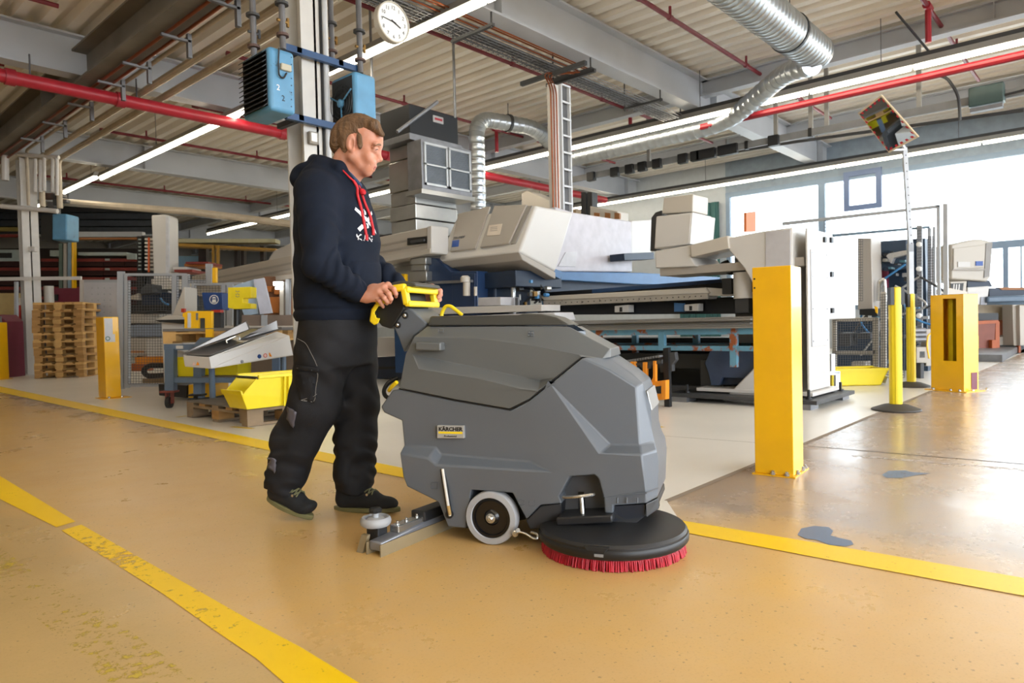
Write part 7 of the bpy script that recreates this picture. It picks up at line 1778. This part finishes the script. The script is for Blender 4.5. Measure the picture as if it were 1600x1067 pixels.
# crane girder, brown sheet piles beyond the fence
cg = thing('crane_girder', 'yellow edged crane girder beyond the mesh fence', 'girder', PY(330, 380, 18)); rectC('girder', 265, 373, 430, 379, 18, .4, mat('weathered_cream', '9C9778', .6), cg); prC('lower_flange', [(265, 379), (430, 388), (430, 391), (265, 384)], 17.9, .5, mat('dark_amber', '8F6A1E', .5), cg)
for x in (331, 338): rectC('amber_post', x, 383, x + 3, 420, 17.8, .1, mat('dark_amber', '8F6A1E'), cg)
for x0, x1 in ((310, 322), (366, 371), (376, 381), (406, 412)): rectC('dark_post', x0, 384, x1, 430, 18.6, .2, M_dk, cg)
rectC('blue_board', 262, 400, 312, 425, 19, .1, mat('dull_blue_board', '5E7E95', .6), cg)
for i, (x0, y0, x1, y1) in enumerate(((288, 412, 325, 416), (290, 409, 325, 412), (270, 417, 290, 421), (272, 421, 300, 425))):
    o = rectC('sheet_pile', x0, y0, x1, y1, 16.5 - .2 * i, .8, mat('bin_orange', 'B0692C') if i == 0 else mat('rust_red_drawer', '7E3028') if i % 2 else M_mwhite); tag(o, ['orange', 'rust red', 'white', 'second rust red'][i] + ' sheet pile lying behind the fence right of the white duct', 'sheet pile')
# ---------------------------------------------------------------- right side
def stanchion(px, pyb, ytop, w, label):
    c = PZ(px, pyb); d = c.dot(F_)
    root = thing('stanchion', label, 'stanchion', c, 'yellow barrier stanchions')
    t = MB(); t.lathe(c, Z_, [(.19, 0), (.195, .006), (.19, .016), (.10, .05), (.055, .058), (0, .058)], 40, False); t.build('base', mat('black_rubber_base', '3B3733', .6, var=.1), root, smooth=True)
    zt_ = PP(px, ytop, c, F_).z
    r = w * d / FPX / 2
    sec = []
    for k in range(24):
        a = 2 * math.pi * k / 24; rr = r * (1 - .10 * (math.cos(4 * a) > .6)); sec.append(c + V((math.cos(a), math.sin(a), 0)) * rr + Z_ * .05)
    t = MB(); t.prism(sec, Z_ * (zt_ - .05)); t.build('pole', mat('stanchion_yellow', 'EBD01C', .38, var=.04), root, smooth=True)
    for s in (-1, 1): t = MB(); t.cbox(c + E_ * s * r * .85 - F_ * r * .3 + Z_ * (zt_ - .07), r * .6, r * 1.0, .15, E_); t.build('belt_slot', M_black, root)
    t = MB(); t.lathe(c + Z_ * zt_, Z_, [(r, 0), (r * .9, .006), (0, .008)], 20, False); t.build('cap', mat('stanchion_yellow', 'EBD01C'), root)
stanchion(1400, 641, 450, 18.5, 'near yellow stanchion with black round base standing on the pale floor edge')
stanchion(1424, 604, 460, 13, 'farther yellow stanchion between the near one and the slotted yellow box')
# slotted yellow post
yc, yl, yr = PZ(1506, 613), PZ(1455, 609), PZ(1520, 604)
sp = thing('protection_post', 'wide yellow box post with a tall slot and dark tube inside at right', 'post', yc, 'yellow protection posts')
dl = (yl - yc); wl = dl.length; dl.normalize(); dr = V((-dl.y, dl.x, 0)); dr = dr if dr.dot(F_) > 0 else -dr
zt_ = PP(1506, 459, yc, F_).z; dp = .24
def sl_(u0, u1, z0, z1, th=.006): t = MB(); t.box(yc + dl * u0 + Z_ * z0, dl * (u1 - u0), dr * th, Z_ * (z1 - z0)); return t
u0s, u1s = wl * .21, wl * .61; zs0, zs1 = PP(1490, 565, yc, F_).z, PP(1490, 466, yc, F_).z
t = MB()
for q in ((0, u0s, .01, zt_), (u1s, wl, .01, zt_), (u0s, u1s, .01, zs0), (u0s, u1s, zs1, zt_)): t.box(yc + dl * q[0] + Z_ * q[2], dl * (q[1] - q[0]), dr * .006, Z_ * (q[3] - q[2]))
t.build('front_plate', M_yell, sp)
for (o, x, y) in ((V((0, 0, 0)), dl * .006, dr * dp), (dl * (wl - .006), dl * .006, dr * dp), (dr * dp, dl * wl, dr * .006)):
    t = MB(); t.box(yc + o + Z_ * .01, x, y, Z_ * (zt_ - .01)); t.build('side_plate', M_yell, sp)
t = MB(); t.box(yc + Z_ * (zt_ - .006), dl * wl, dr * dp, Z_ * .006); t.build('top_plate', M_yell, sp)
t = MB(); t.box(yc + dl * -.05 - dr * .04, dl * (wl + .1), dr * (dp + .08), Z_ * .01); t.build('base_plate', M_yell, sp)
t = MB(); t.cyl(yc + dl * wl * .33 + dr * .12 + Z_ * .2, yc + dl * wl * .33 + dr * .12 + Z_ * (zt_ - .03), .028, 12); t.build('light_curtain', mat('dark_blue_tube', '20283A', .3), sp, smooth=True)
t = MB(); t.lathe(yc + dl * wl * .33 + dr * .12 + Z_ * .24, Z_, [(.03, 0), (.03, .06)], 12); t.build('tube_clamp', M_chrome, sp)
t = MB(); t.box(yc + dl * wl * .5 + dr * .1 + Z_ * .1, dl * .05, dr * .2, Z_ * (zt_ - .15)); t.build('inner_rib', mat('lemon_yellow', 'E8CF1D'), sp)
t = MB(); t.box(yc - dl * .004 + dr * .12 + Z_ * .02, dl * .002, dr * .1, Z_ * .18); t.build('cable_cutout', M_maroon, sp)
for u, v in ((.03, -.02), (wl * .35, -.02), (wl - .04, -.02), (-.03, .1), (-.03, .34)):
    t = MB(); t.lathe(yc + dl * u + dr * v + Z_ * .01, Z_, [(.015, 0), (.015, .014), (.008, .022)], 8); t.build('floor_bolt', M_chrome, sp)
# mirror on its pole
mpz = PZ(1426, 601); md = mpz.dot(F_)
mi = thing('inspection_mirror', 'tilted rectangular mirror with red and white edge marks on a tall perforated pole', 'mirror', mpz)
c0_, c1_ = PY(1420, 460, md), PY(1414, 230, md)
t = MB(); t.box(V((mpz.x, mpz.y, 0)) - E_ * .03, E_ * .06, F_ * .05, Z_ * (c0_.z + .6)); t.build('lower_pole', mat('pale_grey_pole', 'B4B9C0', .4), mi, bevel=.004)
tp_ = c1_
t = MB(); t.prism([V((mpz.x, mpz.y, c0_.z + .5)) - E_ * .022, V((mpz.x, mpz.y, c0_.z + .5)) + E_ * .028, tp_ + E_ * .028, tp_ - E_ * .022], F_ * .03); t.build('upper_pole', mat('pale_grey_pole', 'B4B9C0'), mi)
t = MB()
for k in range(12): p = (V((mpz.x, mpz.y, c0_.z + .6))).lerp(tp_, k / 12) + E_ * .003 - F_ * .001; t.lathe(p, -F_, [(.007, 0), (.007, .001)], 8)
t.build('pole_holes', M_black, mi, kind='stuff')
mc = PY(1386, 196, md - .1); nM = (-F_ * .50 - E_ * .80 - Z_ * .33).normalized()
mz_ = lambda x, y: PP(1340 + x * .1218, 130 + y * .1218, mc, nM)
cor = [mz_(300, 150), mz_(780, 690), mz_(400, 895), mz_(0, 385)]
t = MB(); t.prism(cor, -nM * .03); t.build('mirror_frame', mat('cream_mirror_frame', 'C9B79A', .5), mi, bevel=.003)
cm = sum(cor, V((0, 0, 0))) / 4; inn = [cm + (p - cm) * .93 + nM * .003 for p in cor]
Mm = mat('mirror_glass', 'DDE6EE', .02, metal=1.0, var=0)
t = MB(); t.add(inn, [(0, 1, 2, 3)]); t.build('mirror_glass', Mm, mi)
M_mred = mat('mirror_red_mark', 'B01A2C', .4)
for a, b, n in ((0, 1, 7), (1, 2, 5), (2, 3, 7), (3, 0, 5)):
    for k in range(n):
        f0, f1 = (k + .25) / n, (k + .65) / n; P0, P1_ = inn[a].lerp(inn[b], f0), inn[a].lerp(inn[b], f1)
        t = MB(); t.prism([P0 + nM * .002, P1_ + nM * .002, P1_ + (cm - P1_) * .09 + nM * .002, P0 + (cm - P0) * .09 + nM * .002], nM * .002); t.build('red_mark', M_mred, mi)
t = MB(); t.tube([tp_ + Z_ * -.02, cm - nM * .04], .018, 8); t.cbox(tp_ - E_ * .08 - Z_ * .03, .16, .03, .02, E_); t.build('mirror_arm', M_alu, mi)
# yellow bin on the floor, small stand
bq_ = PZ(1387, 602); b0 = PZ(1300, 604); rb_ = thing('stacking_bin', 'long low yellow bin on the floor left of the near stanchion', 'bin', bq_)
dd = (b0 - bq_); lb = dd.length; dd.normalize(); pv = V((-dd.y, dd.x, 0)); pv = pv if pv.dot(F_) > 0 else -pv
zb = PP(1387, 576, bq_, F_).z
o = V((bq_.x, bq_.y, .004))
for nm, pts, off in (('bin_front', [o + dd * .08, o + dd * lb, o + dd * lb + Z_ * zb, o - dd * .02 + Z_ * zb], pv * .01), ('bin_back', [o + dd * .08 + pv * .4, o + dd * lb + pv * .4, o + dd * lb + pv * .4 + Z_ * zb, o - dd * .02 + pv * .4 + Z_ * zb], pv * .01), ('bin_end', [o + dd * .08, o + dd * .08 + pv * .4, o - dd * .02 + pv * .4 + Z_ * zb, o - dd * .02 + Z_ * zb], dd * .01), ('bin_end', [o + dd * lb, o + dd * lb + pv * .4, o + dd * lb + pv * .4 + Z_ * zb, o + dd * lb + Z_ * zb], dd * -.01), ('bin_floor', [o + dd * .08, o + dd * lb, o + dd * lb + pv * .4, o + dd * .08 + pv * .4], Z_ * .01)):
    t = MB(); t.prism(pts, off); t.build(nm, M_bin, rb_)
t = MB(); t.box(o - dd * .04 + Z_ * (zb - .02) - pv * .015, dd * (lb + .05), pv * .43, Z_ * .004); 
t = MB()
for k_ in (0, .41): t.box(o - dd * .04 + Z_ * (zb - .02) + pv * (k_ - .015), dd * (lb + .05), pv * .03, Z_ * .025)
t.build('bin_rim', M_bin, rb_)
t = MB(); t.prism([o + dd * .03 - pv * .01 + Z_ * .02, o + dd * .0 - pv * .01 + Z_ * .1, o - dd * .05 + pv * .1 + Z_ * .1, o - dd * .04 + pv * .1 + Z_ * .02], pv * .2); t.build('label_clip', mat('sticker_grey', 'C4C4C6'), rb_)
sn_ = thing('small_stand', 'small grey profile stand right of the white column', 'stand', PZ(1304, 612)); SD = 7.75
for x0, y0, x1, y1 in ((1296, 580, 1313, 586), (1306, 586, 1313, 612), (1299, 553, 1305, 582), (1294, 586, 1297, 612)): rectC('profile', x0, y0, x1, y1, SD, .05, M_alu, sn_)
rectC('shelf', 1292, 581, 1313, 584, SD, .3, M_alu, sn_)
# safety fence along the light rows
FB = 9.75
sf = thing('safety_fence', 'tall grey safety fence with mesh panels in front of the bright glazing', 'fence', onA(1400, 590, FB))
def fpost(px0, px1, y0, y1, b, nm='fence_post', m=M_fence): return prA(nm, [(px0, y0), (px1, y0), (px1 + 1, y1), (px0 + 1, y1)], b, .06, m, sf)
fpost(1463, 1468, 320, 470, FB + .1); fpost(1473, 1480, 318, 470, FB + .1); fpost(1432, 1440, 352, 600, FB + 1.2); fpost(1449, 1454, 356, 560, FB + 1.4); fpost(1457, 1461, 354, 560, FB + 1.5)
prA('top_rail', [(1222, 347), (1468, 320), (1468, 324), (1222, 352)], FB + .1, .05, M_fence, sf); prA('mid_rail', [(1300, 366), (1452, 353), (1452, 356), (1300, 370)], FB + 1.3, .05, mat('blue_grey_fence', '6F8799', .5), sf)
for (x0, y0, x1, y1, b, nx, ny) in ((1288, 345, 1326, 366, FB + .1, 7, 4), (1338, 374, 1348, 470, FB + .4, 3, 24), (1302, 500, 1372, 575, FB, 18, 20), (1375, 460, 1413, 590, FB, 10, 30), (1433, 356, 1440, 590, FB + 1.18, 3, 50), (1450, 370, 1459, 520, FB + 1.38, 4, 36)):
    mesh_grid(sf, onA(x0, y1, b), onA(x1, y1, b), onA(x0, y0, b), nx, ny, .003)
for (x0, y0, x1, y1) in ((1300, 496, 1372, 502), (1363, 500, 1372, 576), (1300, 548, 1370, 554), (1376, 456, 1384, 590), (1300, 500, 1306, 576)): prA('lower_bar', [(x0, y0), (x1, y0), (x1, y1), (x0, y1)], FB + .02, .05, M_mbeige, sf)
for y in (382, 420, 493): t = MB(); p = onA(1436.5, y, FB + 1.15); t.lathe(p, -B_, [(.035, 0), (.035, .03), (.02, .04)], 14); t.build('hinge', M_white, sf)
# dark blue robot cell behind the fence
rc = thing('robot_cell', 'dark blue machine cell with pipes and cables behind the safety fence', 'machine', onA(1400, 580, 11.4))
M_cell = mat('cell_blue_black', '22384F', .5, var=.3, vscale=3)
prA('cell_back', [(1360, 378), (1445, 372), (1450, 585), (1300, 590), (1300, 500), (1362, 500)], 11.5, .3, M_cell, rc)
prA('cell_cover', [(1362, 378), (1416, 375), (1416, 420), (1364, 424)], 11.2, .2, mat('slate_blue_cover', '3A4C60', .5), rc, .01)
prA('beige_cabinet', [(1340, 372), (1361, 372), (1364, 484), (1340, 484)], 10.4, .5, M_mgrey, rc, .01); prA('cabinet_tray', [(1343, 483), (1366, 482), (1372, 494), (1343, 492)], 10.3, .6, M_black, rc)
prA('warning_flag', [(1366, 478), (1371, 480), (1371, 490), (1368, 488)], 10.25, .02, M_yell, rc)
rnd = random.Random(21)
for i in range(60):
    px, py = rnd.uniform(1366, 1445), rnd.uniform(385, 570); w, h = rnd.uniform(2, 9), rnd.uniform(1.5, 7)
    prA('cell_part', [(px, py), (px + w, py - w * .05), (px + w, py + h), (px, py + h)], 11.0 + rnd.uniform(-.2, .2), rnd.uniform(.05, .2), (M_cell, mat('steel_blue_part', '5B7C9B', .4), M_mnavy, M_alu, mat('dull_teal_part', '3C6470', .5), M_dark)[i % 6], rc)
for i in range(9):
    p = onA(rnd.uniform(1368, 1440), rnd.uniform(400, 480), 10.9); t = MB(); t.tube(arc_path([p, p + A_ * rnd.uniform(-.5, .5) - Z_ * .3, p + A_ * rnd.uniform(-.6, .6) - Z_ * rnd.uniform(.4, .8)], .2), .015, 6); t.build('cell_hose', (M_dark, M_kblue, M_alu)[i % 3], rc, smooth=True)
prA('robot_arm', [(1384, 400), (1388, 396), (1420, 390), (1420, 397), (1396, 403), (1392, 412)], 10.8, .15, M_alu, rc, .01); prA('maroon_panel', [(1372, 423), (1386, 422), (1386, 450), (1372, 452)], 11.0, .1, M_maroon, rc); t = MB(); t.tube(arc_path([onA(1373, 470, 10.5), onA(1374, 440, 10.5), onA(1381, 436, 10.5), onA(1383, 470, 10.5)], .1), .03, 10); t.build('pipe_loop', M_chrome, rc, smooth=True)
for (x0, y0, x1, y1) in ((1330, 565, 1352, 575), (1340, 520, 1360, 530), (1310, 520, 1330, 540)): prA('low_part', [(x0, y0), (x1, y0), (x1, y1), (x0, y1)], 10.6, .3, M_mgrey if y0 > 560 else M_dark, rc, .01)
sw = thing('pneumatic_unit', 'grey pneumatic service unit on a stand between stanchion and slotted post', 'service unit', PZ(1443, 600)); SWD = 8.9
for x0, y0, x1, y1, m_ in ((1434, 513, 1444, 530, M_galv), (1432, 542, 1449, 567, M_mgrey), (1436, 548, 1446, 560, M_dark), (1447, 514, 1456, 572, M_mgrey), (1438, 567, 1444, 600, M_dark), (1430, 595, 1456, 603, M_dark)): rectC('service_part', x0, y0, x1, y1, SWD, .12, m_, sw, .008)
for y in (516, 523, 530): t = MB(); p = PY(1437, y, SWD); t.cyl(p - E_ * .07, p + E_ * .07, .03, 10); t.build('regulator', M_galv, sw, smooth=True)
t = MB(); t.tube(arc_path([PY(1456, 520, SWD), PY(1450, 524, SWD), PY(1448, 540, SWD), PY(1452, 560, SWD)], .1), .012, 6); t.build('yellow_cable', M_yell, sw, smooth=True)
# far machines by the window
fm = thing('far_machine', 'beige hooded machine with navy table and small blue emblem by the window', 'machine', PZ(1525, 556)); FDm = 14.3
prC('hood', [(1486, 382), (1520, 374), (1535, 374), (1552, 378), (1548, 432), (1543, 440), (1486, 436)], FDm, 1.0, M_mbeige, fm, .03)
prC('hood_panel', [(1490, 388), (1540, 382), (1538, 418), (1490, 421)], FDm - .04, .05, M_mbeige, fm, .01); prC('hood_edge', [(1541, 380), (1551, 378), (1546, 432), (1538, 434)], FDm - .02, .05, mat('machine_mid_grey', '8C8883'), fm)
rectC('white_label', 1497, 409, 1516, 417, FDm - .06, .02, M_mwhite, fm); rectC('emblem', 1525, 408, 1536, 415, FDm - .06, .02, mat('emblem_blue', '1F4C9C'), fm); rectC('panel_line', 1489, 420, 1539, 422, FDm - .06, .01, M_mgrey, fm)
prC('navy_throat', [(1512, 437), (1546, 438), (1551, 448), (1512, 450)], FDm + .1, .8, M_mnavy, fm); prC('navy_table', [(1546, 450), (1640, 450), (1640, 466), (1546, 466)], FDm + .2, 1, M_mnavy, fm); prC('rust_edge', [(1560, 449), (1640, 449), (1640, 453), (1566, 453)], FDm + .18, .1, mat('brown_orange', '96602F'), fm)
prC('tube_rail', [(1544, 463), (1640, 460), (1640, 471), (1544, 473)], FDm - .3, .15, mat('steel_blue_grey', '55697D', .4), fm, .03)
prC('console', [(1470, 452), (1486, 450), (1512, 456), (1512, 462), (1470, 459)], FDm - 4, .2, M_mbeige, fm, .005)
prC('screen_box', [(1485, 440), (1511, 439), (1509, 458), (1485, 458)], FDm - .6, .2, M_mbeige, fm, .01); prC('screen', [(1486, 443), (1506, 442), (1504, 457), (1486, 457)], FDm - .62, .02, M_dark, fm)
for i in range(3): prC('screen_keys', [(1490 + i * 4, 444), (1492 + i * 4, 444), (1491 + i * 4, 454), (1489 + i * 4, 454)], FDm - .63, .01, M_mwhite, fm)
prC('white_lower', [(1512, 449), (1546, 447), (1542, 476), (1524, 476), (1512, 470)], FDm - .2, .5, M_mwhite, fm, .01); prC('grey_foot', [(1533, 464), (1541, 464), (1540, 476), (1532, 476)], FDm - .22, .1, M_galv, fm)
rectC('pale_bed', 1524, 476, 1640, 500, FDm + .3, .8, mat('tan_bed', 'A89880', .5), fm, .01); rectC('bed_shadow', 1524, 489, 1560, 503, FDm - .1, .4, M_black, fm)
or_ = thing('orange_base', 'rust orange machine base with brackets behind the slotted yellow post', 'machine base', PZ(1545, 553)); M_ro = mat('rust_orange_paint', 'A8552A', .5, var=.15)
prC('front_panel', [(1523, 505), (1556, 503), (1554, 545), (1523, 548)], FDm - .4, .5, mat('brown_red_panel', '7E4230', .5), or_, .01); prC('top_edge', [(1521, 502), (1560, 500), (1560, 505), (1521, 507)], FDm - .42, .6, M_ro, or_); prC('side_post', [(1556, 503), (1562, 502), (1562, 550), (1555, 552)], FDm - .4, .3, M_ro, or_); prC('bracket', [(1550, 531), (1557, 531), (1560, 553), (1550, 554)], FDm - .5, .1, M_ro, or_, .01); prC('rear_panel', [(1567, 489), (1600, 486), (1600, 522), (1567, 524)], FDm + .3, .2, M_ro, or_); prC('beam', [(1560, 527), (1600, 520), (1600, 534), (1560, 540)], FDm + .1, .3, M_mbeige, or_); prC('yellow_part', [(1524, 525), (1529, 525), (1529, 548), (1524, 550)], FDm - .6, .1, M_yell, or_)
rc_ = thing('cream_cabinet', 'cream cabinet on legs cut by the right edge', 'cabinet', PZ(1595, 555)); prC('cabinet_side', [(1582, 476), (1590, 476), (1590, 540), (1584, 540)], FDm - .2, .3, M_mbeige, rc_, .01); prC('cabinet_front', [(1593, 477), (1650, 477), (1650, 540), (1594, 540)], FDm - .3, .5, M_mbeige, rc_, .01); prC('cabinet_leg', [(1592, 540), (1595, 540), (1595, 552), (1592, 552)], FDm - .25, .1, M_ro, rc_)
pl_ = thing('floor_plinth', 'grey steel plinth on the floor under the far orange machine', 'plinth', PZ(1560, 562)); p = [PZ(1523, 565), PZ(1566, 566), PZ(1600, 545), PZ(1660, 545), PZ(1660, 540), PZ(1523, 552)]; t = MB(); t.prism([V((q.x, q.y, .004)) for q in p], Z_ * .12); t.build('plinth', M_galv, pl_)
bpy.context.view_layer.update()
